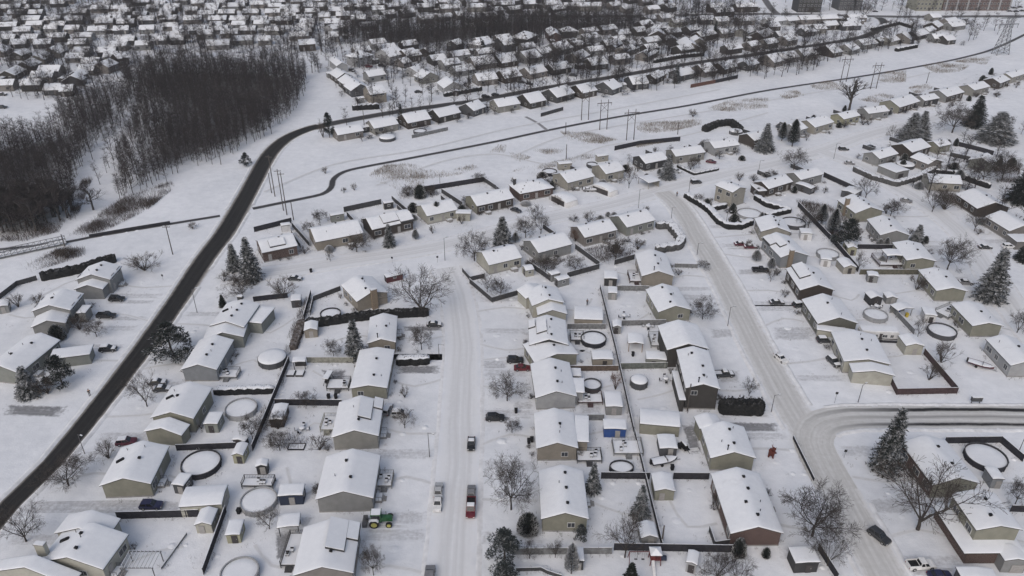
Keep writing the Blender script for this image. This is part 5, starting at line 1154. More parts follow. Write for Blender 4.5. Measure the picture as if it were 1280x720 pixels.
(-81.69, 388.65, 9.31, 11.69, 2.083, 3.4, 'grey', None, 'court of houses right of the left wood', {'ridge': 1}),
(-75.89, 377.56, 10.62, 11.06, 2.085, 3.6, 'greige', None, 'court of houses right of the left wood', {'ridge': 1}),
(-65.42, 365.5, 10.87, 8.43, 0.504, 5.2, 'tan', None, 'court of houses right of the left wood', {}),
(-68.94, 442.91, 12.85, 12.38, 0.903, 5.0, 'lightgrey', None, 'court of houses right of the left wood', {}),
(-59.1, 444.28, 9.44, 8.66, 0.787, 5.0, 'brown', None, 'court of houses right of the left wood', {}),
(-60.28, 431.82, 8.28, 6.36, 0.846, 3.0, 'greige', None, 'court of houses right of the left wood', {}),
(-122.6, 472.37, 8.64, 9.84, 0.331, 4.5, 'brown', None, "house with big sloping roof among conifers at the strip wood's end", {}),
(-63.53, 597.91, 8.64, 13.01, 0.107, 4.0, 'taupe', None, 'top-edge row above the strip wood', {}),
(-45.61, 593.29, 8.64, 14.9, 0.186, 4.0, 'taupe', None, 'top-edge row above the strip wood', {}),
(-26.2, 597.91, 8.64, 14.95, 0.093, 4.0, 'taupe', None, 'top-edge row above the strip wood', {}),
(-6.59, 608.61, 8.64, 17.13, 0.084, 4.0, 'taupe', None, 'top-edge row above the strip wood', {}),
(12.89, 611.31, 8.64, 9.67, 0.151, 4.0, 'taupe', None, 'top-edge row above the strip wood', {}),
(30.42, 609.59, 8.64, 12.95, 0.168, 4.0, 'taupe', None, 'top-edge row above the strip wood', {}),
(57.01, 601.89, 8.64, 18.96, 0.075, 4.0, 'taupe', None, 'top-edge row above the strip wood', {}),
(-33.7, 469.63, 8.02, 7.92, 1.031, 5.2, 'dark', None, 'first row below the strip wood', {}),
(-18.12, 469.34, 11.1, 12.54, 0.914, 5.4, 'lightgrey', None, 'first row below the strip wood', {'hip': 1}),
(-4.71, 472.13, 13, 9.14, 0.636, 5.0, 'grey', None, 'first row below the strip wood', {}),
(7.54, 488.04, 11.92, 15.21, 1.084, 5.4, 'dark', None, 'first row below the strip wood', {'hip': 1}),
(25.8, 500.35, 7.5, 19.08, 1.699, 5.0, 'redbrick', None, 'first row below the strip wood', {'ridge': 1}),
(35.71, 507.99, 8.64, 10.34, 0.308, 5.0, 'greige', None, 'first row below the strip wood', {'hip': 1}),
(47.36, 491.6, 8.64, 12.45, 0.631, 4.0, 'lightgrey', None, 'first row below the strip wood', {}),
(57.89, 471.43, 8.64, 8.5, 0.384, 4.5, 'brown', None, 'first row below the strip wood', {}),
(-49.52, 456.76, 8.64, 6.36, 1.087, 3.2, 'brown', None, 'first row below the strip wood', {}),
(-56.2, 446.09, 8.64, 7.09, 0.619, 4.0, 'brown', None, 'first row below the strip wood', {}),
(-16.9, 430.62, 12.4, 13.7, 0.492, 3.2, 'grey', None, 'second row below the strip wood', {}),
(-4.35, 435.44, 12.69, 11.63, 0.603, 3.2, 'grey', None, 'second row below the strip wood', {}),
(8.88, 443.62, 12.87, 11.63, 0.76, 3.2, 'grey', None, 'second row below the strip wood', {}),
(27.32, 465.44, 13, 13.07, 0.819, 3.2, 'grey', None, 'second row below the strip wood', {}),
(36.98, 444.19, 10.35, 12.81, 1.015, 3.2, 'grey', None, 'second row below the strip wood', {}),
(45.81, 428.79, 10.68, 10.68, 0.44, 3.2, 'grey', None, 'second row below the strip wood', {}),
(-13.96, 396.62, 9.92, 11.19, 0.426, 3.2, 'greige', None, 'third row below the strip wood, facing the ploughed road', {}),
(-2.02, 402.25, 11.17, 10.72, 0.566, 3.2, 'greige', None, 'third row below the strip wood, facing the ploughed road', {}),
(11.14, 410.54, 10.07, 12.21, 0.686, 3.2, 'greige', None, 'third row below the strip wood, facing the ploughed road', {}),
(24.48, 418.78, 9.51, 12.64, 0.614, 3.2, 'greige', None, 'third row below the strip wood, facing the ploughed road', {}),
(-51.37, 413.94, 7.96, 10.68, 1.131, 3.2, 'lightgrey', None, 'third row below the strip wood, facing the ploughed road', {}),
(-44.25, 400.31, 10.47, 8.63, 2.194, 3.2, 'grey', None, 'third row below the strip wood, facing the ploughed road', {'ridge': 1}),
(-30.74, 383.5, 10.72, 11.87, 1.965, 3.2, 'lightgrey', None, 'third row below the strip wood, facing the ploughed road', {'ridge': 1}),
(-68.47, 311.45, 7.61, 11.53, 0.549, 3.2, 'greige', None, 'row between the ploughed road and the bike path', {}),
(-55.58, 320.87, 9.04, 11.68, 0.601, 3.2, 'greige', None, 'row between the ploughed road and the bike path', {}),
(-42.7, 328.62, 10.47, 11.65, 0.598, 3.2, 'greige', None, 'row between the ploughed road and the bike path', {}),
(-30.15, 336.69, 9.33, 12.07, 0.7, 3.2, 'greige', None, 'row between the ploughed road and the bike path', {}),
(-18.11, 345.17, 9.59, 8.84, 0.911, 3.2, 'grey', None, 'row between the ploughed road and the bike path', {}),
(-3.42, 351.52, 9.37, 11.76, 0.524, 3.2, 'grey', None, 'row between the ploughed road and the bike path', {}),
(8.85, 357.94, 11.76, 9.76, 0.635, 3.2, 'grey', None, 'row between the ploughed road and the bike path', {}),
(21.96, 368.3, 11.37, 12.37, 0.745, 3.2, 'grey', None, 'row between the ploughed road and the bike path', {}),
(34.56, 374.68, 10.82, 9.88, 0.649, 3.2, 'grey', None, 'row between the ploughed road and the bike path', {}),
(47.48, 380.52, 11.39, 9.11, 0.883, 3.2, 'grey', None, 'row between the ploughed road and the bike path', {}),
(62.76, 389.6, 11.06, 9.33, 0.313, 3.2, 'greige', None, 'row between the ploughed road and the bike path', {}),
(73.16, 400.13, 7.93, 11.02, 0.967, 3.2, 'greige', None, 'row between the ploughed road and the bike path', {}),
(88.86, 406.52, 9.25, 11.07, 0.633, 3.2, 'greige', None, 'row between the ploughed road and the bike path', {}),
(101.74, 414.12, 11.41, 9.3, 0.611, 3.2, 'greige', None, 'row between the ploughed road and the bike path', {}),
(114.18, 420.72, 10.04, 11.29, 0.707, 3.2, 'greige', None, 'row between the ploughed road and the bike path', {}),
(143.92, 435.66, 12.07, 8.67, 0.618, 3.2, 'greige', None, 'row between the ploughed road and the bike path', {}),
(154.72, 443.81, 9.85, 12.04, 0.414, 3.2, 'greige', None, 'row between the ploughed road and the bike path', {}),
(167.88, 451.09, 11.34, 11.29, 0.456, 3.2, 'greige', None, 'row between the ploughed road and the bike path', {}),
(90.02, 498.83, 11.5, 16.18, 1.561, 5.0, 'grey', None, 'middle row above the ploughed road, right of centre', {'ridge': 1}),
(60.27, 473.47, 8.64, 13.84, 1.103, 3.2, 'grey', None, 'middle row above the ploughed road, right of centre', {}),
(66.58, 461.01, 8.64, 11.54, 0.854, 3.2, 'greige', None, 'middle row above the ploughed road, right of centre', {}),
(76.98, 450.02, 8.64, 13.61, 1.032, 3.2, 'grey', None, 'middle row above the ploughed road, right of centre', {}),
(105.54, 473.36, 11.09, 18.08, 1.603, 3.2, 'greige', None, 'middle row above the ploughed road, right of centre', {'ridge': 1}),
(121.09, 501.66, 8.64, 15.97, 0.687, 3.6, 'brown', None, 'middle row above the ploughed road, right of centre', {}),
(135.68, 509.74, 8.64, 9.18, 0.407, 3.2, 'grey', None, 'middle row above the ploughed road, right of centre', {}),
(149.99, 512.74, 9.8, 12.76, 0.889, 3.4, 'taupe', None, 'middle row above the ploughed road, right of centre', {}),
(157.84, 501.67, 10.4, 17.46, 0.884, 3.4, 'greige', None, 'middle row above the ploughed road, right of centre', {}),
(172.02, 503.27, 8.64, 14.03, 0.37, 3.2, 'grey', None, 'middle row above the ploughed road, right of centre', {}),
(189.47, 513.36, 8.64, 9.65, 0.451, 3.2, 'grey', None, 'middle row above the ploughed road, right of centre', {}),
(112.92, 543.39, 8.64, 11.49, 0.31, 3.6, 'cream', None, 'upper row above the ploughed road, right of centre', {}),
(133.13, 551.61, 8.64, 10.16, 0.178, 3.6, 'grey', None, 'upper row above the ploughed road, right of centre', {}),
(142.45, 547.34, 8.64, 9.7, 0.246, 3.6, 'grey', None, 'upper row above the ploughed road, right of centre', {}),
(158.96, 548.73, 8.64, 12.1, 0.248, 3.6, 'taupe', None, 'upper row above the ploughed road, right of centre', {}),
(178.22, 546.11, 8.64, 17.65, 0.525, 3.6, 'lightgrey', None, 'upper row above the ploughed road, right of centre', {}),
(203.85, 553.3, 8.64, 15.24, 0.199, 3.6, 'greige', None, 'upper row above the ploughed road, right of centre', {}),
(171.64, 528.61, 8.64, 9.26, 0.305, 3.6, 'brown', None, 'upper row above the ploughed road, right of centre', {}),
(149.62, 595.53, 8.64, 11.52, 0.244, 4.5, 'brown', None, 'top-edge row right of the far wood', {}),
(150.86, 577.02, 8.64, 14.73, 0.271, 4.5, 'brown', None, 'top-edge row right of the far wood', {}),
(172.09, 596.91, 8.64, 16.87, 0.166, 4.5, 'brown', None, 'top-edge row right of the far wood', {}),
(218.49, 556.97, 8.64, 13.01, 0.189, 3.4, 'taupe', None, 'upper-right blocks of houses left of the diagonal lane', {}),
(238.58, 558.96, 8.64, 13.84, 0.224, 3.4, 'taupe', None, 'upper-right blocks of houses left of the diagonal lane', {}),
(200.27, 522.5, 8.64, 8.44, 0.194, 3.4, 'taupe', None, 'upper-right blocks of houses left of the diagonal lane', {}),
(224.06, 532.39, 8.64, 14.24, 0.199, 3.4, 'taupe', None, 'upper-right blocks of houses left of the diagonal lane', {}),
(211.39, 533.91, 8.64, 10.4, 0.275, 3.4, 'taupe', None, 'upper-right blocks of houses left of the diagonal lane', {}),
(184.68, 458.91, 13, 9.19, 0.583, 3.0, 'grey', None, 'upper-right row next to the corridor, right of the ploughed road', {}),
(198.0, 465.1, 10.82, 9.87, 0.72, 3.0, 'grey', None, 'upper-right row next to the corridor, right of the ploughed road', {}),
(213.62, 479.11, 9.39, 13.09, 0.514, 3.0, 'grey', None, 'upper-right row next to the corridor, right of the ploughed road', {}),
(225.16, 486.96, 6.5, 9.34, 0.866, 3.0, 'grey', None, 'upper-right row next to the corridor, right of the ploughed road', {}),
(232.42, 488.13, 8.53, 10.24, 0.645, 3.0, 'grey', None, 'upper-right row next to the corridor, right of the ploughed road', {}),
(242.57, 493.51, 13, 6.36, 0.785, 3.0, 'grey', None, 'upper-right row next to the corridor, right of the ploughed road', {}),
(257.12, 505.36, 9.39, 14.91, 0.655, 3.0, 'grey', None, 'upper-right row next to the corridor, right of the ploughed road', {}),
(269.6, 517.54, 7.14, 11.26, 0.723, 3.0, 'taupe', None, 'last houses before the open field at upper right', {}),
(280.31, 532.15, 9.9, 11.37, 0.825, 3.0, 'taupe', None, 'last houses before the open field at upper right', {}),
(294.78, 563.09, 8.64, 8.18, 0.308, 3.0, 'taupe', None, 'last houses before the open field at upper right', {}),
(264.94, 495.07, 8.64, 8.71, 0.113, 3.0, 'taupe', None, 'last houses before the open field at upper right', {}),
(268.47, 490.22, 8.64, 7.82, 0.379, 3.0, 'taupe', None, 'last houses before the open field at upper right', {}),
(297.77, 546.26, 8.64, 11.94, 0.515, 3.0, 'taupe', None, 'last houses before the open field at upper right', {}),
(294.18, 532.85, 8.64, 13.07, 0.444, 3.0, 'taupe', None, 'last houses before the open field at upper right', {}),
]
SHEDS=[
('shed', -40.57, 104.83, 4.57, 2.94, 1.644, 2.3, 'navy', 'navy blue shed with flat snowy roof, below the green-grey pool', {'pitch': 0.06}),
('shed', -39.23, 97.49, 3.85, 3.04, 1.715, 2.2, 'dark', 'open dark shelter with snowy roof by the bare twiggy tree', {'pitch': 0.08, 'open': 1}),
('shed', -48.36, 96.11, 2.61, 3.51, 1.651, 2.0, 'yellow', 'small cream shed with snowy roof beside the long dark fence', {'pitch': 0.1}),
('shed', -48.16, 112.3, 2.28, 2.02, 1.691, 2.0, 'dark', "dark grey gabled garden shed left of the grey house's yard", {'pitch': 0.4}),
('shed', -61.82, 107.66, 2.47, 3.12, 1.401, 2.2, 'slate', 'dark grey cube shed beside the snowy garage, by the left pool', {'pitch': 0.08}),
('garage', -56.03, 103.08, 7.56, 5.0, 1.66, 2.6, 'cream', "long cream garage with snowy roof at the end of the blue car's drive", {'pitch': 0.16, 'swap': 1}),
('shed', -54.15, 98.52, 3.08, 3.82, 1.595, 2.0, 'cream', 'cream arched shed at the fence end below the cream garage', {'pitch': 0.42}),
('shed', -53.52, 116.07, 2.34, 3.48, 1.554, 2.1, 'yellow', 'cream gambrel shed at the fence corner below the snowy pool', {'pitch': 0.45}),
('shed', -54.73, 119.94, 2.94, 0.84, 1.363, 1.6, 'dark', 'small dark shed half buried by a bare bush at the fence', {'pitch': 0.25}),
('shed', -61.87, 125.45, 3.0, 3.87, 1.573, 2.3, 'greengrey', 'pale green hut beside the stepped greige gables and round pool', {'pitch': 0.06}),
('shed', -49.18, 146.6, 3.06, 2.06, 1.676, 2.2, 'dark', "open wood shelter with snowy roof in the olive bungalow's yard", {'pitch': 0.1, 'open': 1}),
('shed', -48.98, 127.85, 3.04, 5.29, 1.603, 2.0, 'brown', "brush-covered shed with snowy roof in the greige house's yard", {'pitch': 0.2}),
('shed', -49.74, 161.11, 3.37, 3.95, 1.737, 2.1, 'tan', 'beige gabled shed with brown door at the hedge end', {'pitch': 0.35}),
('shed', -56.87, 175.1, 2.66, 3.21, 1.74, 2.1, 'slate', "dark box shed with snowy top by the sage house's back fence", {'pitch': 0.06}),
('shed', 4.51, 191.98, 3.22, 2.66, 0.362, 2.0, 'cream', 'cream shed with snowy gable roof in the cream corner yard', {'pitch': 0.35}),
('garage', 19.38, 166.65, 7.26, 6.21, 1.501, 2.5, 'tan', 'wide tan garage with snowy flat roof behind the cream house', {'pitch': 0.1, 'swap': 1}),
('shed', 11.71, 188.96, 2.36, 3.16, 0.52, 2.1, 'grey', 'grey shed with small snowy roof, left of pair by diagonal fence', {'pitch': 0.2}),
('shed', 13.78, 185.96, 2.36, 3.85, 0.488, 2.1, 'grey', 'grey shed with dark doorway, right of pair by diagonal fence', {'pitch': 0.2}),
('shed', 27.31, 187.09, 3.71, 4.34, 1.473, 2.3, 'dark', 'tall black-fronted shed with snowy roof beside the back fence', {'pitch': 0.08}),
('shed', 26.99, 179.29, 2.54, 3.46, 1.477, 2.0, 'grey', 'grey shed below the black-fronted one at the back fence', {'pitch': 0.08}),
('shed', 14.29, 141.91, 2.69, 3.06, 1.552, 2.0, 'white', 'white shed with snowy lean roof behind the pale grey bungalow', {'pitch': 0.06}),
('shed', 21.05, 148.43, 4.92, 3.59, 1.561, 2.2, 'tan', 'tan flat-roofed shed behind the low olive gabled house', {'pitch': 0.06}),
('shed', 21.73, 131.78, 3.71, 5.13, 1.547, 2.2, 'grey', 'grey shed with white snowy roof above the bright blue one', {'pitch': 0.1}),
('shed', 21.07, 123.58, 4.74, 3.14, 1.526, 2.2, 'blue', 'bright blue shed with snowy roof at the back fence', {'pitch': 0.06}),
('garage', 30.54, 125.16, 8.21, 4.95, 1.43, 2.6, 'olive', 'large olive garage with wide snowy roof beside the back fence', {'pitch': 0.12, 'swap': 1}),
('shed', 31.0, 118.61, 3.64, 4.21, 1.553, 1.9, 'slate', 'grey tall shed with snowy roof beside the boat', {'pitch': 0.1}),
('shed', 33.53, 148.05, 4.78, 3.27, 1.466, 2.3, 'greengrey', "pale green flat shed attached at the dark two-storey house's yard", {'pitch': 0.06}),
('gazebo', 29.7, 154.97, 3.79, 4.33, 1.485, 2.4, 'timber', 'open timber gazebo with snowy roof in the yard by the back fence', {'pitch': 0.2, 'open': 1}),
('shed', 26.11, 162.41, 2.21, 3.13, 1.524, 2.0, 'grey', 'small grey gabled shed at the back fence beside the gazebo yard', {'pitch': 0.4}),
('shed', 28.14, 106.78, 3.87, 4.58, 1.551, 2.3, 'olive', 'olive gabled shed straddling the dark yard fence', {'pitch': 0.3}),
('shed', 23.56, 95.44, 3.02, 3.51, 1.606, 2.0, 'grey', 'grey gambrel shed with rounded snowy roof at the fence corner', {'pitch': 0.45}),
('shed', 30.15, 89.39, 1.94, 2.83, 1.225, 2.2, 'lightgrey', 'white shed with snowy roof behind the twiggy bushes at bottom', {'pitch': 0.3}),
('carport', 48.79, 89.77, 4.25, 3.36, 1.626, 2.4, 'dark', 'black-sided carport with flat snowy roof near the right street', {'pitch': 0.06}),
('garage', 83.35, 89.75, 4.14, 3.35, 1.539, 2.8, 'grey', 'grey garage right of the two-storey wraparound house', {'pitch': 0.25}),
('shed', 75.69, 86.09, 5.81, 2.17, 1.508, 2.3, 'slate', 'grey metal-roofed shed at the bottom beside the white pickup', {'pitch': 0.1}),
('shed', 91.17, 109.22, 2.29, 3.27, 1.531, 2.3, 'bluegrey', 'blue-grey shed with dark side beside the brick-sided olive house', {'pitch': 0.1}),
('shed', 11.25, 89.98, 1.27, 2.76, 1.568, 2.2, 'dark', 'narrow white-roofed shed behind the snowy cedar at the bottom', {'pitch': 0.15}),
('shed', 100.72, 205.7, 2.92, 4.71, 1.489, 2.4, 'yellow', 'yellow gabled shed at the dark diagonal fence', {'pitch': 0.4}),
('shed', 95.42, 194.56, 3.81, 5.16, 1.628, 2.0, 'beige', 'pale gabled shed by the leaning bare tree', {'pitch': 0.4}),
('shed', 90.67, 197.72, 3.09, 2.8, 1.303, 2.2, 'white', 'white box shed beside the half-buried round pool', {'pitch': 0.06}),
('shed', 100.37, 188.22, 2.98, 2.67, 1.334, 2.0, 'grey', 'raised little hut with snowy roof above the snowy yard', {'pitch': 0.15}),
('shed', 95.78, 176.36, 3.47, 3.38, 1.66, 2.1, 'dark', 'dark gabled shed left of the tarped lean-to', {'pitch': 0.4}),
('shed', 100.48, 176.82, 3.01, 2.95, 1.499, 1.7, 'grey', 'tarp-covered lean-to right of the dark gabled shed', {'pitch': 0.35}),
('shed', 106.37, 167.76, 3.02, 3.84, 1.348, 2.3, 'white', 'white box shed with flat snowy top above the oval pool', {'pitch': 0.06}),
('shed', 95.48, 153.95, 4.41, 4.47, 1.559, 2.5, 'cream', 'cream gabled shed at the head of the dark red fence', {'pitch': 0.3}),
('shed', 100.55, 170.25, 4.85, 3.07, 1.806, 2.2, 'grey', 'snowy shelter with blue barrel and yellow box beneath', {'pitch': 0.2, 'open': 1}),
('car shelter', 17.53, 243.35, 9.72, 5.04, 0.648, 2.6, 'white', 'white arched car shelter in front of the beige bungalow', {'arch': 1}),
('car shelter', 32.29, 252.32, 10.03, 3.96, 0.743, 2.6, 'white', 'white arched car shelter beside the snow-covered boat', {'arch': 1}),
('carport', 48.93, 258.23, 6.48, 5.22, 0.485, 2.4, 'beige', 'flat open carport with snowy roof below the dark walled bungalow', {'pitch': 0.06, 'open': 1}),
('shed', 19.72, 275.0, 2.96, 5.31, 0.24, 2.3, 'beige', 'beige shed with snowy roof behind the hip-roofed brick house', {'pitch': 0.2}),
('shed', 34.67, 283.41, 2.38, 4.89, 0.37, 2.2, 'beige', 'beige shed with snowy roof beside the corridor reeds', {'pitch': 0.2}),
('shed', -71.25, 220.53, 1.96, 2.93, 0.359, 2.2, 'white', 'white shed with snowy roof beside the dark long fence, left', {'pitch': 0.15}),
('shed', -56.68, 228.47, 2.36, 4.54, 0.424, 2.3, 'greengrey', 'green shed with snowy roof behind the long tan bungalow', {'pitch': 0.15}),
('shed', -41.47, 238.28, 2.22, 3.42, 0.401, 2.2, 'dark', 'dark shed with snowy roof behind the brown split-level', {'pitch': 0.2}),
('trailer', -33.03, 188.59, 2.12, 4.98, 0.481, 1.7, 'maroon', 'dark red covered box trailer with snow on top in the open snow', {'pitch': 0.05}),
('garage', 140.68, 268.79, 6.9, 8.42, 1.997, 2.6, 'grey', 'grey garage with flat snowy roof beside the covered round pool', {'pitch': 0.06}),
('shed', 102.94, 252.81, 6.36, 2.96, 0.657, 2.2, 'slate', 'snowy lean-to above the grey gabled fenced yard', {'pitch': 0.08}),
('shed', 90.77, 215.44, 3.63, 3.62, 1.407, 2.2, 'white', 'white shed beside the round pool and leafless hedge', {'pitch': 0.08}),
('shed', 117.51, 248.25, 5.02, 5.73, 0.74, 2.2, 'slate', 'grey snowy shed below the house with tall chimney', {'pitch': 0.15}),
('shed', -132.27, 172.06, 2.69, 3.07, 1.968, 2.0, 'grey', 'small grey shed at the left edge with snowy roof', {'pitch': 0.2}),
]
FENCES=[
('long dark board fence from the left pool yard down to the bottom edge', 'dark', 1.7, [(-52.0, 101.77), (-51.21, 87.71)]),
('long dark board fence between back yards, from beige fence to snowy shed', 'dark', 1.8, [(-52.31, 148.95), (-52.08, 132.76), (-51.92, 117.94)]),
('dark board fence below the snowy round pool, ending at cream gambrel shed', 'dark', 1.6, [(-67.23, 118.18), (-55.42, 118.89)]),
("dark board fence along the blue car's driveway", 'dark', 1.8, [(-71.04, 100.03), (-56.4, 100.6)]),
("dark board fence above the stepped greige house's yard", 'dark', 1.7, [(-51.38, 132.76), (-36.75, 132.48)]),
('pale board fence in front of the tall spruce', 'palewood', 1.6, [(-48.1, 148.63), (-37.2, 148.63)]),
('dark board fence above the olive shed with conifer, left half', 'dark', 1.7, [(17.02, 110.28), (26.36, 110.17)]),
('dark board fence right of the olive shed', 'dark', 1.7, [(30.8, 110.17), (37.67, 110.06)]),
("dark board fence along the long brick bungalow's lower yard", 'dark', 1.8, [(17.49, 92.93), (37.76, 92.49)]),
('long black yard-dividing fence from the blue shed to the grey gambrel shed', 'dark', 1.5, [(25.24, 123.16), (25.56, 105.96), (25.89, 92.93)]),
('long black yard-dividing fence from the gazebo yard to the blue shed', 'dark', 1.5, [(24.14, 183.64), (24.91, 152.76), (25.14, 123.66)]),
('faded grey board fence below the olive bungalow by the maple', 'greywood', 1.6, [(0.0, 91.97), (17.12, 92.15)]),
('faded grey fence above the round dark-walled pool', 'greywood', 1.5, [(13.88, 163.3), (23.53, 163.3)]),
('grey fence along the yard below the olive round-tree bungalow', 'greywood', 1.6, [(27.74, 164.8), (38.94, 165.17)]),
('brown fence with brick-red shrub behind the pale grey bungalow', 'brownwood', 1.5, [(13.31, 145.28), (24.61, 145.44)]),
('green-grey fence above the raised oval pool', 'greengrey', 1.7, [(25.05, 146.07), (36.06, 146.38)]),
("grey fence between the grey and blue sheds' yard and side wing", 'greywood', 1.6, [(15.88, 127.64), (19.43, 127.64)]),
("dark V-shaped fence around the cream corner bungalow's yard", 'slatewood', 1.6, [(-11.78, 186.69), (-5.32, 176.27), (2.17, 180.5)]),
("dark box fence beside the cream corner bungalow's left wall", 'slatewood', 1.4, [(-14.14, 193.2), (-11.62, 188.05), (-7.65, 189.9)]),
('dark diagonal fence from the cream corner house to the paired sheds', 'slatewood', 1.7, [(4.41, 197.57), (10.3, 188.51)]),
('dark diagonal fence right of the paired sheds', 'slatewood', 1.7, [(15.53, 189.9), (25.05, 195.12)]),
("dark diagonal fence below the taupe bungalow's snowy yard", 'slatewood', 1.7, [(19.06, 207.85), (25.19, 196.59)]),
('short dark fence left of the tan bungalow by red deck', 'slatewood', 1.7, [(29.69, 197.57), (35.98, 201.08)]),
("grey picket-topped fence above the olive round-tree bungalow's yard", 'greywood', 1.6, [(28.41, 182.67), (37.34, 182.45)]),
('white board screen fence heaped with snow beside the tan bungalow', 'greywood', 1.3, [(46.82, 196.1), (53.41, 195.61)]),
("dark red-brown fence enclosing the cream broad-gabled house's yard", 'maroonwood', 1.7, [(85.42, 140.53), (84.91, 136.42), (98.57, 136.85), (98.26, 152.25)]),
('dark fence around the large round pool at right', 'dark', 1.7, [(87.69, 120.33), (99.19, 120.58), (100.5, 114.93)]),
('black fence above the square red deck', 'dark', 1.6, [(103.98, 207.85), (115.93, 207.58)]),
('olive board fence below the square red deck', 'olivewood', 1.7, [(98.42, 191.77), (115.2, 191.77)]),
('grey-brown diagonal fence beside the blue barrel shelter', 'greywood', 1.5, [(99.04, 172.99), (99.8, 160.73)]),
('long black diagonal fence through the right-hand back yards', 'dark', 1.8, [(96.31, 239.52), (98.29, 209.46), (98.52, 193.2)]),
('black fence along the sloping street by the grey gabled bungalow', 'dark', 1.9, [(114.39, 266.47), (121.7, 250.6)]),
('dark fence at the right curve of the upper street', 'dark', 1.8, [(179.83, 301.65), (186.24, 294.02), (189.16, 289.41)]),
('dark board fence below the bike path, leftmost stretch', 'dark', 1.8, [(-81.08, 219.56), (-75.13, 223.69), (-71.02, 226.72)]),
('green-black board fence behind the long tan and brown houses', 'slatewood', 1.9, [(-55.78, 234.91), (-44.27, 241.53)]),
('black board fence behind the long brown-fronted house', 'dark', 1.9, [(-30.99, 252.78), (-10.14, 261.77)]),
('dark side fence between brick split-level and long tan bungalow', 'slatewood', 1.7, [(-70.27, 223.69), (-61.4, 209.46)]),
('dark side fence right of the long tan bungalow', 'slatewood', 1.7, [(-54.13, 231.71), (-49.57, 223.69)]),
('dark side fence left of the white bungalow', 'slatewood', 1.7, [(-41.2, 244.96), (-34.38, 233.62)]),
('dark side fence right of the white bungalow', 'slatewood', 1.7, [(-24.68, 251.32), (-16.73, 239.52)]),
("short dark fence behind the hip-roofed brick house's left yard", 'slatewood', 1.7, [(-10.14, 261.77), (-5.66, 254.24)]),
('long dark fence at the back of yards beside the corridor reeds', 'dark', 1.9, [(40.93, 294.95), (52.12, 301.65), (69.35, 306.59)]),
('brownish fence behind the first houses of the left row', 'slatewood', 1.5, [(-137.15, 177.94), (-136.56, 185.33), (-132.73, 188.51)]),
('low dark zigzag wall at the bottom beside the snowy pines', 'slatewood', 0.9, [(0.67, 88.45), (4.82, 88.61), (5.86, 87.96), (8.21, 86.99)]),
("black kerbside fence along the right street's left edge", 'dark', 1.0, [(57.43, 121.68), (57.55, 109.52)]),
('dark fence right of the black-sided carport', 'dark', 1.7, [(52.63, 93.01), (53.62, 86.67)]),
("dark grey fence left of the long brick bungalow's small yard", 'slatewood', 1.5, [(34.81, 97.13), (34.98, 93.54), (38.01, 94.07)]),
('low stone edging along the bottom-left yard', 'stone', 0.5, [(-57.21, 96.49), (-58.71, 88.86)]),
('brick red fence behind houses below the ploughed road', 'brickwood', 1.9, [(89.9, 387.5), (104.48, 396.63)]),
('black fence continuing the brick red one to the right', 'dark', 1.9, [(104.48, 396.63), (118.42, 406.15)]),
('grey picket fence behind the fourth house below the ploughed road', 'greywood', 1.5, [(-41.64, 309.82), (-27.41, 320.3)]),
('dark fence behind the seventh house below the ploughed road', 'slatewood', 1.7, [(12.96, 339.54), (23.6, 349.29)]),
('wire field fence below the white bridge end', 'dark', 1.1, [(-131.1, 215.66), (-119.14, 221.43), (-109.85, 225.63)]),
('dark garden fence around the W-shaped patio of the broad chimney house', 'slatewood', 1.5, [(-52.16, 169.8), (-52.96, 177.1), (-46.77, 182.67)]),
("dark fence on the right of the broad chimney house's side yard", 'dark', 1.6, [(-53.28, 167.54), (-54.39, 180.59)]),
("dark fence between sage house's yard and the back lane", 'dark', 1.6, [(-68.85, 176.68), (-60.22, 178.79)]),
("low black fence left of the two-storey wraparound house's right yard", 'dark', 1.6, [(90.66, 101.86), (93.75, 101.67)]),
]
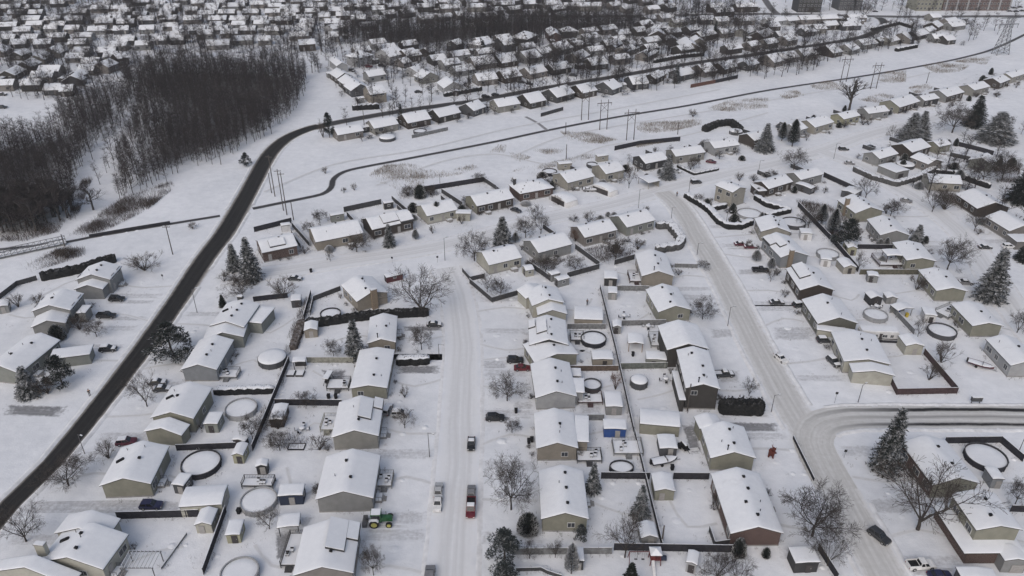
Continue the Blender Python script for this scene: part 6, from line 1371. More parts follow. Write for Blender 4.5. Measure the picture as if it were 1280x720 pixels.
HEDGES=[
("long dark hedge with snowy top behind the low bungalow's yard", 2.2, 2.2, 'dark', 0.04, [(-52.14, 165.02), (-48.91, 165.02), (-36.53, 168.49), (-26.4, 169.67), (-21.49, 170.06)]),
('dark hedge with snowy top beside the clipped driveway', 2.0, 2.4, 'dark', 0.3, [(-27.13, 148.34), (-19.3, 148.67)]),
('tall dark clipped hedge beside the dark two-storey house', 3.0, 3.2, 'dark', 0.0, [(44.29, 130.72), (53.78, 130.45)]),
('long dark hedge above the left-row houses, snowy top', 2.6, 2.4, 'dark', 0.04, [(-131.69, 188.56), (-122.83, 193.28), (-115.91, 200.2)]),
('snowy hedge with black base between two pool yards at left', 1.7, 1.8, 'dark', 0.8, [(-65.98, 136.9), (-52.69, 137.48)]),
("long snow-capped hedge curling round the two-storey house's corner lot", 1.9, 2.6, 'dark', 1.0, [(60.05, 247.77), (63.56, 240.83), (65.86, 234.2), (66.85, 226.01), (69.05, 222.38), (72.35, 222.38), (77.14, 226.01)]),
('short snow-capped hedge inside the corner lot', 1.7, 2.2, 'dark', 1.0, [(66.37, 236.39), (72.07, 239.04)]),
('snow-capped hedge below the brown-walled corner bungalow', 1.8, 2.4, 'dark', 1.0, [(83.78, 246.47), (86.21, 239.6), (92.3, 234.97)]),
('snow-capped hedge right of the snow-filled pool', 1.7, 2.2, 'dark', 1.0, [(82.83, 230.59), (92.34, 235.08)]),
('snowy U-shaped hedge around the green-grey bungalow', 2.2, 3.0, 'grey', 0.12, [(45.73, 222.66), (50.41, 223.26), (51.98, 212.84), (50.18, 208.45), (42.99, 205.77)]),
("low dark hedge edging the red car's front yard", 1.0, 1.4, 'dark', 0.5, [(62.75, 276.82), (67.42, 268.55), (77.43, 273.46)]),
('dark U-shaped hedge around the small covered pool', 2.6, 3.2, 'dark', 0.05, [(81.66, 318.47), (89.23, 326.16), (95.69, 328.41), (97.38, 317.4)]),
('snowy hedge at the fork below the covered pool', 2.0, 2.4, 'grey', 0.15, [(128.16, 272.98), (131.72, 264.09), (137.21, 257.91), (148.98, 264.88), (158.1, 272.98)]),
("dark hedge edging the cul-de-sac's top garden", 2.2, 2.2, 'dark', 0.3, [(163.09, 268.62), (166.19, 261.49), (169.56, 255.41)]),
('dark hedge behind the tan two-storey end house', 2.6, 3.0, 'dark', 0.1, [(-73.73, 349.95), (-61.57, 352.5)]),
('dark trimmed hedge below the three linked gables', 2.2, 2.4, 'dark', 0.1, [(-33.03, 371.93), (-15.16, 383.44)]),
('long snow-topped hedge above the ploughed road', 2.4, 2.6, 'dark', 0.7, [(80.01, 439.63), (96.57, 451.15), (111.66, 457.11)]),
('snow-topped pair of hedge blocks at upper right', 2.2, 2.6, 'dark', 0.7, [(227.97, 467.81), (245.18, 478.48)]),
('dark hedge line behind the snowy parking court', 2.4, 3.0, 'dark', 0.1, [(238.09, 527.97), (265.48, 549.54), (268.11, 535.88)]),
('low snowy garden hedge at the top of the cul-de-sac', 1.6, 2.0, 'dark', 0.5, [(157.82, 271.03), (163.75, 268.59)]),
("low bare brown hedge along the sage house's back lane", 1.3, 2.2, 'brown', 0.03, [(-53.36, 166.5), (-52.68, 153.84)]),
]
POOLS=[
('round snow-filled pool with dark wall beside the dark cube shed', -60.55, 113.56, 3.66, 3.66, 'dark', 1.25, False),
('round grey pool with railed deck beside the navy shed', -46.52, 103.69, 3.23, 3.23, 'grey', 1.25, False),
('round pool at the bottom edge with dark rim', -45.06, 87.48, 3.04, 3.04, 'grey', 1.25, False),
('round pool beside the pale green hut', -57.94, 130.5, 3.25, 3.25, 'grey', 1.25, False),
('raised round pool heaped with snow above the long snowy hedge', -56.22, 148.93, 3.19, 3.19, 'slate', 1.5, True),
('round dark-walled pool beside the dark stepped house', 19.91, 157.47, 3.03, 3.03, 'dark', 1.25, False),
('small round pool with red deck behind the pale grey bungalow', 17.84, 138.85, 2.05, 2.05, 'slate', 1.25, False),
('raised oval pool heaped with snow below the pale green flat shed', 28.49, 139.87, 1.88, 1.88, 'slate', 1.6, True),
('small oval pool with dark rim beside the snowy play deck', 21.19, 112.45, 2.24, 1.68, 'dark', 1.25, False),
('half-hidden round pool behind the long snowy hedge', -46.68, 169.03, 2.57, 2.57, 'dark', 1.25, False),
('large round pool with dark wall beside the brick-sided olive house', 93.34, 115.5, 3.78, 3.78, 'dark', 1.25, False),
('oval snowy pool beside the white box shed', 106.77, 161.06, 3.27, 3.27, 'slate', 1.25, False),
('round half-buried pool beside the yellow gabled shed', 93.27, 202.86, 3.07, 3.07, 'grey', 1.25, False),
('round pool with dark rim beside the top east-side bungalow', 90.06, 224.75, 3.71, 3.71, 'slate', 1.25, False),
('round covered pool heaped with snow beside the grey flat garage', 148.83, 276.53, 3.18, 3.18, 'slate', 1.25, True),
('round snow-filled pool inside the snow-capped hedge', 78.08, 232.38, 3.94, 3.94, 'grey', 0.9, False),
('small round pool behind the hip-roofed brick house', 13.92, 269.45, 2.67, 2.67, 'dark', 1.25, False),
('small round pool beside the corridor shed', 30.29, 276.95, 1.97, 1.97, 'slate', 1.25, False),
('small round pool in the yard by dark U-shaped hedge', 94.65, 315.95, 2.7, 2.7, 'slate', 1.25, True),
('oval pool behind the first house below the ploughed road', -51.63, 308.16, 3.31, 3.31, 'slate', 1.25, True),
('long oval pool behind the third house below the ploughed road', -38.93, 316.48, 2.71, 2.71, 'slate', 1.25, False),
('cluttered round pool beside the house above the trailer', 93.4, 168.64, 2.87, 2.87, 'grey', 1.25, False),
]
CARS=[
('silver sedan parked behind the white one on the central street', 'sedan', 'silver', -13.78, 106.69, 90, 0),
('white sedan parked in front of the silver one on the central street', 'sedan', 'white', -13.65, 103.34, -90, 0),
('plain grey sedan parked right behind the red pickup on the central street', 'sedan', 'grey', -7.61, 106.07, 90, 0),
('dark red pickup with white patches parked on the central street', 'pickup', 'red', -7.5, 102.16, -90, 3),
('black sedan with snowy roof driving along the central street', 'sedan', 'black', -8.23, 119.65, -90, 2),
('grey SUV cut by the bottom edge on the central street', 'suv', 'grey', -13.62, 87.21, 90, 0),
('black SUV in the driveway of the tan bungalow with side wing', 'suv', 'black', -3.55, 127.83, 0, 0),
("black SUV beside the red car in the low olive gabled house's driveway", 'suv', 'black', 0.75, 148.91, 0, 0),
('red sedan in the driveway beside the black SUV', 'sedan', 'red', 2.41, 145.86, 0, 0),
('dark snowy car in the driveway of the bungalow by tall spruce', 'sedan', 'dark', -19.6, 164.68, 0, 1),
('snow-covered car behind the thin tree by the greige stepped house', 'suv', 'silver', -23.8, 129.15, 0, 1),
('snowy grey car tucked against the greige stepped house', 'suv', 'grey', -26.71, 130.5, 80, 1),
('dark blue SUV in the drive by the long dark fence at left', 'suv', 'navy', -65.99, 102.85, 0, 0),
('maroon SUV with snowy windscreen beside the round bush at left', 'suv', 'maroon', -78.09, 120.25, 8, 2),
("snow-buried car, upper of two in the blue-grey bungalow's drive", 'sedan', 'dark', -79.78, 140.32, 5, 1),
("snow-buried car, lower of two in the blue-grey bungalow's drive", 'sedan', 'dark', -77.77, 137.95, 3, 1),
('black SUV in the upper drive of the left row', 'suv', 'black', -105.39, 177.22, 0, 0),
("black pickup with cargo rack in the left row's drive", 'pickup', 'black', -104.28, 168.71, 0, 0),
("dark car with snowy roof under the left carport's end", 'suv', 'black', -96.98, 153.58, 5, 1),
('white sedan with dark windows on the right street', 'sedan', 'white', 63.36, 149.73, -68, 2),
('dark grey SUV parked at the lower end of right street', 'suv', 'dark', 64.16, 95.58, -60, 0),
('white pickup truck in the driveway at the bottom right', 'pickup', 'white', 68.56, 89.34, 4, 0),
('dark blue car cut by the bottom edge at right', 'sedan', 'navy', 70.75, 87.21, 2, 0),
('snow-covered car nosing out near the notched-roof house', 'sedan', 'dark', 70.12, 175.55, 2, 1),
('snowy dark car beside the house above the trailer', 'suv', 'dark', 75.8, 174.11, 10, 1),
('black pickup in the drive of the blue-grey chimney house', 'pickup', 'black', 70.77, 193.38, 0, 0),
("maroon car, left of the pair on the right street's upper drive", 'sedan', 'maroon', 69.53, 210.27, 5, 1),
('red-grey snowy car, right of the pair on the upper drive', 'sedan', 'maroon', 71.94, 208.37, 0, 1),
('snowy dark pickup outside the dark two-storey house', 'pickup', 'dark', 48.45, 143.36, 5, 1),
('snowy car under the flat carport of the cream broad-gabled house', 'suv', 'dark', 76.43, 157.39, 0, 1),
("snow-laden SUV beside the cream broad-gabled house's left wall", 'suv', 'dark', 75.28, 148.26, -75, 1),
('dark SUV with snowy roof driving along the upper street', 'suv', 'dark', 66.23, 260.05, 12, 2),
('silver snowy car beside the flat open carport', 'sedan', 'silver', 61.38, 271.14, -40, 1),
('dark red car in front of the grey upper bungalow', 'sedan', 'maroon', 76.37, 280.84, -25, 0),
("dark SUV on the upper street's open right part", 'suv', 'dark', 132.55, 295.33, 0, 1),
('dark SUV beside the grey bungalow by the covered pool', 'suv', 'dark', 144.19, 297.23, 30, 0),
("snow-covered car at the black fence's upper end", 'sedan', 'grey', 128.94, 279.55, -15, 1),
('grey sedan driving on the cul-de-sac street', 'sedan', 'grey', 134.56, 243.35, -28, 2),
('dark sedan with snowy top parked left of the white van', 'sedan', 'dark', 142.65, 208.1, 0, 1),
('white snowy van outside the house at right edge', 'suv', 'white', 149.92, 208.37, 0, 1),
('snow-covered car beside the olive house by the big spruce', 'sedan', 'grey', 125.76, 186.39, -10, 1),
('dark car in front of the long brown-fronted house', 'sedan', 'dark', 1.33, 235.32, -40, 0),
('snow-buried car beside the arched car shelter', 'sedan', 'grey', 26.89, 252.93, 0, 1),
('snowy dark car beside the bare bush above sage house', 'sedan', 'dark', -60.61, 188.68, -5, 1),
('dark car, left of two in front of the third far row', 'sedan', 'dark', 4.93, 396.69, -25, 0),
('dark car, right of two in front of the third far row', 'sedan', 'black', 8.98, 393.59, -25, 0),
('dark SUV beside the long far fence below strip wood', 'suv', 'dark', 32.6, 410.35, -25, 0),
('dark SUV, left of two on the ploughed road near the hedge', 'suv', 'black', -12.78, 370.23, 14, 0),
('dark hatchback, right of two on the ploughed road near the hedge', 'sedan', 'dark', -8.2, 373.72, 14, 0),
("dark car on the ploughed road's snowy far end", 'sedan', 'dark', 173.95, 479.69, 14, 1),
('dark car, upper of the two beside the slanting far-left row', 'suv', 'dark', -250.99, 406.25, 5, 0),
('dark car, lower of the two beside the slanting far-left row', 'suv', 'dark', -252.66, 390.53, 5, 0),
('dark car in the snowy court at the left edge, upper one', 'suv', 'dark', -248.69, 373.72, 5, 1),
('dark car in the snowy court at the left edge, lower one', 'suv', 'dark', -236.4, 352.32, 5, 0),
('dark car below the hedge of the three linked gables', 'sedan', 'dark', -46.2, 378.7, 10, 0),
('red car parked by the pale two-storey hip-roofed house', 'suv', 'red', -78.85, 429.3, 20, 0),
('dark car by the garage of the pale court house', 'suv', 'dark', -72.06, 431.1, -25, 0),
('dark car near the grey court houses', 'suv', 'dark', -86.51, 420.5, -40, 1),
('snowy car top left in the parking lot at the top right corner', 'sedan', 'dark', 376.89, 612.9, 0, 1),
('snowy car top middle in the parking lot at the top right corner', 'sedan', 'dark', 378.61, 609.53, 0, 1),
('snowy car top right in the parking lot at the top right corner', 'sedan', 'dark', 384.76, 612.9, 0, 1),
('snowy car bottom left in the parking lot at the top right corner', 'sedan', 'dark', 367.62, 596.37, 0, 1),
('snowy car bottom middle in the parking lot at the top right corner', 'sedan', 'dark', 371.8, 595.4, 0, 1),
('snowy car bottom right in the parking lot at the top right corner', 'sedan', 'dark', 377.63, 597.34, 0, 1),
('dark car, left of two on the street left of the strip wood', 'sedan', 'dark', -142.82, 582.17, 0, 1),
('dark car, right of two on the street left of the strip wood', 'sedan', 'dark', -132.8, 581.24, 0, 1),
('dark car beside the plain grey apartment block', 'sedan', 'dark', 267.67, 594.76, 0, 1),
]
TREES=[
('large bare maple with wide brown crown on the central street', 'maple', -0.15, 102.35, 14.88, 8.19, None),
('round bare maple with snowy lower twigs by the dark driveway SUV', 'maple', -1.05, 134.29, 8.15, 7.0, None),
('pale spreading bare tree beside the long dark hedge', 'vase', -23.19, 169.88, 14.08, 10.77, None),
('round bare tree left of the cream corner bungalow', 'maple', -11.01, 200.16, 11.35, 8.9, None),
('small bare tree in front of the long tan bungalow', 'maple', -46.45, 205.83, 6.36, 6.7, None),
('small round bare tree beside the olive bungalow on right street', 'maple', 48.86, 167.93, 6.89, 6.16, None),
("wide bare maple left of the right street's lower end", 'maple', 52.72, 96.13, 11.94, 10.68, None),
('slender bare tree below the wide maple on right street', 'vase', 53.1, 89.69, 9.23, 5.12, None),
('large vase-shaped bare tree in front of the brick-sided olive house', 'vase', 71.94, 97.59, 16.28, 10.22, None),
('small knotty bare tree at the bottom right edge', 'maple', 92.74, 103.74, 6.71, 3.54, None),
('wide low bare tree beside the left road, near the bottom', 'maple', -84.04, 108.46, 6.79, 7.58, None),
("bare branching tree at the left road's bottom end", 'vase', -84.64, 94.87, 8.98, 6.14, None),
('dense round bush-like tree beside the maroon car', 'bush', -79.86, 115.96, 5.13, 4.12, None),
('leaning bare tree beside the two snow-buried cars', 'vase', -78.99, 132.34, 10.58, 6.24, None),
('bare tree below the twin spruces, behind the sage house', 'maple', -72.29, 178.87, 6.39, 6.88, None),
('low spreading bare tree beside the snowy parked car at left', 'bush', -61.43, 179.3, 6.88, 8.62, None),
('small bare tree in front of the grey split house', 'maple', -102.7, 159.72, 5.82, 4.35, None),
('pale green loose pine in front of the carport house', 'pine', -100.78, 139.49, 8.7, 6.83, None),
('dark dense spruce left of the pale pine', 'spruce', -106.41, 136.28, 7.57, 5.3, None),
('snow-dusted low bush under the pale pine', 'bush', -102.82, 136.85, 4.8, 5.32, None),
("big dark pine at the left road's edge", 'pine', -80.29, 150.76, 10.08, 10.63, None),
('tall snowy spruce, right one of the pair at left', 'spruce', -72.77, 188.6, 13.17, 6.27, None),
('narrow dark spruce, left one of the pair at left', 'spruce', -79.23, 194.25, 8.43, 4.58, None),
('lone small snowy spruce before the brown split-level', 'spruce', -37.15, 209.57, 7.47, 3.88, None),
('dark columnar evergreen before the white bungalow', 'cedar', -24.55, 229.94, 6.21, 2.87, None),
('dark full spruce behind the cream corner bungalow', 'spruce', -2.93, 210.65, 9.33, 6.09, None),
('tall dark spruce between the two low-yard fences at centre left', 'spruce', -37.01, 150.76, 10.52, 4.93, None),
('frosted blue spruce right of the olive bungalow by the maple', 'frostspruce', 15.19, 106.99, 7.16, 3.01, None),
('frosted spruce at the yard corner by the long black fence', 'frostspruce', 23.14, 100.6, 7.6, 3.47, None),
('snowy narrow cedar at the bottom beside the white-roofed shed', 'cedar', 9.86, 88.04, 7.19, 2.4, None),
('bushy snow-dusted pine, upper of the two at the bottom centre', 'frostpine', -1.22, 90.36, 8.15, 5.96, None),
('bushy snow-dusted pine, lower of the two, cut by the bottom edge', 'frostpine', -1.3, 84.69, 6.77, 5.21, None),
('dark spruce tip poking up at the bottom edge', 'spruce', 19.15, 84.69, 6.4, 3.39, None),
('bare twiggy tree left of the gambrel shed', 'vase', 19.22, 91.38, 12.69, 5.18, None),
('bare twiggy bush tree, left of two by the white shed', 'maple', 33.62, 86.43, 6.61, 5.27, None),
('bare twiggy tree, right of two by the white shed', 'vase', 36.73, 85.16, 8.41, 4.71, None),
('tall snow-laden spruce beside the right cross street', 'spruce', 72.51, 112.79, 14.95, 5.91, None),
('big snow-laden spruce right of the olive house', 'spruce', 127.77, 178.03, 14.88, 8.15, None),
('bare tree with a dark nest-like clump by the red deck house', 'maple', 124.81, 194.74, 11.43, 8.26, None),
('round russet bush tree, upper of two by the red fence', 'bush', 100.79, 148.79, 6.52, 5.64, None),
('round brown bush tree, lower of two inside the red fence', 'bush', 94.72, 141.88, 5.74, 4.91, None),
('brown bush against the olive house by the big spruce', 'bush', 110.62, 183.2, 4.74, 5.26, None),
('snowy wide dark spruce, left of the pair at upper right', 'spruce', 164.66, 307.79, 11.48, 9.94, None),
('snowy dark spruce, right of the pair at upper right', 'spruce', 171.31, 312.9, 10.6, 8.06, None),
('massive dark round spruce near the right edge', 'spruce', 198.69, 305.79, 12.42, 14.5, None),
('tall pointed dark spruce beside the massive round one', 'spruce', 200.51, 325.76, 13.65, 9.73, None),
('pale wide bare tree between the spruces at upper right', 'maple', 186.83, 317.09, 13.07, 13.59, None),
('tall bare poplar beside the corridor at upper right', 'poplar', 154.75, 348.04, 15.74, 8.82, None),
('small bare tree in the open snow left of spruce pair', 'vase', 156.94, 306.79, 7.46, 5.29, None),
('grey bare tree in the open snow by the upper street', 'maple', 105.88, 273.94, 9.4, 7.82, None),
('snowy spruce right of the dark gable on the upper street', 'frostspruce', 100.51, 294.21, 11.46, 7.66, None),
('narrow dark cedar, right of the pair on the upper street', 'cedar', 113.47, 299.9, 11.61, 5.19, None),
('narrow dark cedar, left of the pair on the upper street', 'cedar', 111.35, 306.79, 8.13, 3.96, None),
('leaning bare tree by the black street fence', 'vase', 122.3, 247.19, 9.68, 7.19, None),
('dark bare tree behind the flat open carport', 'vase', 41.54, 255.87, 11.06, 5.12, None),
('snowy conifer right of the flat open carport', 'frostspruce', 56.8, 265.04, 9.2, 5.86, None),
('bare tree left of the dark round bush', 'vase', 9.03, 218.51, 8.73, 5.02, None),
('dark round bush by the arched car shelter', 'bush', 24.75, 226.23, 4.77, 4.13, None),
('low dark bush beside the round one near the shelter', 'bush', 19.94, 227.46, 2.26, 4.66, None),
('bare tree in front of the grey end-gabled bungalow', 'maple', 4.22, 215.66, 7.86, 5.96, None),
('bare yard tree in the V-fenced yard, left', 'vase', -6.75, 181.89, 6.68, 3.92, None),
('bare yard tree in the V-fenced yard, right', 'maple', -3.02, 179.3, 6.15, 4.74, None),
('bare brown tree behind the grey end-gabled bungalow, left', 'maple', 9.55, 192.34, 6.63, 5.91, None),
('bare tree in the yard between two diagonal fences', 'maple', 17.99, 192.82, 6.39, 5.01, None),
('bare white-frosted tree below the U-hedge bungalow', 'maple', 30.17, 199.66, 7.53, 7.95, None),
('rusty-leaved bush between two corner street bungalows', 'rustbush', 19.42, 212.85, 4.61, 4.18, None),
('dark shrub mass behind the U-hedge bungalow', 'bush', 37.82, 207.42, 3.74, 5.3, None),
('dark evergreen clump left of the grey cul-de-sac house', 'pine', 100.84, 208.49, 10.06, 8.71, None),
('dark evergreen clump below the tall-chimney house', 'cedar', 100.35, 218.51, 8.73, 4.01, None),
('dark narrow tree in the yard by the tall chimney house', 'cedar', 99.31, 225.63, 7.25, 3.6, None),
('bare dark tree above the long black diagonal fence', 'maple', 94.19, 222.62, 8.55, 6.62, None),
('bare dark bush before the brown-gabled cul-de-sac house', 'bush', 144.46, 237.0, 7.46, 9.1, None),
('bare dark tree before the brown-gabled cul-de-sac house', 'vase', 139.52, 235.04, 9.39, 5.85, None),
("dark bare trees' leftmost at the green house", 'maple', 170.1, 261.16, 9.71, 9.84, None),
('dark spruce at the right edge by the green house', 'spruce', 173.05, 243.03, 13.82, 9.28, None),
('dark bare tree behind the green house, far right', 'maple', 178.32, 263.48, 11.86, 10.49, None),
('bare tree left of the house by the white van', 'vase', 146.21, 220.85, 9.05, 6.07, None),
('small dark spruce by the grey cul-de-sac house', 'spruce', 123.61, 211.75, 6.19, 4.41, None),
('bare bush behind the grey cul-de-sac house', 'maple', 124.33, 231.83, 6.8, 5.78, None),
("small dark conifer at the right edge beside white van's street", 'spruce', 149.74, 200.16, 6.77, 5.16, None),
('bare tree by the street at the right edge', 'vase', 125.9, 161.53, 6.54, 3.59, None),
('leaning thin bare tree by the pale gabled shed', 'vase', 99.35, 194.74, 6.42, 2.75, None),
('thin bare tree beside the shelter with blue barrel', 'vase', 100.33, 159.72, 6.96, 2.77, None),
("brown dense shrub below the greige house's yard", 'bush', -38.59, 118.54, 4.35, 4.82, None),
('dark shrub covering the brushy shed', 'bush', -48.63, 124.93, 4.64, 5.0, None),
('bare twiggy shrubs below the brush-covered shed', 'maple', -46.56, 118.3, 5.57, 4.17, None),
("bare twiggy tree over the left yard's black fence", 'maple', -53.01, 121.68, 6.64, 3.93, None),
('bare tree in the bottom-left yard by the dark shelter', 'vase', -43.05, 97.78, 5.65, 3.69, None),
('thin bare tree at bottom left of the central street', 'maple', -23.01, 87.71, 7.92, 3.46, None),
('small bare tree with forked trunk by the snowy car', 'vase', -22.35, 125.18, 5.68, 3.0, None),
("bare bush in front of the clipped driveway's garden", 'maple', -21.79, 154.12, 7.97, 4.63, None),
('low bare shrub in front of the low olive bungalow', 'bush', -23.58, 135.42, 3.71, 2.46, None),
('bare round bush in front of the pale spruce yard', 'maple', -42.46, 151.42, 5.46, 4.57, None),
("bare bush in the olive bungalow's back yard", 'maple', -44.58, 132.62, 4.32, 4.86, None),
('snow-dusted blur bush beside the driveway SUV', 'maple', 0.0, 123.66, 4.0, 2.98, None),
('round snow-dusted juniper bush left of the olive bungalow', 'frostbush', 2.83, 97.22, 4.5, 3.96, None),
("snowy conifer shrub at the olive bungalow's corner", 'frostpine', 12.01, 95.04, 4.09, 2.51, None),
('small bare bush below the faded grey fence, left', 'vase', 3.0, 91.2, 4.43, 2.45, None),
('small bare bush below the faded grey fence, right', 'vase', 7.36, 91.38, 4.81, 2.18, None),
('white-flowering bare bush in front of the long brick bungalow', 'frostbush', 38.7, 91.89, 4.25, 2.46, None),
('round snowy shrub right of the white-flowering bush', 'frostbush', 43.26, 91.55, 2.33, 1.5, None),
("brown thin bush left of the long brick bungalow's wall", 'bush', 36.96, 103.54, 3.79, 2.06, None),
('brick-brown bush behind the small red deck pool', 'rustbush', 23.04, 138.31, 5.47, 2.86, None),
('thin bare tree in front of the dark two-storey house', 'vase', 52.25, 135.99, 5.01, 2.47, None),
('bare frosted sapling beside the white board screen', 'maple', 55.06, 194.74, 3.11, 3.21, None),
("round low bush beside the tan bungalow's snowy screen", 'bush', 47.1, 191.4, 2.06, 2.72, None),
("bare tree in front of the black pickup's drive", 'vase', 72.06, 187.69, 5.55, 3.12, None),
('bare small bush in front of the notched-roof house', 'bush', 73.36, 178.87, 2.73, 2.58, None),
('low bush left of the two spruces', 'bush', -80.31, 187.69, 3.55, 4.02, None),
('round dark bush under the twin spruces', 'bush', -76.9, 186.78, 2.79, 3.56, None),
('bare spreading bush above the topmost left-row house', 'bush', -105.11, 194.25, 5.4, 10.53, None),
('dark round shrub near the left road in the field', 'bush', -101.36, 222.03, 2.51, 3.81, None),
("small dark pine left of the road's bend", 'pine', -101.13, 278.14, 5.42, 4.57, None),
("dark round shrub in the corridor's open snow", 'bush', -69.23, 269.84, 2.82, 2.97, None),
('pale low shrub below the bike path bend, left', 'bush', -58.92, 251.47, 2.4, 2.24, None),
('pale low shrub below the bike path bend, right', 'bush', -55.66, 253.65, 3.32, 2.54, None),
('dark round bush in the corridor above the ploughed yards', 'bush', 81.34, 339.54, 4.02, 5.4, None),
('snowy bare hedge bush behind the long tan bungalow', 'maple', -61.88, 226.23, 5.32, 4.64, None),
("small bare tree in the long tan bungalow's back yard", 'maple', -64.24, 219.68, 4.42, 4.03, None),
('thin sapling in front of the long tan bungalow', 'vase', -53.09, 199.66, 3.93, 2.34, None),
('dark bare bush beside the white bungalow, left one', 'bush', -36.14, 248.61, 4.46, 6.12, None),
('snowy bush in the dark corner behind white bungalow', 'frostbush', -31.82, 247.19, 5.03, 4.43, None),
('dark bush in the corner behind long brown-fronted house', 'bush', -28.14, 249.32, 4.47, 3.9, None),
("bare bush at the dark fence's right end", 'maple', -11.57, 261.16, 4.29, 4.05, None),
("dark clump at the road bend's right side, by first house", 'pine', -76.16, 310.84, 11.22, 5.34, None),
('dark bare clump at the road bend beside the first house', 'bush', -78.84, 310.84, 8.54, 4.68, None),
('snow-topped bush in front of the white bungalow', 'bush', -24.84, 218.51, 3.31, 2.26, None),
("bare bush below the hip-roofed house's left yard", 'vase', 7.52, 228.08, 6.46, 3.11, None),
('dark shrub between the two-storey house and street', 'bush', 82.55, 262.7, 3.39, 4.07, None),
('low dark shrub right of it along the street', 'bush', 87.57, 261.93, 2.77, 4.06, None),
("dark shrubs in the two-storey house's corner garden", 'bush', 63.46, 242.35, 3.81, 4.9, None),
("bare tree in the red car's walled front yard", 'maple', 68.45, 274.77, 5.69, 4.22, None),
('small dark spruce left of the sage house', 'spruce', -76.18, 174.29, 3.66, 2.11, None),
('dark hedge-like shrub beside the small grey left shed', 'bush', -129.97, 173.88, 4.38, 4.21, None),
('dark shrub right of it in the same left yard', 'bush', -125.58, 175.52, 2.94, 4.24, None),
("snow-dusted bush beside the grey split house's garage", 'frostbush', -111.65, 158.65, 4.43, 3.94, None),
("dark bush at the grey split house's right side", 'bush', -108.46, 163.01, 5.18, 5.22, None),
("wild brown shrub by the white bridge's right end", 'bush', -131.07, 202.2, 3.69, 5.67, None),
]
POLES=[
('tall wooden utility pole, first of the pair nearest the left road', 'wood', -82.26, 248.25, 15.06),
('tall wooden utility pole, second of the pair nearest the left road', 'wood', -84.26, 251.29, 7.44),
("tall wooden utility pole, right one beside the bike path's lower end", 'wood', -74.13, 232.63, 15.02),
("tall wooden utility pole, left one beside the bike path's lower end", 'wood', -76.17, 236.18, 14.68),
('short wooden pole rising from the dark fence below the path', 'wood', -70.99, 228.7, 6.33),
('street lamp in the snow left of the round bare tree', 'lamp', -19.63, 200.29, 7.35),
("lamp post at the dark fence near white bungalow's dark corner", 'lamp', -25.51, 255.5, 5.43),
('street lamp on the inner bend of the upper street', 'lamp', 42.46, 238.32, 6.85),
('street lamp on the upper street beside the dark SUV', 'lamp', 62.15, 252.19, 5.39),
("street lamp above the U-shaped hedge's corner", 'lamp', 51.97, 229.94, 3.83),
('street lamp on the right street opposite maroon cars', 'lamp', 54.96, 203.87, 3.97),
("street lamp at the upper street's right part", 'lamp', 91.32, 269.43, 5.31),
('utility pole in the reeds above the hip-roofed house', 'wood', 21.07, 285.32, 5.91),
('street lamp opposite the notched-roof house', 'lamp', 54.56, 164.72, 5.53),
('street lamp left of the right street beside the tall dark hedge', 'lamp', 55.56, 130.43, 4.5),
('street lamp below the cream broad-gabled house', 'lamp', 75.46, 133.73, 4.71),
('thin sign post left of the lamp below the broad-gabled house', 'sign', 70.21, 133.45, 3.04),
('sign post on the snowy corner beside the lone street spruce', 'sign', 65.85, 116.19, 2.07),
('grey sign box on posts in the snow above the cross street', 'signbox', 100.87, 133.45, 2.18),
('street lamp on the left side of the central street', 'lamp', -16.35, 116.31, 6.24),
('street lamp beside the clipped dark hedge', 'lamp', -17.29, 150.92, 3.76),
("wooden pole at the left road's field side", 'wood', -100.92, 204.26, 9.69),
('lamp with long arm beside the left road, near sage house', 'lamp', -81.89, 171.06, 6.96),
('thin lamp post beside the round bush at left road', 'lamp', -85.23, 117.24, 5.05),
('thin sign post in the snow by the left road field', 'sign', -97.63, 188.6, 1.79),
('street sign with dark panel in the upper open snow', 'sign', -34.83, 198.66, 2.1),
('small street sign right of it beside the lamp', 'sign', -21.71, 199.16, 2.1),
('lamp post beside the black street fence', 'lamp', 124.97, 285.1, 6.47),
('lamp post at the right edge above the street tree', 'lamp', 130.26, 175.94, 4.65),
("wooden pole beside the dark two-storey house's left corner", 'wood', 37.61, 130.7, 7.24),
('wooden pole at the white bridge end', 'wood', -135.73, 209.57, 4.03),
("lamp post at the U-hedge's right outer side", 'lamp', 68.26, 223.81, 5.29),
('wooden pole left of the first ploughed-road house', 'wood', -64.11, 325.76, 7.07),
('wooden pole beside the lower corridor reeds', 'wood', 22.63, 314.98, 5.2),
('wooden pole in the corridor by the covered pool', 'wood', 69.92, 314.98, 5.2),
('leaning wooden pole in the corridor by shrubs', 'wood', 213.08, 396.63, 5.72),
("thin lamp at the large round pool's right corner", 'lamp', 100.81, 117.12, 4.13),
("yard post in the long brick bungalow's twiggy garden", 'wood', 25.96, 94.15, 4.65),
]
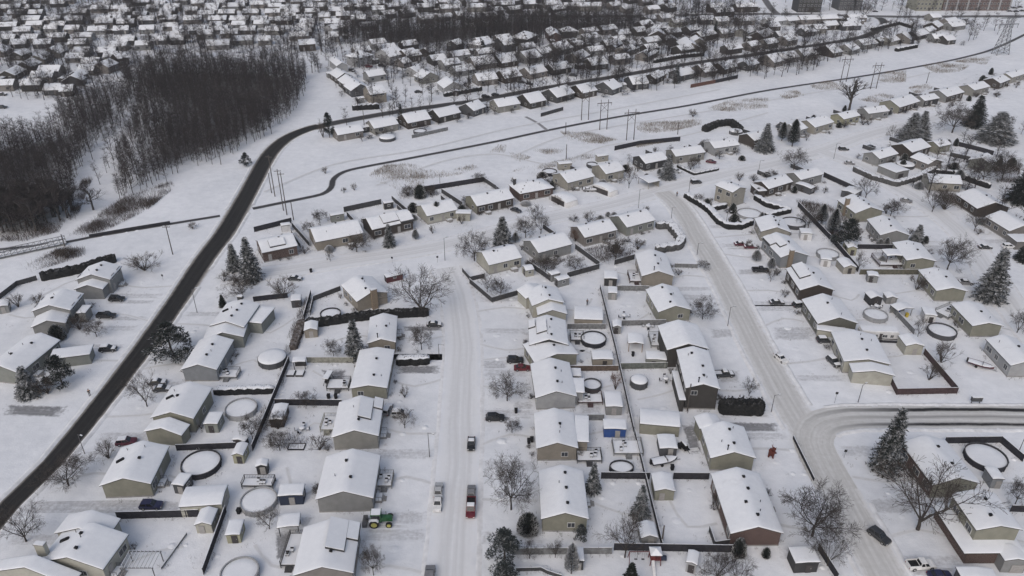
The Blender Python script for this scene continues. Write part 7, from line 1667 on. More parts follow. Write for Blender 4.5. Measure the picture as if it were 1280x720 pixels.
ROADS=[
('ploughed_road', 'asphalt', 8.2, [(-92.49, 86.75), (-92.67, 100.8), (-90.32, 115.05), (-89.42, 133.17), (-89.08, 155.49), (-89.45, 177.61), (-90.33, 201.18), (-90.31, 220.85), (-92.44, 250.03), (-95.61, 286.88), (-95.25, 300.87), (-93.12, 311.87), (-87.51, 322.46), (-81.67, 327.43)], 0.02),
('far_ploughed_road', 'asphaltfar', 7.2, [(-83.4, 325.76), (-75.91, 331.96), (-53.14, 346.81), (-26.5, 360.18), (-16.07, 364.83), (9.58, 383.06), (34.67, 398.19), (54.13, 409.41), (98.55, 437.23), (139.16, 458.36), (188.8, 485.76), (218.53, 504.11), (236.67, 521.21), (254.51, 547.52), (260.49, 564.49), (261.46, 577.84)], 0.02),
('bike_path', 'path', 2.6, [(343.32, 526.29), (287.97, 472.76), (257.53, 450.47), (232.07, 435.4), (186.72, 411.05), (127.72, 383.06), (82.63, 356.91), (45.93, 338.35), (15.42, 320.3), (-6.59, 305.79), (-39.89, 285.99), (-59.1, 274.77), (-62.7, 271.46), (-64.59, 267.42), (-65.11, 262.7), (-64.47, 258.11), (-64.7, 253.65), (-66.46, 250.03), (-70.56, 247.19), (-76.6, 243.72), (-86.87, 237.66)], 0.012),
('side_path', 'path', 2.2, [(-95.95, 231.83), (-109.85, 225.63), (-119.14, 221.43), (-131.1, 215.66), (-136.86, 212.3), (-154.15, 207.42), (-166.61, 204.26)], 0.012),
('connecting_path', 'pathsnow', 1.8, [(6.12, 339.54), (11.25, 330.25), (15.07, 320.3)], 0.012),
('central_street', 'snowstreet', 8.5, [(-10.18, 81.34), (-10.19, 90.87), (-10.34, 101.77), (-10.52, 114.36), (-10.9, 129.09), (-11.53, 146.54), (-12.29, 160.08), (-13.88, 173.47), (-16.42, 186.32), (-19.35, 195.71)], 0.012),
('upper_street', 'snowstreet', 8.0, [(-81.81, 189.53), (-74.72, 191.4), (-64.12, 194.25), (-51.35, 199.16), (-35.7, 204.26), (-20.48, 210.65), (-5.04, 219.68), (10.42, 229.32), (26.75, 237.0), (44.37, 247.9), (55.35, 255.12), (70.1, 264.26), (87.02, 273.11), (104.88, 282.46), (124.76, 295.14), (147.8, 312.9), (180.34, 332.53), (205.22, 346.81)], 0.012),
('right_street', 'slush', 8.2, [(52.87, 252.19), (55.83, 242.35), (57.36, 226.85), (58.29, 207.42), (59.09, 192.34), (59.41, 171.46), (59.49, 153.1), (60.01, 138.89), (60.62, 129.09), (61.1, 120.94), (61.23, 112.13), (61.63, 103.74), (61.84, 94.33), (62.08, 85.16)], 0.012),
('cross_street', 'slush2', 8.0, [(61.2, 107.41), (60.92, 115.27), (61.27, 120.94), (63.79, 125.44), (68.58, 128.03), (76.47, 128.69), (91.76, 128.69), (112.15, 128.69)], 0.03),
('court_street', 'snowstreet', 8.0, [(124.11, 293.27), (131.64, 279.86), (135.96, 261.16), (140.35, 239.65), (141.07, 219.68), (137.19, 198.16), (132.79, 179.73), (128.71, 156.53)], 0.012),
('top_street', 'asphaltsnow', 9.0, [(0.0, 579.36), (68.96, 577.84), (127.33, 582.42), (186.55, 587.07), (222.78, 583.97), (261.46, 577.84), (298.11, 576.33), (334.44, 577.84), (379.27, 577.84)], 0.016),
('far_street', 'asphaltsnow', 7.0, [(-324.8, 561.59), (-324.54, 594.97), (-322.8, 635.71), (-323.46, 658.05)], 0.012),
('far_left_street', 'snowstreet', 7.5, [(-329.41, 511.32), (-276.76, 508.89), (-226.47, 511.32)], 0.012),
('diagonal_lane', 'asphaltsnow', 6.0, [(202.69, 654.23), (194.62, 604.7), (193.08, 585.51)], 0.012),
('ski_trail', 'trail', 1.6, [(-48.71, 258.11), (-24.81, 284.21), (-6.31, 290.51), (15.31, 279.86), (39.01, 300.87), (70.35, 311.87), (116.91, 345.58)], 0.012),
('ski_trail', 'trail', 1.4, [(0.0, 287.78), (20.04, 310.84), (45.17, 325.76), (87.95, 346.81), (140.9, 374.46), (217.18, 412.71), (279.11, 456.36)], 0.012),
('ski_trail', 'trail', 1.4, [(-87.18, 252.19), (-67.35, 279.86), (-38.39, 295.14), (0.0, 323.56), (44.24, 349.29), (104.12, 384.53)], 0.012),
]
PATCH=[
('driveway', 'drive', [(-27.6, 147.74), (-16.14, 147.74), (-16.08, 144.03), (-27.1, 144.03)]),
('driveway', 'drive', [(-28.33, 164.68), (-16.2, 164.87), (-16.02, 162.36), (-28.0, 162.08)]),
('driveway', 'drive', [(-6.91, 131.9), (0.07, 131.9), (0.07, 127.09), (-6.74, 127.09)]),
('driveway', 'drivelight', [(-7.57, 150.1), (-0.76, 150.1), (-0.74, 145.28), (-7.39, 145.28)]),
('driveway', 'drivelight', [(0.07, 134.57), (4.91, 134.57), (4.73, 127.51), (0.17, 127.51)]),
('driveway', 'drive', [(-111.08, 133.34), (-94.71, 132.62), (-94.96, 128.3), (-108.98, 129.09)]),
('driveway', 'drivelight', [(65.47, 105.25), (75.56, 105.76), (73.95, 101.04), (64.53, 101.04)]),
('driveway', 'drivelight', [(64.48, 89.19), (76.07, 90.87), (75.06, 87.55), (63.77, 87.55)]),
('patio', 'drive', [(-42.29, 97.59), (-37.55, 97.96), (-36.7, 89.86), (-40.03, 90.19)]),
('driveway', 'drivelight', [(-27.77, 100.6), (-18.47, 100.22), (-17.59, 95.04), (-26.53, 95.04)]),
('patio', 'drivelight', [(-38.22, 100.8), (-35.33, 100.8), (-36.41, 97.96), (-37.55, 97.96)]),
('driveway', 'drivelight', [(47.47, 145.91), (53.04, 145.91), (51.97, 140.38), (46.56, 140.38)]),
('driveway', 'drive', [(43.88, 127.4), (56.58, 126.99), (56.23, 123.66), (48.3, 123.66)]),
('driveway', 'drive', [(35.36, 126.99), (38.5, 127.51), (38.18, 116.66), (35.54, 116.19)]),
('driveway', 'drivelight', [(-109.14, 177.61), (-94.16, 177.61), (-94.39, 175.52), (-108.71, 175.52)]),
('driveway', 'drivelight', [(-106.96, 169.48), (-93.01, 169.48), (-93.05, 167.06), (-105.83, 167.06)]),
('driveway', 'drivelight', [(-90.21, 104.24), (-68.98, 104.74), (-61.74, 104.24), (-60.81, 101.77), (-71.27, 101.52), (-88.72, 101.52)]),
('driveway', 'drivelight', [(49.37, 163.75), (56.42, 163.75), (55.77, 159.18), (48.76, 158.74)]),
('driveway', 'drivelight', [(14.56, 135.99), (20.34, 136.35), (19.58, 129.09), (14.05, 129.09)]),
('driveway', 'drivelight', [(65.26, 164.68), (76.9, 164.68), (74.4, 157.41), (63.27, 157.85)]),
('driveway', 'drivelight', [(64.73, 211.2), (75.11, 211.2), (73.99, 207.15), (63.77, 207.15)]),
('driveway', 'drivelight', [(64.33, 195.1), (72.38, 195.1), (71.36, 191.51), (63.43, 191.51)]),
('patio', 'drive', [(-44.83, 146.54), (-37.95, 146.54), (-36.97, 138.31), (-40.54, 138.31)]),
('stream', 'ice', [(-137.17, 222.03), (-129.59, 223.21), (-134.29, 237.0), (-141.73, 252.19), (-153.69, 270.65), (-160.39, 293.27), (-168.34, 321.38), (-172.07, 323.56), (-165.83, 296.08), (-157.17, 269.84), (-149.19, 250.75), (-141.16, 228.08)]),
('forest_floor', 'floor', [(-172.74, 213.97), (-146.72, 220.85), (-144.47, 230.57), (-152.98, 252.19), (-161.23, 271.46), (-168.59, 295.14), (-170.25, 314.98), (-173.48, 339.54), (-179.88, 362.16), (-196.33, 375.87), (-205.36, 362.16), (-203.96, 340.73), (-194.17, 318.15), (-209.17, 302.82), (-222.76, 293.27)]),
('forest_floor', 'floor', [(-130.55, 237.0), (-131.96, 246.49), (-125.35, 267.42), (-115.31, 285.99), (-102.89, 310.84), (-99.08, 344.35), (-101.7, 375.87), (-108.63, 411.05), (-135.84, 426.42), (-172.78, 431.77), (-197.19, 426.42), (-202.98, 409.41), (-190.44, 375.87), (-170.04, 346.81), (-159.89, 312.9), (-151.93, 284.21), (-140.55, 255.87)]),
('forest_floor', 'floor', [(-103.67, 487.99), (-57.59, 472.76), (-19.99, 494.78), (31.01, 513.76), (84.14, 523.74), (89.6, 561.59), (0.0, 567.41), (-110.44, 523.74)]),
]
MISC=[
('travel_trailer', 'white travel trailer with snowy roof beside the big olive-gabled house', 89.99, 158.65, -4, {'len': 9.6}),
('apartment', 'large plain grey apartment block at the top edge, upper right', 251.22, 600.77, 0, {'w': 15, 'l': 17, 'h': 13, 'col': 'slate', 'rows': 4}),
('apartment', 'tan brick apartment block at the top edge, left of the red one', 308.95, 599.47, 3, {'w': 16, 'l': 19, 'h': 13, 'col': 'olive', 'rows': 4}),
('apartment', 'long red brick apartment block with pale window columns at the top edge', 344.68, 600.77, 0, {'w': 16, 'l': 50, 'h': 14, 'col': 'redbrick', 'rows': 4}),
('apartment', 'dark grey block between trees at the top edge, left of the plain grey block', 218.28, 593.05, 0, {'w': 14, 'l': 17, 'h': 13, 'col': 'dark', 'rows': 4}),
('hframe', 'wooden H-frame power pylon, leftmost in the corridor', 39.16, 321.38, 12, {'h': 13}),
('hframe', 'wooden H-frame power pylon, second from left in the corridor', 48.87, 307.79, 12, {'h': 13}),
('hframe', 'wooden H-frame power pylon, third from left in the corridor', 171.18, 398.97, 12, {'h': 13}),
('hframe', 'wooden H-frame power pylon, fourth from left in the corridor', 181.41, 386.01, 12, {'h': 13}),
('hframe', 'faint wooden H-frame pylon behind the leftmost one', 32.37, 334.84, 12, {'h': 13}),
('lattice', 'steel lattice power tower in the field at upper right', 285.96, 460.37, 12, {'h': 21}),
('tractor', 'green farm tractor with yellow wheels and rear snowblower', -23.64, 99.08, 2, {}),
('boat', 'snow-filled open motorboat beside the grey tall shed', 29.87, 114.59, 15, {'hull': 'dark'}),
('boat', 'snow-topped boat with dark red hull by the grey right-edge house', 108.98, 146.86, -35, {'hull': 'maroon'}),
('boat', 'small snow-covered boat beside the second arched car shelter', 27.62, 252.92, -8, {'hull': 'white'}),
('playset', 'red wooden swing set with white slide by the lower fence', 24.13, 90.53, 0, {}),
('inflatable', 'red-brown horned animal yard figure standing in the snow', 51.22, 116.08, 20, {}),
('person', 'person in a black coat walking beside the ploughed left road', -93.17, 136.13, 30, {'coat': 'black'}),
('person', "person in dark clothes standing at the upper street's bend", 57.2, 248.25, -20, {'coat': 'dark'}),
('person', 'person in a dark jacket standing in the yard by the tan garage', 19.9, 175.11, 0, {'coat': 'slate'}),
('deck', 'square red deck with snowy gazebo roof left of its house', 110.29, 199.16, 0, {'w': 9, 'l': 6, 'col': 'maroonwood', 'roof': 1}),
('deck', 'red wood deck between the small pool and pale grey bungalow', 16.97, 134.29, 0, {'w': 5.5, 'l': 3, 'col': 'maroonwood'}),
('deck', 'snowy wooden deck with chairs left of the dark two-storey house', 35.61, 157.23, 0, {'w': 4.2, 'l': 5, 'col': 'greywood'}),
('deck', 'grey deck with railings beside the round dark-walled pool', 15.95, 158.65, 0, {'w': 3.4, 'l': 3, 'col': 'slatewood'}),
('deck', 'snowy stair deck right of the tan bungalow with side wing', 15.21, 115.96, 0, {'w': 5, 'l': 3, 'col': 'slatewood'}),
('deck', 'grey stair deck behind the blue-grey bungalow', -64.85, 143.41, 0, {'w': 5, 'l': 3, 'col': 'greywood'}),
('deck', 'railed snowy deck above the round grey pool at left', -48.0, 108.67, 0, {'w': 6, 'l': 2.2, 'col': 'slatewood'}),
('deck', 'tan stair deck left of the greige stepped house', -38.18, 125.95, 0, {'w': 3, 'l': 4.5, 'col': 'palewood'}),
('deck', 'low grey deck left of the low olive bungalow', -38.8, 139.49, 0, {'w': 5, 'l': 3.5, 'col': 'slatewood'}),
('deck', 'red deck beside the tan bungalow with red deck', 34.55, 189.07, 0, {'w': 4, 'l': 5, 'col': 'maroonwood'}),
('deck', 'snowy deck with black furniture left of the stepped house below tractor', -37.37, 92.58, 0, {'w': 3, 'l': 7, 'col': 'slatewood'}),
('deck', 'front steps with railing right of the grey house above tractor', -24.09, 109.31, 0, {'w': 3, 'l': 3.5, 'col': 'greywood'}),
('deck', 'snowy play deck with toys beside the small oval pool', 23.15, 118.54, 0, {'w': 6, 'l': 4, 'col': 'greywood'}),
('deck', 'cluttered snowy deck left of the beige house by oval pool', 113.22, 170.67, -60, {'w': 4, 'l': 6, 'col': 'greywood'}),
('pergola', 'white metal pergola frame at the bottom left', -61.66, 88.86, 0, {}),
('bench', "snowy patio swing bench in the low olive bungalow's yard", -41.45, 140.98, 80, {}),
('patio_set', 'dark round patio set half buried below the shed pair', 95.68, 173.47, 0, {}),
('patio_set', 'black covered patio chairs left of the dark two-storey house', 34.86, 141.58, 0, {}),
('patio_set', 'snow-capped patio table with chairs in the gazebo yard', 34.26, 163.75, 0, {}),
('patio_set', "snowy garden chairs in the olive round-tree bungalow's yard", 28.84, 168.7, 0, {}),
('patio_set', 'snow-capped chairs on the patio below tan deck', -43.51, 124.42, 0, {}),
('bin', "dark wheeled bin on the pale grey bungalow's driveway", 0.86, 130.16, 0, {'col': 'dark'}),
('bin', "pair of dark bins beside the tan bungalow's front, left one", 3.41, 120.45, 0, {'col': 'dark'}),
('bin', "dark bin beside the tan bungalow's front, right one", 4.07, 120.94, 0, {'col': 'dark'}),
('bin', 'black bin in the snow between boat and shed', 31.12, 112.79, 0, {'col': 'dark'}),
('bin', "dark bin beside the grey tall shed's right", 33.69, 119.01, 0, {'col': 'dark'}),
('bin', 'small dark bin below the round pool beside its fence', -49.58, 101.47, 0, {'col': 'dark'}),
('bin', 'dark compost bin, left of two above the dark yard fence', -40.24, 135.14, 0, {'col': 'dark'}),
('bin', 'dark compost bin, right of two above the dark yard fence', -38.66, 135.14, 0, {'col': 'dark'}),
('bin', 'dark mail box post in the open snow near the street sign', -57.21, 193.06, 0, {'col': 'dark'}),
('bin', 'dark fire pit bin in the gazebo yard', 28.75, 151.42, 0, {'col': 'dark'}),
('bin', 'blue recycling barrel beneath the snowy shelter', 100.41, 171.06, 0, {'col': 'blue'}),
('bin', 'yellow toy box beneath the snowy shelter', 101.72, 169.09, 0, {'col': 'yellowp'}),
('planter', 'raised garden bed, left of two below the open wood shelter', -50.71, 144.03, 0, {}),
('planter', 'raised garden bed, right of two below the open wood shelter', -48.6, 144.03, 0, {}),
('tank', 'black oil tank trailer in the snowy yard by round pool', 34.61, 118.77, -70, {}),
('bridge', 'white railed footbridge over the frozen stream at left', -144.43, 206.36, 0, {'len': 19.5, 'rz': 0.574}),
('sandbox', 'dark rectangular frame of a snowed-in hockey net area', -43.42, 119.25, 0, {}),
]
REEDS=[
('dry brown reeds in snow, patch 0', 1, 1.0, [(-9.2, 292.35), (-5.23, 302.82), (-1.95, 300.87), (-3.17, 291.42)]),
('dry brown reeds in snow, patch 1', 1, 1.0, [(-1.27, 292.35), (3.79, 290.51), (8.0, 286.88), (3.08, 281.59), (0.0, 285.1)]),
('dry brown reeds in snow, patch 2', 1, 1.0, [(1.32, 305.79), (6.55, 303.8), (9.62, 296.08), (20.53, 296.08), (22.76, 300.87), (20.26, 291.42), (13.87, 289.96), (6.42, 296.08)]),
('dry brown reeds in snow, patch 3', 1, 1.0, [(20.1, 318.15), (28.61, 318.15), (42.52, 308.8), (38.57, 302.82), (29.49, 303.8)]),
('dry brown reeds in snow, patch 4', 1, 1.0, [(-39.09, 279.0), (-33.01, 273.11), (-23.95, 272.29), (-14.66, 279.0), (-12.7, 275.61), (-18.38, 269.03), (-28.62, 264.26), (-37.48, 265.04)]),
('dry brown reeds in snow, patch 5', 1, 1.0, [(-2.38, 269.84), (4.85, 276.45), (17.27, 282.46), (33.01, 292.35), (33.83, 287.78), (17.62, 277.29), (4.77, 270.65)]),
('dry brush strip', 1, 1.0, [(53.06, 322.46), (56.25, 330.25), (68.68, 332.99), (85.46, 335.3), (82.48, 327.99), (65.9, 317.09), (55.46, 315.4)]),
('dry brush strip', 1, 1.2, [(50.33, 302.82), (62.46, 308.8), (71.21, 312.9), (71.09, 308.8), (58.02, 301.84), (50.31, 297.98)]),
('dry brush', 1, 1.4, [(-53.09, 267.42), (-48.67, 277.72), (-39.8, 279.86), (-31.74, 275.61), (-31.67, 259.63), (-37.96, 252.19), (-49.24, 261.54)]),
('dry brush', 1, 1.2, [(151.43, 391.26), (162.98, 400.94), (170.74, 391.26), (165.91, 383.8), (150.92, 383.8)]),
('dry brush', 1, 1.2, [(189.3, 406.96), (203.01, 419.47), (213.68, 421.62), (203.63, 398.97), (192.68, 395.08)]),
('dry brush', 1, 1.2, [(227.46, 432.67), (240.76, 441.88), (254.09, 432.67), (241.88, 419.47), (226.9, 415.22)]),
('dry brush', 1, 1.2, [(249.8, 441.88), (265.04, 453.89), (276.45, 451.44), (264.18, 434.94)]),
('dry brush', 1, 1.2, [(166.05, 366.18), (180.91, 376.58), (187.26, 373.06), (173.84, 359.52)]),
('dry brush', 1, 1.2, [(199.55, 387.5), (213.18, 395.08), (212.65, 387.5), (197.81, 374.81)]),
('dry brush', 1, 1.2, [(129.86, 380.16), (142.34, 381.97), (142.39, 373.06), (130.53, 366.18)]),
('dry brush', 1, 1.2, [(168.57, 346.81), (177.92, 351.48), (190.85, 359.52), (182.78, 349.91), (169.67, 340.73)]),
('dry brush', 1, 1.2, [(20.44, 318.15), (33.94, 316.83), (43.9, 307.79), (34.32, 302.82), (24.51, 302.82)]),
('dry brush', 1, 1.2, [(53.17, 320.84), (61.56, 330.53), (82.7, 334.84), (77.74, 323.56), (59.2, 315.51)]),
('dry brush', 1, 1.2, [(88.62, 349.91), (103.25, 364.5), (123.84, 369.59), (119.07, 353.07), (100.78, 346.81)]),
('dry brush', 2, 1.6, [(-134.84, 221.14), (-136.28, 236.67), (-133.15, 241.67), (-128.27, 236.67), (-128.63, 225.63), (-130.94, 218.23)]),
('dry brush', 2, 1.6, [(-144.32, 228.7), (-152.37, 250.39), (-158.02, 269.43), (-154.1, 267.42), (-147.03, 245.1), (-140.96, 227.15)]),
('dry brush', 2, 1.6, [(-138.28, 215.37), (-137.17, 228.7), (-134.05, 246.84), (-123.09, 261.54), (-119.85, 256.8), (-121.59, 236.67), (-127.28, 222.62), (-132.7, 215.37)]),
('dry brush', 2, 1.6, [(-162.07, 221.14), (-157.77, 227.15), (-144.97, 228.7), (-142.33, 219.68), (-149.76, 212.58), (-157.13, 212.58)]),
('dry brush', 2, 1.6, [(-146.01, 193.29), (-140.1, 198.16), (-136.56, 207.15), (-128.77, 208.49), (-126.25, 203.23), (-135.24, 194.49), (-142.64, 187.46)]),
('dry brush', 2, 1.3, [(-55.54, 158.29), (-55.74, 172.46), (-55.35, 178.66), (-52.97, 177.61), (-53.05, 171.46), (-52.62, 157.41)]),
('dry brush', 2, 1.3, [(-53.23, 140.38), (-54.87, 155.66), (-53.17, 155.66), (-51.5, 138.89)]),
('dry brush', 2, 1.3, [(-54.49, 129.09), (-53.74, 132.48), (-50.95, 131.79), (-50.51, 123.91), (-53.0, 123.91)]),
('dry brush', 2, 1.0, [(-50.34, 123.29), (-44.64, 123.6), (-38.54, 120.21), (-43.38, 118.42), (-48.76, 119.01)]),
('dry brush', 2, 1.1, [(3.5, 199.41), (18.14, 208.49), (19.11, 205.17), (10.27, 193.29), (5.13, 193.29)]),
('dry brush', 2, 1.1, [(19.75, 205.83), (28.7, 211.2), (37.11, 205.83), (32.87, 200.67), (24.53, 199.41)]),
('dry brush', 2, 1.1, [(25.46, 222.62), (36.02, 225.63), (37.79, 219.68), (27.28, 215.37)]),
('dry brush', 2, 1.6, [(96.87, 245.1), (106.73, 239.99), (110.84, 219.68), (103.82, 211.2), (99.32, 213.97), (97.0, 235.04)]),
('dry brush', 2, 1.6, [(149.91, 254.02), (155.67, 248.61), (151.48, 235.04), (145.64, 236.67)]),
('dry brush', 2, 1.6, [(184.85, 282.02), (191.97, 275.61), (182.82, 259.63), (175.23, 261.54)]),
('dry brush', 2, 1.6, [(-41.01, 254.02), (-32.1, 256.8), (-24.46, 250.39), (-27.64, 246.84), (-38.47, 245.1)]),
]
# ------------------------------------------------------------------ the place
ORD=['first','second','third','fourth','fifth','sixth','seventh','eighth','ninth','tenth','eleventh','twelfth','thirteenth','fourteenth','fifteenth','sixteenth','seventeenth','eighteenth','nineteenth','twentieth']
def struct_plane():
    me=bpy.data.meshes.new('ground'); S=4000; me.from_pydata([(-S,-S,0),(S,-S,0),(S,S,0),(-S,S,0)],[],[(0,1,2,3)]); me.materials.append(M('snow_ground')); o=link('ground',me); o['kind']='structure'
struct_plane()
zz=0.006
for name,kind,pts in PATCH:
    (floor_sheet if kind=='floor' else sheet)(name,kind,pts,zz); zz+=0.0012
RQ=[(i,q.x,q.y,r[2]/2) for i,r in enumerate(ROADS) for q in smooth_path(r[3],2.5)]
for ri,(name,kind,width,pts,z) in enumerate(ROADS):
    near_other=lambda x,y,ri=ri: any(i!=ri and (a-x)**2+(b-y)**2<(hw+.9)**2 for i,a,b,hw in RQ)
    zz=max(zz,0.045)+0.004
    Q=ribbon(name,kind,width,pts,zz)
    if kind=='asphalt':
        near=[q for q in Q if q.y<420]
        for s in (-1,1): bank('road_bank',near,s*(width/2-.1),1.3,.42,'snowbank',0,near_other)
    elif kind in('slush','slush2'):
        for s in (-1,1): bank('snowbank',Q,s*(width/2+.2),1.3,.25,'snowbank',0,near_other)
    elif kind=='snowstreet' and Q[0].y<300:
        for s in (-1,1): bank('snowbank',Q,s*(width/2+.2),1.3,.12,'snowbank',0,near_other)
# a drive and a trodden path from every near house to its street
GR=random.Random(9); SQ=[(a,b,hw) for i,a,b,hw in RQ if ROADS[i][1] in('snowstreet','slush','slush2','asphalt')]
for h in HOUSES:
    if not h[7] or h[1]>235 or abs(h[4]-1.57)>.4: continue
    best=None
    for a,b,hw in SQ:
        if abs(b-h[1])<3 and abs(a-h[0])<48 and (best is None or abs(a-h[0])<abs(best[0]-h[0])): best=(a,b,hw)
    if not best: continue
    sd=1 if best[0]>h[0] else -1; x0=h[0]+sd*(h[2]/2-1.5); x1=best[0]-sd*(best[2]-.6); y0=h[1]-sd*0+GR.choice([-1,1])*(h[3]/2+1.1); w=GR.uniform(2.6,3.6)
    if abs(x1-x0)<5: continue
    xa,xb=min(x0,x1),max(x0,x1); sheet('driveway','drivefaint',[(xa,y0-w/2),(xb,y0-w/2+GR.uniform(-.5,.5)),(xb,y0+w/2),(xa,y0+w/2)],.041)
    yy=h[1]+GR.uniform(-2,2); ribbon('footpath','trail',1.1,[(h[0]+sd*(h[2]/2+.5),yy),((x0+x1)/2,yy+GR.uniform(-2,2)),(x1,yy+GR.uniform(-3,3))],.0435)
    bx=h[0]-sd*h[2]/2; ribbon('footpath','trail',.9,[(bx-sd*.5,yy),(bx-sd*GR.uniform(4,6),yy+GR.uniform(-4,4)),(bx-sd*GR.uniform(8,11),yy+GR.uniform(-6,6))],.0435)
# tufts of dead grass and small snow lumps
V=[];F=[];LV=[];LF=[]
def tuft(x,y,n,h):
    for _ in range(n):
        a=GR.uniform(0,6.28); u,v=x+GR.gauss(0,.22),y+GR.gauss(0,.22); k=len(V); q=GR.uniform(.012,.03); z=h*GR.uniform(.5,1.2)
        V.extend([(u-math.cos(a)*q,v-math.sin(a)*q,0),(u+math.cos(a)*q,v+math.sin(a)*q,0),(u+GR.gauss(0,.3)*z,v+GR.gauss(0,.3)*z,z)]); F.append((k,k+1,k+2))
def lump(x,y,r,h):
    k=len(LV); n=9; LV.append((x,y,h))
    for q,zf in ((.55,.72),(1,-.02)):
        for i in range(n): a=6.283*i/n; rr=r*q*GR.uniform(.85,1.15); LV.append((x+math.cos(a)*rr,y+math.sin(a)*rr*.9,h*zf))
    for i in range(n): j=(i+1)%n; LF.extend([(k,k+1+i,k+1+j),(k+1+i,k+1+n+i,k+1+n+j),(k+1+i,k+1+n+j,k+1+j)])
for f in FENCES:
    for x,y,u,s_ in along(f[3],.6):
        for sd in (-1,1):
            if GR.random()<.5: tuft(x-u[1]*sd*GR.uniform(.15,.7),y+u[0]*sd*GR.uniform(.15,.7),GR.randrange(4,11),GR.uniform(.3,.8))
            if GR.random()<.05: lump(x-u[1]*sd*1.1,y+u[0]*sd*1.1,GR.uniform(.4,.9),GR.uniform(.1,.25))
for h in HOUSES:
    if not h[7]: continue
    c,sn=math.cos(h[4]-1.5708),math.sin(h[4]-1.5708)
    for _ in range(34):
        if GR.random()<.5: u,v=GR.choice([-1,1])*(h[2]/2+GR.uniform(-.1,.9)),GR.uniform(-.5,.5)*h[3]
        else: u,v=GR.uniform(-.5,.5)*h[2],GR.choice([-1,1])*(h[3]/2+GR.uniform(-.1,.9))
        tuft(h[0]+u*c-v*sn,h[1]+u*sn+v*c,GR.randrange(4,12),GR.uniform(.25,.7))
    for _ in range(2): u,v=GR.choice([-1,1])*(h[2]/2+GR.uniform(2,9)),GR.uniform(-.6,.6)*h[3]; lump(h[0]+u*c-v*sn,h[1]+u*sn+v*c,GR.uniform(.35,1.1),GR.uniform(.08,.3))
    for _ in range(7):
        u,v=GR.choice([-1,1])*(h[2]/2+GR.uniform(2,12)),GR.uniform(-.7,.7)*h[3]; x,y=h[0]+u*c-v*sn,h[1]+u*sn+v*c
        if any((a-x)**2+(b-y)**2<(hw+1)**2 for a,b,hw in SQ): continue
        for _ in range(4): tuft(x+GR.gauss(0,.9),y+GR.gauss(0,.9),5,GR.uniform(.15,.5))
o=link('dead_grass',raw_mesh('dead_grass',V,F,'brush')); tag(o,'thin dead grass tufts poking through the snowy yards','grass',kind='stuff')
me=raw_mesh('snow_lumps',LV,LF,'snow_ground'); me.polygons.foreach_set('use_smooth',[True]*len(me.polygons)); o=link('snow_lumps',me); tag(o,'small rounded snow lumps scattered over the yards','snow lumps',kind='stuff')
# houses
rows={}
for h in HOUSES:
    if not h[7]: rows.setdefault(h[8],[]).append(h)
IR=random.Random(17)
for r,hs in rows.items():
    hs.sort(key=lambda h:h[0]); add=[]
    for a,b in zip(hs[:-1],hs[1:]):
        g=math.hypot(a[0]-b[0],a[1]-b[1])
        if 20.5<g<46 and len(hs)>3:
            n=max(1,int(round(g/15.5))-1)
            for k in range(n):
                t=(k+1)/(n+1); x,y=a[0]+(b[0]-a[0])*t,a[1]+(b[1]-a[1])*t+IR.uniform(-2,2)
                if all(math.hypot(x-q[0],y-q[1])>12 for q in HOUSES+add): add.append((x,y,8.0,IR.uniform(8.5,11),a[4]+IR.uniform(-.08,.08),3.2,'grey',None,r,{}))
    hs+=add; HOUSES+=add
lab={}
for r,hs in rows.items():
    hs.sort(key=lambda h:h[0]/(h[1]+40)); n=len(hs)
    for i,h in enumerate(hs):
        colr={'lightgrey':'pale grey','greige':'greyish','olive':'olive','taupe':'grey-brown','redbrick':'red brick','greengrey':'green-grey'}.get(h[6],h[6])
        if n==1: lab[id(h)]=r
        else: lab[id(h)]=('%s house from the left, %s'%(ORD[i],r))
FW=random.Random(3)
for h in HOUSES:
    hl=h[7] or lab[id(h)]; rw=len(rows[h[8]]) if not h[7] else 0
    if not h[7] and h[6] in('grey','greige','taupe'): h=tuple(list(h[:6])+[FW.choice(['grey','taupe','brown','darkbrown','slate','taupe','greige'])]+list(h[7:]))
    ob=build_house(h,hl,bool(h[7]))
    if rw>1: ob['group']='houses in the '+' '.join(h[8].split()[:7])
for s in SHEDS: build_shed(s)
for f in FENCES: build_fence(*f)
for h in HEDGES: build_hedge(*h)
for p in POOLS: build_pool(*p)
for c in CARS: build_car(c)
for p in POLES: build_pole(p)
for m in MISC: build_misc(m)
TR=random.Random(11)
for t in TREES: build_tree(t[0],t[1],t[2],t[3],max(t[4],.8),max(t[5],.8),t[6],TR)
# shrubs against the house walls
SR=random.Random(21)
for h in HOUSES:
    if not h[7]: continue
    cx,cy,w,l,an=h[:5]; c,sn=math.cos(an-math.pi/2),math.sin(an-math.pi/2)
    for _ in range(SR.choice([1,2,3,3])):
        sd=SR.choice([-1,1]); u=sd*(w/2+SR.uniform(.3,1.2)); v=SR.uniform(-.5,.5)*l
        build_tree('small bare shrub growing against a house wall in the near streets','bush',cx+u*c-v*sn,cy+u*sn+v*c,SR.uniform(.8,2.0),SR.uniform(1.0,2.4),'small shrubs against the house walls',SR)
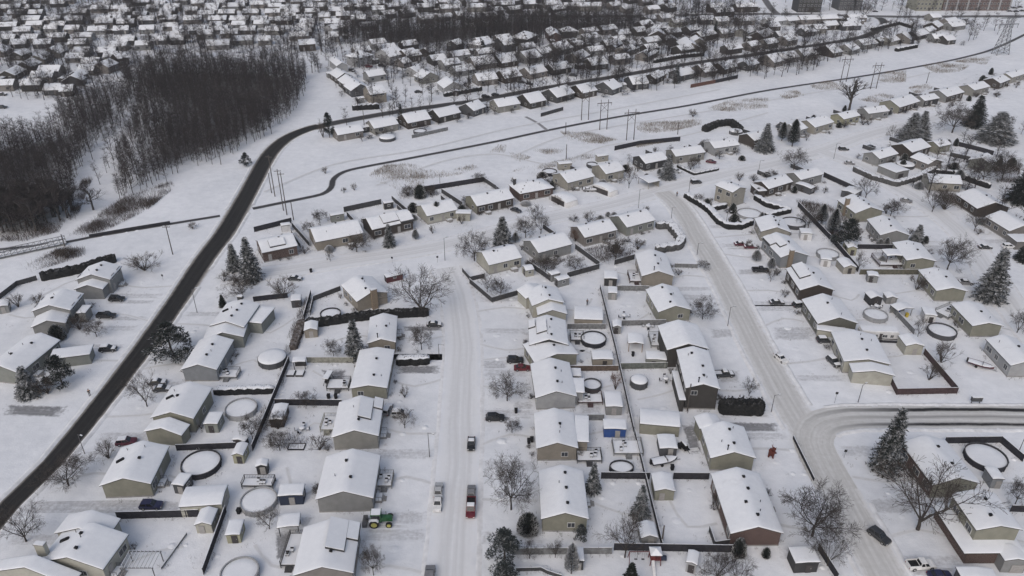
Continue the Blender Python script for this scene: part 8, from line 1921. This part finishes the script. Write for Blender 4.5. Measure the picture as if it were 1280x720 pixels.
# sheds beside the far houses; bushes, trees and side fences of the middle rows
for h in HOUSES:
    c,sn=math.cos(h[4]),math.sin(h[4])
    if not h[7]:
        if IR.random()<.6:
            sd=IR.choice([-1,1]); u=sd*(h[3]/2+IR.uniform(2.4,3.6)); v=IR.uniform(-1,6); x,y=h[0]+u*c-v*sn,h[1]+u*sn+v*c
            if all(math.hypot(x-q[0],y-q[1])>6.5 for q in HOUSES): build_shed(('shed',x,y,IR.uniform(2.5,4),IR.uniform(3,5),h[4],2.2,IR.choice(['grey','taupe','dark','brown']),'small snow-roofed shed between houses of the far suburb',{'pitch':.25}))['group']='small sheds in the far suburb'
    elif h[1]>195:
        for _ in range(4):
            a=IR.uniform(0,6.28); d=IR.uniform(7.5,13); x,y=h[0]+math.cos(a)*d,h[1]+math.sin(a)*d
            if any(math.hypot(x-q[0],y-q[1])<7 for q in HOUSES) or any((p-x)**2+(q-y)**2<(hw+1)**2 for _,p,q,hw in RQ): continue
            kd=IR.choice(['bush','bush','bush','frostbush','cedar']); build_tree('leafless or snow-dusted yard shrub among the middle rows of houses',kd,x,y,IR.uniform(1.5,4),IR.uniform(1.8,4.2),'yard shrubs among the middle rows',IR)
        if h[4]<.9 and IR.random()<.8:
            u=h[3]/2+1.6; x,y=h[0]+u*c-1.5*sn*0,h[1]+u*sn
            bk=IR.uniform(9,15); build_fence('dark side fence between two houses of the upper street rows','slatewood',1.6,[(x,y),(x-sn*bk,y+c*bk)])['group']='side fences of the upper street rows'
# --- the woods: nearest trunks one by one, the rest one dark mass
WR=random.Random(5)
WOODS=[p for p in PATCH if p[1]=='floor']
names=['left part of the wood by the stream','right part of the wood beside the ploughed road','strip wood between the far streets']
cand=[]
for wi,(nm,kd,P) in enumerate(WOODS):
    xs=[p[0] for p in P];ys=[p[1] for p in P]; sp=2.75 if wi<2 else 3.3
    y=min(ys)
    while y<max(ys):
        x=min(xs)
        while x<max(xs):
            px,py=x+WR.uniform(-.48,.48)*sp,y+WR.uniform(-.48,.48)*sp
            g=math.sin(px*.11+wi)+math.sin(py*.13+px*.05)+math.sin((px-py)*.07+2)
            if ((inpoly(px,py,P) and WR.random()<(.93 if g>-1.2 else .45)) or (WR.random()<.35 and inpoly(px+WR.uniform(-8,8),py+WR.uniform(-8,8),P))) and abs(px)<py*.72+60: cand.append((py-60*0+0*px,px,py,wi))
            x+=sp
        y+=sp
cand.sort(); single=[c for c in cand if c[3]<2][:110]; ss=set(single); rest=[c for c in cand if c not in ss]
for _,x,y,wi in single:
    build_tree('leafless grey-brown tree in the '+names[wi],'wood',x,y,WR.uniform(7.5,12),WR.uniform(4.5,7),'trees of the '+names[wi],WR)
def light_tree(seed):
    r=random.Random(seed); H=13; V=[];F=[]
    def tw(p,q,w):
        d=(q-p); n=Vector((d.y,-d.x,r.uniform(-.6,.6)*d.length)); n=n.normalized()*w if n.length>1e-4 else Vector((w,0,0)); k=len(V)
        V.extend([tuple(p-n),tuple(p+n),tuple(q)]); F.append((k,k+1,k+2))
    top=Vector((r.uniform(-.7,.7),r.uniform(-.7,.7),H*.92)); lean=lambda z:top*(z/(H*.92))
    for a in (0,2.1,4.2):
        n=Vector((math.cos(a),math.sin(a),0))*.17; k=len(V); V.extend([tuple(n),tuple(Vector((-n.y,n.x,0))),tuple(top)]); F.append((k,k+1,k+2))
    for j in range(30):
        z=H*r.uniform(.2,.9); a=r.uniform(0,6.28); L=r.uniform(1.2,3.0)*(1.25-.7*z/H); p=lean(z); q=p+Vector((math.cos(a)*L,math.sin(a)*L,L*r.uniform(.35,1.0))); tw(p,q,.075)
        for k in range(8):
            s=p.lerp(q,r.uniform(.25,1)); e=s+Vector((r.gauss(0,.75),r.gauss(0,.75),r.uniform(.0,1.2))); tw(s,e,.055)
            if k%2==0: tw(s.lerp(e,.6),s.lerp(e,.6)+Vector((r.gauss(0,.5),r.gauss(0,.5),r.uniform(0,.8))),.026)
    return np.array(V,np.float32),np.array(F,np.int32)
LT=[light_tree(s) for s in range(5)]
for wi in range(3):
    VV=[];FF=[];MI=[];o=0
    for _,x,y,w in rest:
        if w!=wi: continue
        V,F=LT[WR.randrange(5)]; s=WR.uniform(.5,.92); a=WR.uniform(0,6.28); c,sn=math.cos(a),math.sin(a)
        Q=np.stack([V[:,0]*c-V[:,1]*sn,V[:,0]*sn+V[:,1]*c,V[:,2]],1)*s; Q[:,0]+=x;Q[:,1]+=y
        VV.append(Q);FF.append(F+o);o+=len(V);MI.append([1 if WR.random()<.8 else 0]*3+[0]*(len(F)-3))
    if VV:
        ob=link('woodland',raw_mesh('woodland',np.concatenate(VV),np.concatenate(FF),'woodtwig',sum(MI,[]),'woodtrunk')); tag(ob,'dense dark leafless '+names[wi].replace('wood','woodland mass',1)[:60],'woodland',kind='stuff')
# --- the furthest, smallest houses of the suburb: one mass
XH=MB(); XR=random.Random(31); XP=[]
ZN=[([(-420,640),(-420,470),(-300,395),(-232,372),(-215,500),(-100,480),(-90,640)],.12,(23,15)),([(-90,640),(-100,470),(-70,395),(110,440),(200,480),(345,530),(400,640)],.55,(22,14.5))]
for P,an,(ra,rb_) in ZN:
    c,sn=math.cos(an),math.sin(an)
    for i in range(-45,46):
        for j in range(-30,60):
            a=i*rb_+XR.uniform(-1.5,1.5); b=400+j*ra*.62+XR.uniform(-1.5,1.5); x,y=a*c-(b-400)*sn,400+a*sn+(b-400)*c
            if not inpoly(x,y,P) or any((q[0]-x)**2+(q[1]-y)**2<13.2**2 for q in HOUSES+XP) or any((p-x)**2+(q-y)**2<(hw+6.5)**2 for _,p,q,hw in RQ) or any(inpoly(x,y,w_[2]) for w_ in PATCH if w_[1]=='floor') or XR.random()<.16 or (x>120 and y>500): continue
            XP.append((x,y)); w,l,h,p=XR.uniform(7.5,9),XR.uniform(9,12),XR.uniform(2.5,3.2),.5
            T=Matrix.Translation((x,y,0))@Matrix.Rotation(an+XR.uniform(-.1,.1)-math.pi/2,4,'Z'); wm=XR.randrange(3)
            q=walls_mesh(w,l,h,p,False,T); XH.add(q.v,q.f,wm); r1,s1=roof_meshes(w,l,h,p,False,XR,.2,T,.25); XH.add(r1.v,r1.f,3); XH.add(s1.v,s1.f,4)
            k=MB(); 
            for sd in (-1,1):
                for t_ in (-.28,.25): k.box(sd*(w/2-.34)-.04,t_*l-.7,1.0,sd*(w/2-.34)+.04,t_*l+.7,2.1,T=T)
            XH.add(k.v,k.f,5)
if XP: tag(XH.obj('far_houses',['w_taupe','w_darkbrown','w_grey','shingle','snow','glass']),'tightly packed small snow-roofed houses of the furthest suburb','houses',kind='stuff')
print('far mass houses',len(XP),'single houses',len(HOUSES))
# --- far neighbourhood trees
HP=[(h[0],h[1]) for h in HOUSES]+XP
RP=[(q.x,q.y) for r in ROADS for q in smooth_path(r[3],8)]
def clear(x,y,d):
    for a,b in HP:
        if (a-x)**2+(b-y)**2<d*d: return False
    for a,b in RP:
        if (a-x)**2+(b-y)**2<36: return False
    return True
FZ=[('bare tree among the houses at the far top left',[(-360,500),(-200,500),(-130,505),(-90,560),(-90,620),(-420,620)],58),
    ('bare tree among the houses above the left wood',[(-300,380),(-215,385),(-160,470),(-150,505),(-330,505)],30),
    ('bare tree among the houses right of the strip wood',[(60,470),(60,560),(330,600),(330,520),(150,470)],44),
    ('bare tree between the houses below the strip wood',[(-60,400),(110,450),(120,480),(-80,475)],34),
    ('bare tree in yards along the ploughed road',[(-60,330),(160,420),(210,470),(60,430),(-70,350)],26),
    ('bare tree by the top-edge houses above the strip wood',[(-90,560),(140,560),(140,640),(-90,640)],34)]
for lb,P,n in FZ:
    n=int(n*.55)
    k=0;tries=0;xs=[p[0] for p in P];ys=[p[1] for p in P]
    while k<n and tries<4000:
        tries+=1; x=WR.uniform(min(xs),max(xs)); y=WR.uniform(min(ys),max(ys))
        if inpoly(x,y,P) and clear(x,y,6.5):
            conif=WR.random()<.16
            build_tree(lb if not conif else lb.replace('bare tree','dark conifer'),'spruce' if conif else WR.choice(['maple','maple','vase','wood']),x,y,WR.uniform(6,12),WR.uniform(4,8) if not conif else WR.uniform(3,5),('bare trees ' if not conif else 'conifers ')+' '.join(lb.split()[2:]),WR); k+=1
VV=[];FF=[];o=0
DZ=[([(-430,640),(-430,450),(-300,385),(-215,360),(-140,400),(-95,420),(-80,640)],1450),([(-80,640),(-95,440),(-60,385),(150,440),(345,520),(400,640)],1450),([(-75,325),(160,415),(215,470),(60,430),(-75,350)],190),([(120,250),(330,430),(330,330),(180,200)],60)]
for P,n in DZ:
    k=0;tries=0;xs=[p[0] for p in P];ys=[p[1] for p in P]
    while k<n and tries<16*n:
        tries+=1; x=WR.uniform(min(xs),max(xs)); y=WR.uniform(min(ys),max(ys))
        if not(inpoly(x,y,P) and clear(x,y,4.7)) or (x>170 and y>500 and WR.random()<.8): continue
        V,F=LT[WR.randrange(5)]; s=WR.uniform(.5,1.05); a=WR.uniform(0,6.28); c,sn=math.cos(a),math.sin(a); q=s*WR.uniform(1.0,1.5)
        Q=np.stack([(V[:,0]*c-V[:,1]*sn)*q,(V[:,0]*sn+V[:,1]*c)*q,V[:,2]*s],1); Q[:,0]+=x;Q[:,1]+=y
        VV.append(Q);FF.append(F+o);o+=len(V);k+=1
for h in HOUSES:
    if h[7] and h[1]<255: continue
    for _ in range(5 if not h[7] else 3):
        a=WR.uniform(0,6.28); d=WR.uniform(6.0,9.5); x,y=h[0]+math.cos(a)*d*1.15,h[1]+math.sin(a)*d
        if not clear(x,y,5.2): continue
        V,F=LT[WR.randrange(5)]; s=WR.uniform(.12,.3); q=WR.uniform(.45,.9); c,sn=math.cos(a),math.sin(a)
        Q=np.stack([(V[:,0]*c-V[:,1]*sn)*q,(V[:,0]*sn+V[:,1]*c)*q,V[:,2]*s],1); Q[:,0]+=x;Q[:,1]+=y
        VV.append(Q);FF.append(F+o);o+=len(V)
ob=link('far_trees',raw_mesh('far_trees',np.concatenate(VV),np.concatenate(FF),'woodtwig')); tag(ob,'countless small leafless trees between the far houses','trees',kind='stuff')
# --- reeds and brush poking through the snow
for i,(lb,dens,hh,P) in enumerate(REEDS):
    xs=[p[0] for p in P];ys=[p[1] for p in P]; area=abs(sum(P[k][0]*P[(k+1)%len(P)][1]-P[(k+1)%len(P)][0]*P[k][1] for k in range(len(P))))/2
    n=int(min(6000 if dens==1 else 15000,area*(6 if dens==1 else 16))); V=[];F=[]; rr=random.Random(i)
    seeds=[(rr.uniform(min(xs),max(xs)),rr.uniform(min(ys),max(ys))) for _ in range(max(6,int(area/14)))]
    cnt=0;tr=0
    while cnt<n and tr<n*12:
        tr+=1; sx,sy=rr.choice(seeds); x=sx+rr.gauss(0,2.6); y=sy+rr.gauss(0,1.9)
        if not inpoly(x,y,P): continue
        a=rr.uniform(0,6.28); w=.035 if dens==1 else .03; h=hh*rr.uniform(.4,1.1); lx,ly=rr.gauss(0,.25),rr.gauss(0,.25); k=len(V)
        V+=[(x-math.cos(a)*w,y-math.sin(a)*w,0),(x+math.cos(a)*w,y+math.sin(a)*w,0),(x+lx*h,y+ly*h,h)]; F.append((k,k+1,k+2)); cnt+=1
    ob=link('dry_reeds' if dens==1 else 'brush',raw_mesh('reeds',V,F,'reed' if dens==1 else 'brush'))
    if dens==1: tag(ob,'patch of dry brown reeds poking through the corridor snow','reeds','reed patches in the snowy corridor','stuff')
    else: tag(ob,'low dark leafless brush poking through the snow','brush','patches of leafless brush','stuff')
# ------------------------------------------------------------------ camera, light
cam=bpy.data.cameras.new('camera'); co=bpy.data.objects.new('camera',cam); COL.objects.link(co); scene.camera=co
co.location=(0,0,105); co.rotation_euler=(math.radians(90-29.7),0,0); cam.sensor_width=36; cam.lens=36*964/1280; cam.clip_start=1; cam.clip_end=12000
w=bpy.data.worlds.new('World'); scene.world=w; w.use_nodes=True; nt=w.node_tree
EL,AZ=math.radians(42),math.radians(205)
sky=nt.nodes.new('ShaderNodeTexSky'); sky.sky_type='NISHITA'; sky.sun_disc=False; sky.sun_elevation=EL; sky.sun_rotation=AZ; sky.air_density=1.0; sky.dust_density=4.0; sky.ozone_density=1.0
hs=nt.nodes.new('ShaderNodeHueSaturation'); hs.inputs['Saturation'].default_value=0.8
nt.links.new(sky.outputs[0],hs.inputs['Color']); nt.links.new(hs.outputs[0],nt.nodes['Background'].inputs[0]); nt.nodes['Background'].inputs[1].default_value=0.15
sl=bpy.data.lights.new('sun','SUN'); sl.energy=0.6; sl.angle=math.radians(60); sl.color=(1,0.97,0.93); so=bpy.data.objects.new('sun',sl); COL.objects.link(so)
so.rotation_euler=(math.radians(90)-EL,0,math.pi-AZ)
scene.view_settings.view_transform='Standard'; scene.view_settings.look='None'; scene.view_settings.exposure=EXPO; scene.view_settings.gamma=1
scene.render.engine='CYCLES'; scene.cycles.max_bounces=5; scene.cycles.diffuse_bounces=3; scene.cycles.use_denoising=True

HAZE=0.00014
hz=bpy.data.materials.new('haze_air'); hz.use_nodes=True; hn=hz.node_tree; hn.nodes.remove(hn.nodes['Principled BSDF']); pv=hn.nodes.new('ShaderNodeVolumePrincipled')
pv.inputs['Color'].default_value=(.9,.92,.96,1); pv.inputs['Density'].default_value=HAZE; hn.links.new(pv.outputs[0],hn.nodes['Material Output'].inputs['Volume'])
hb=MB(); hb.box(-1200,-300,-1,1200,1500,112); ho=hb.obj('haze',[hz]); tag(ho,'thin pale winter haze over the whole suburb','haze',kind='stuff')
scene.cycles.volume_bounces=0; scene.cycles.volume_step_rate=10; scene.cycles.volume_max_steps=32
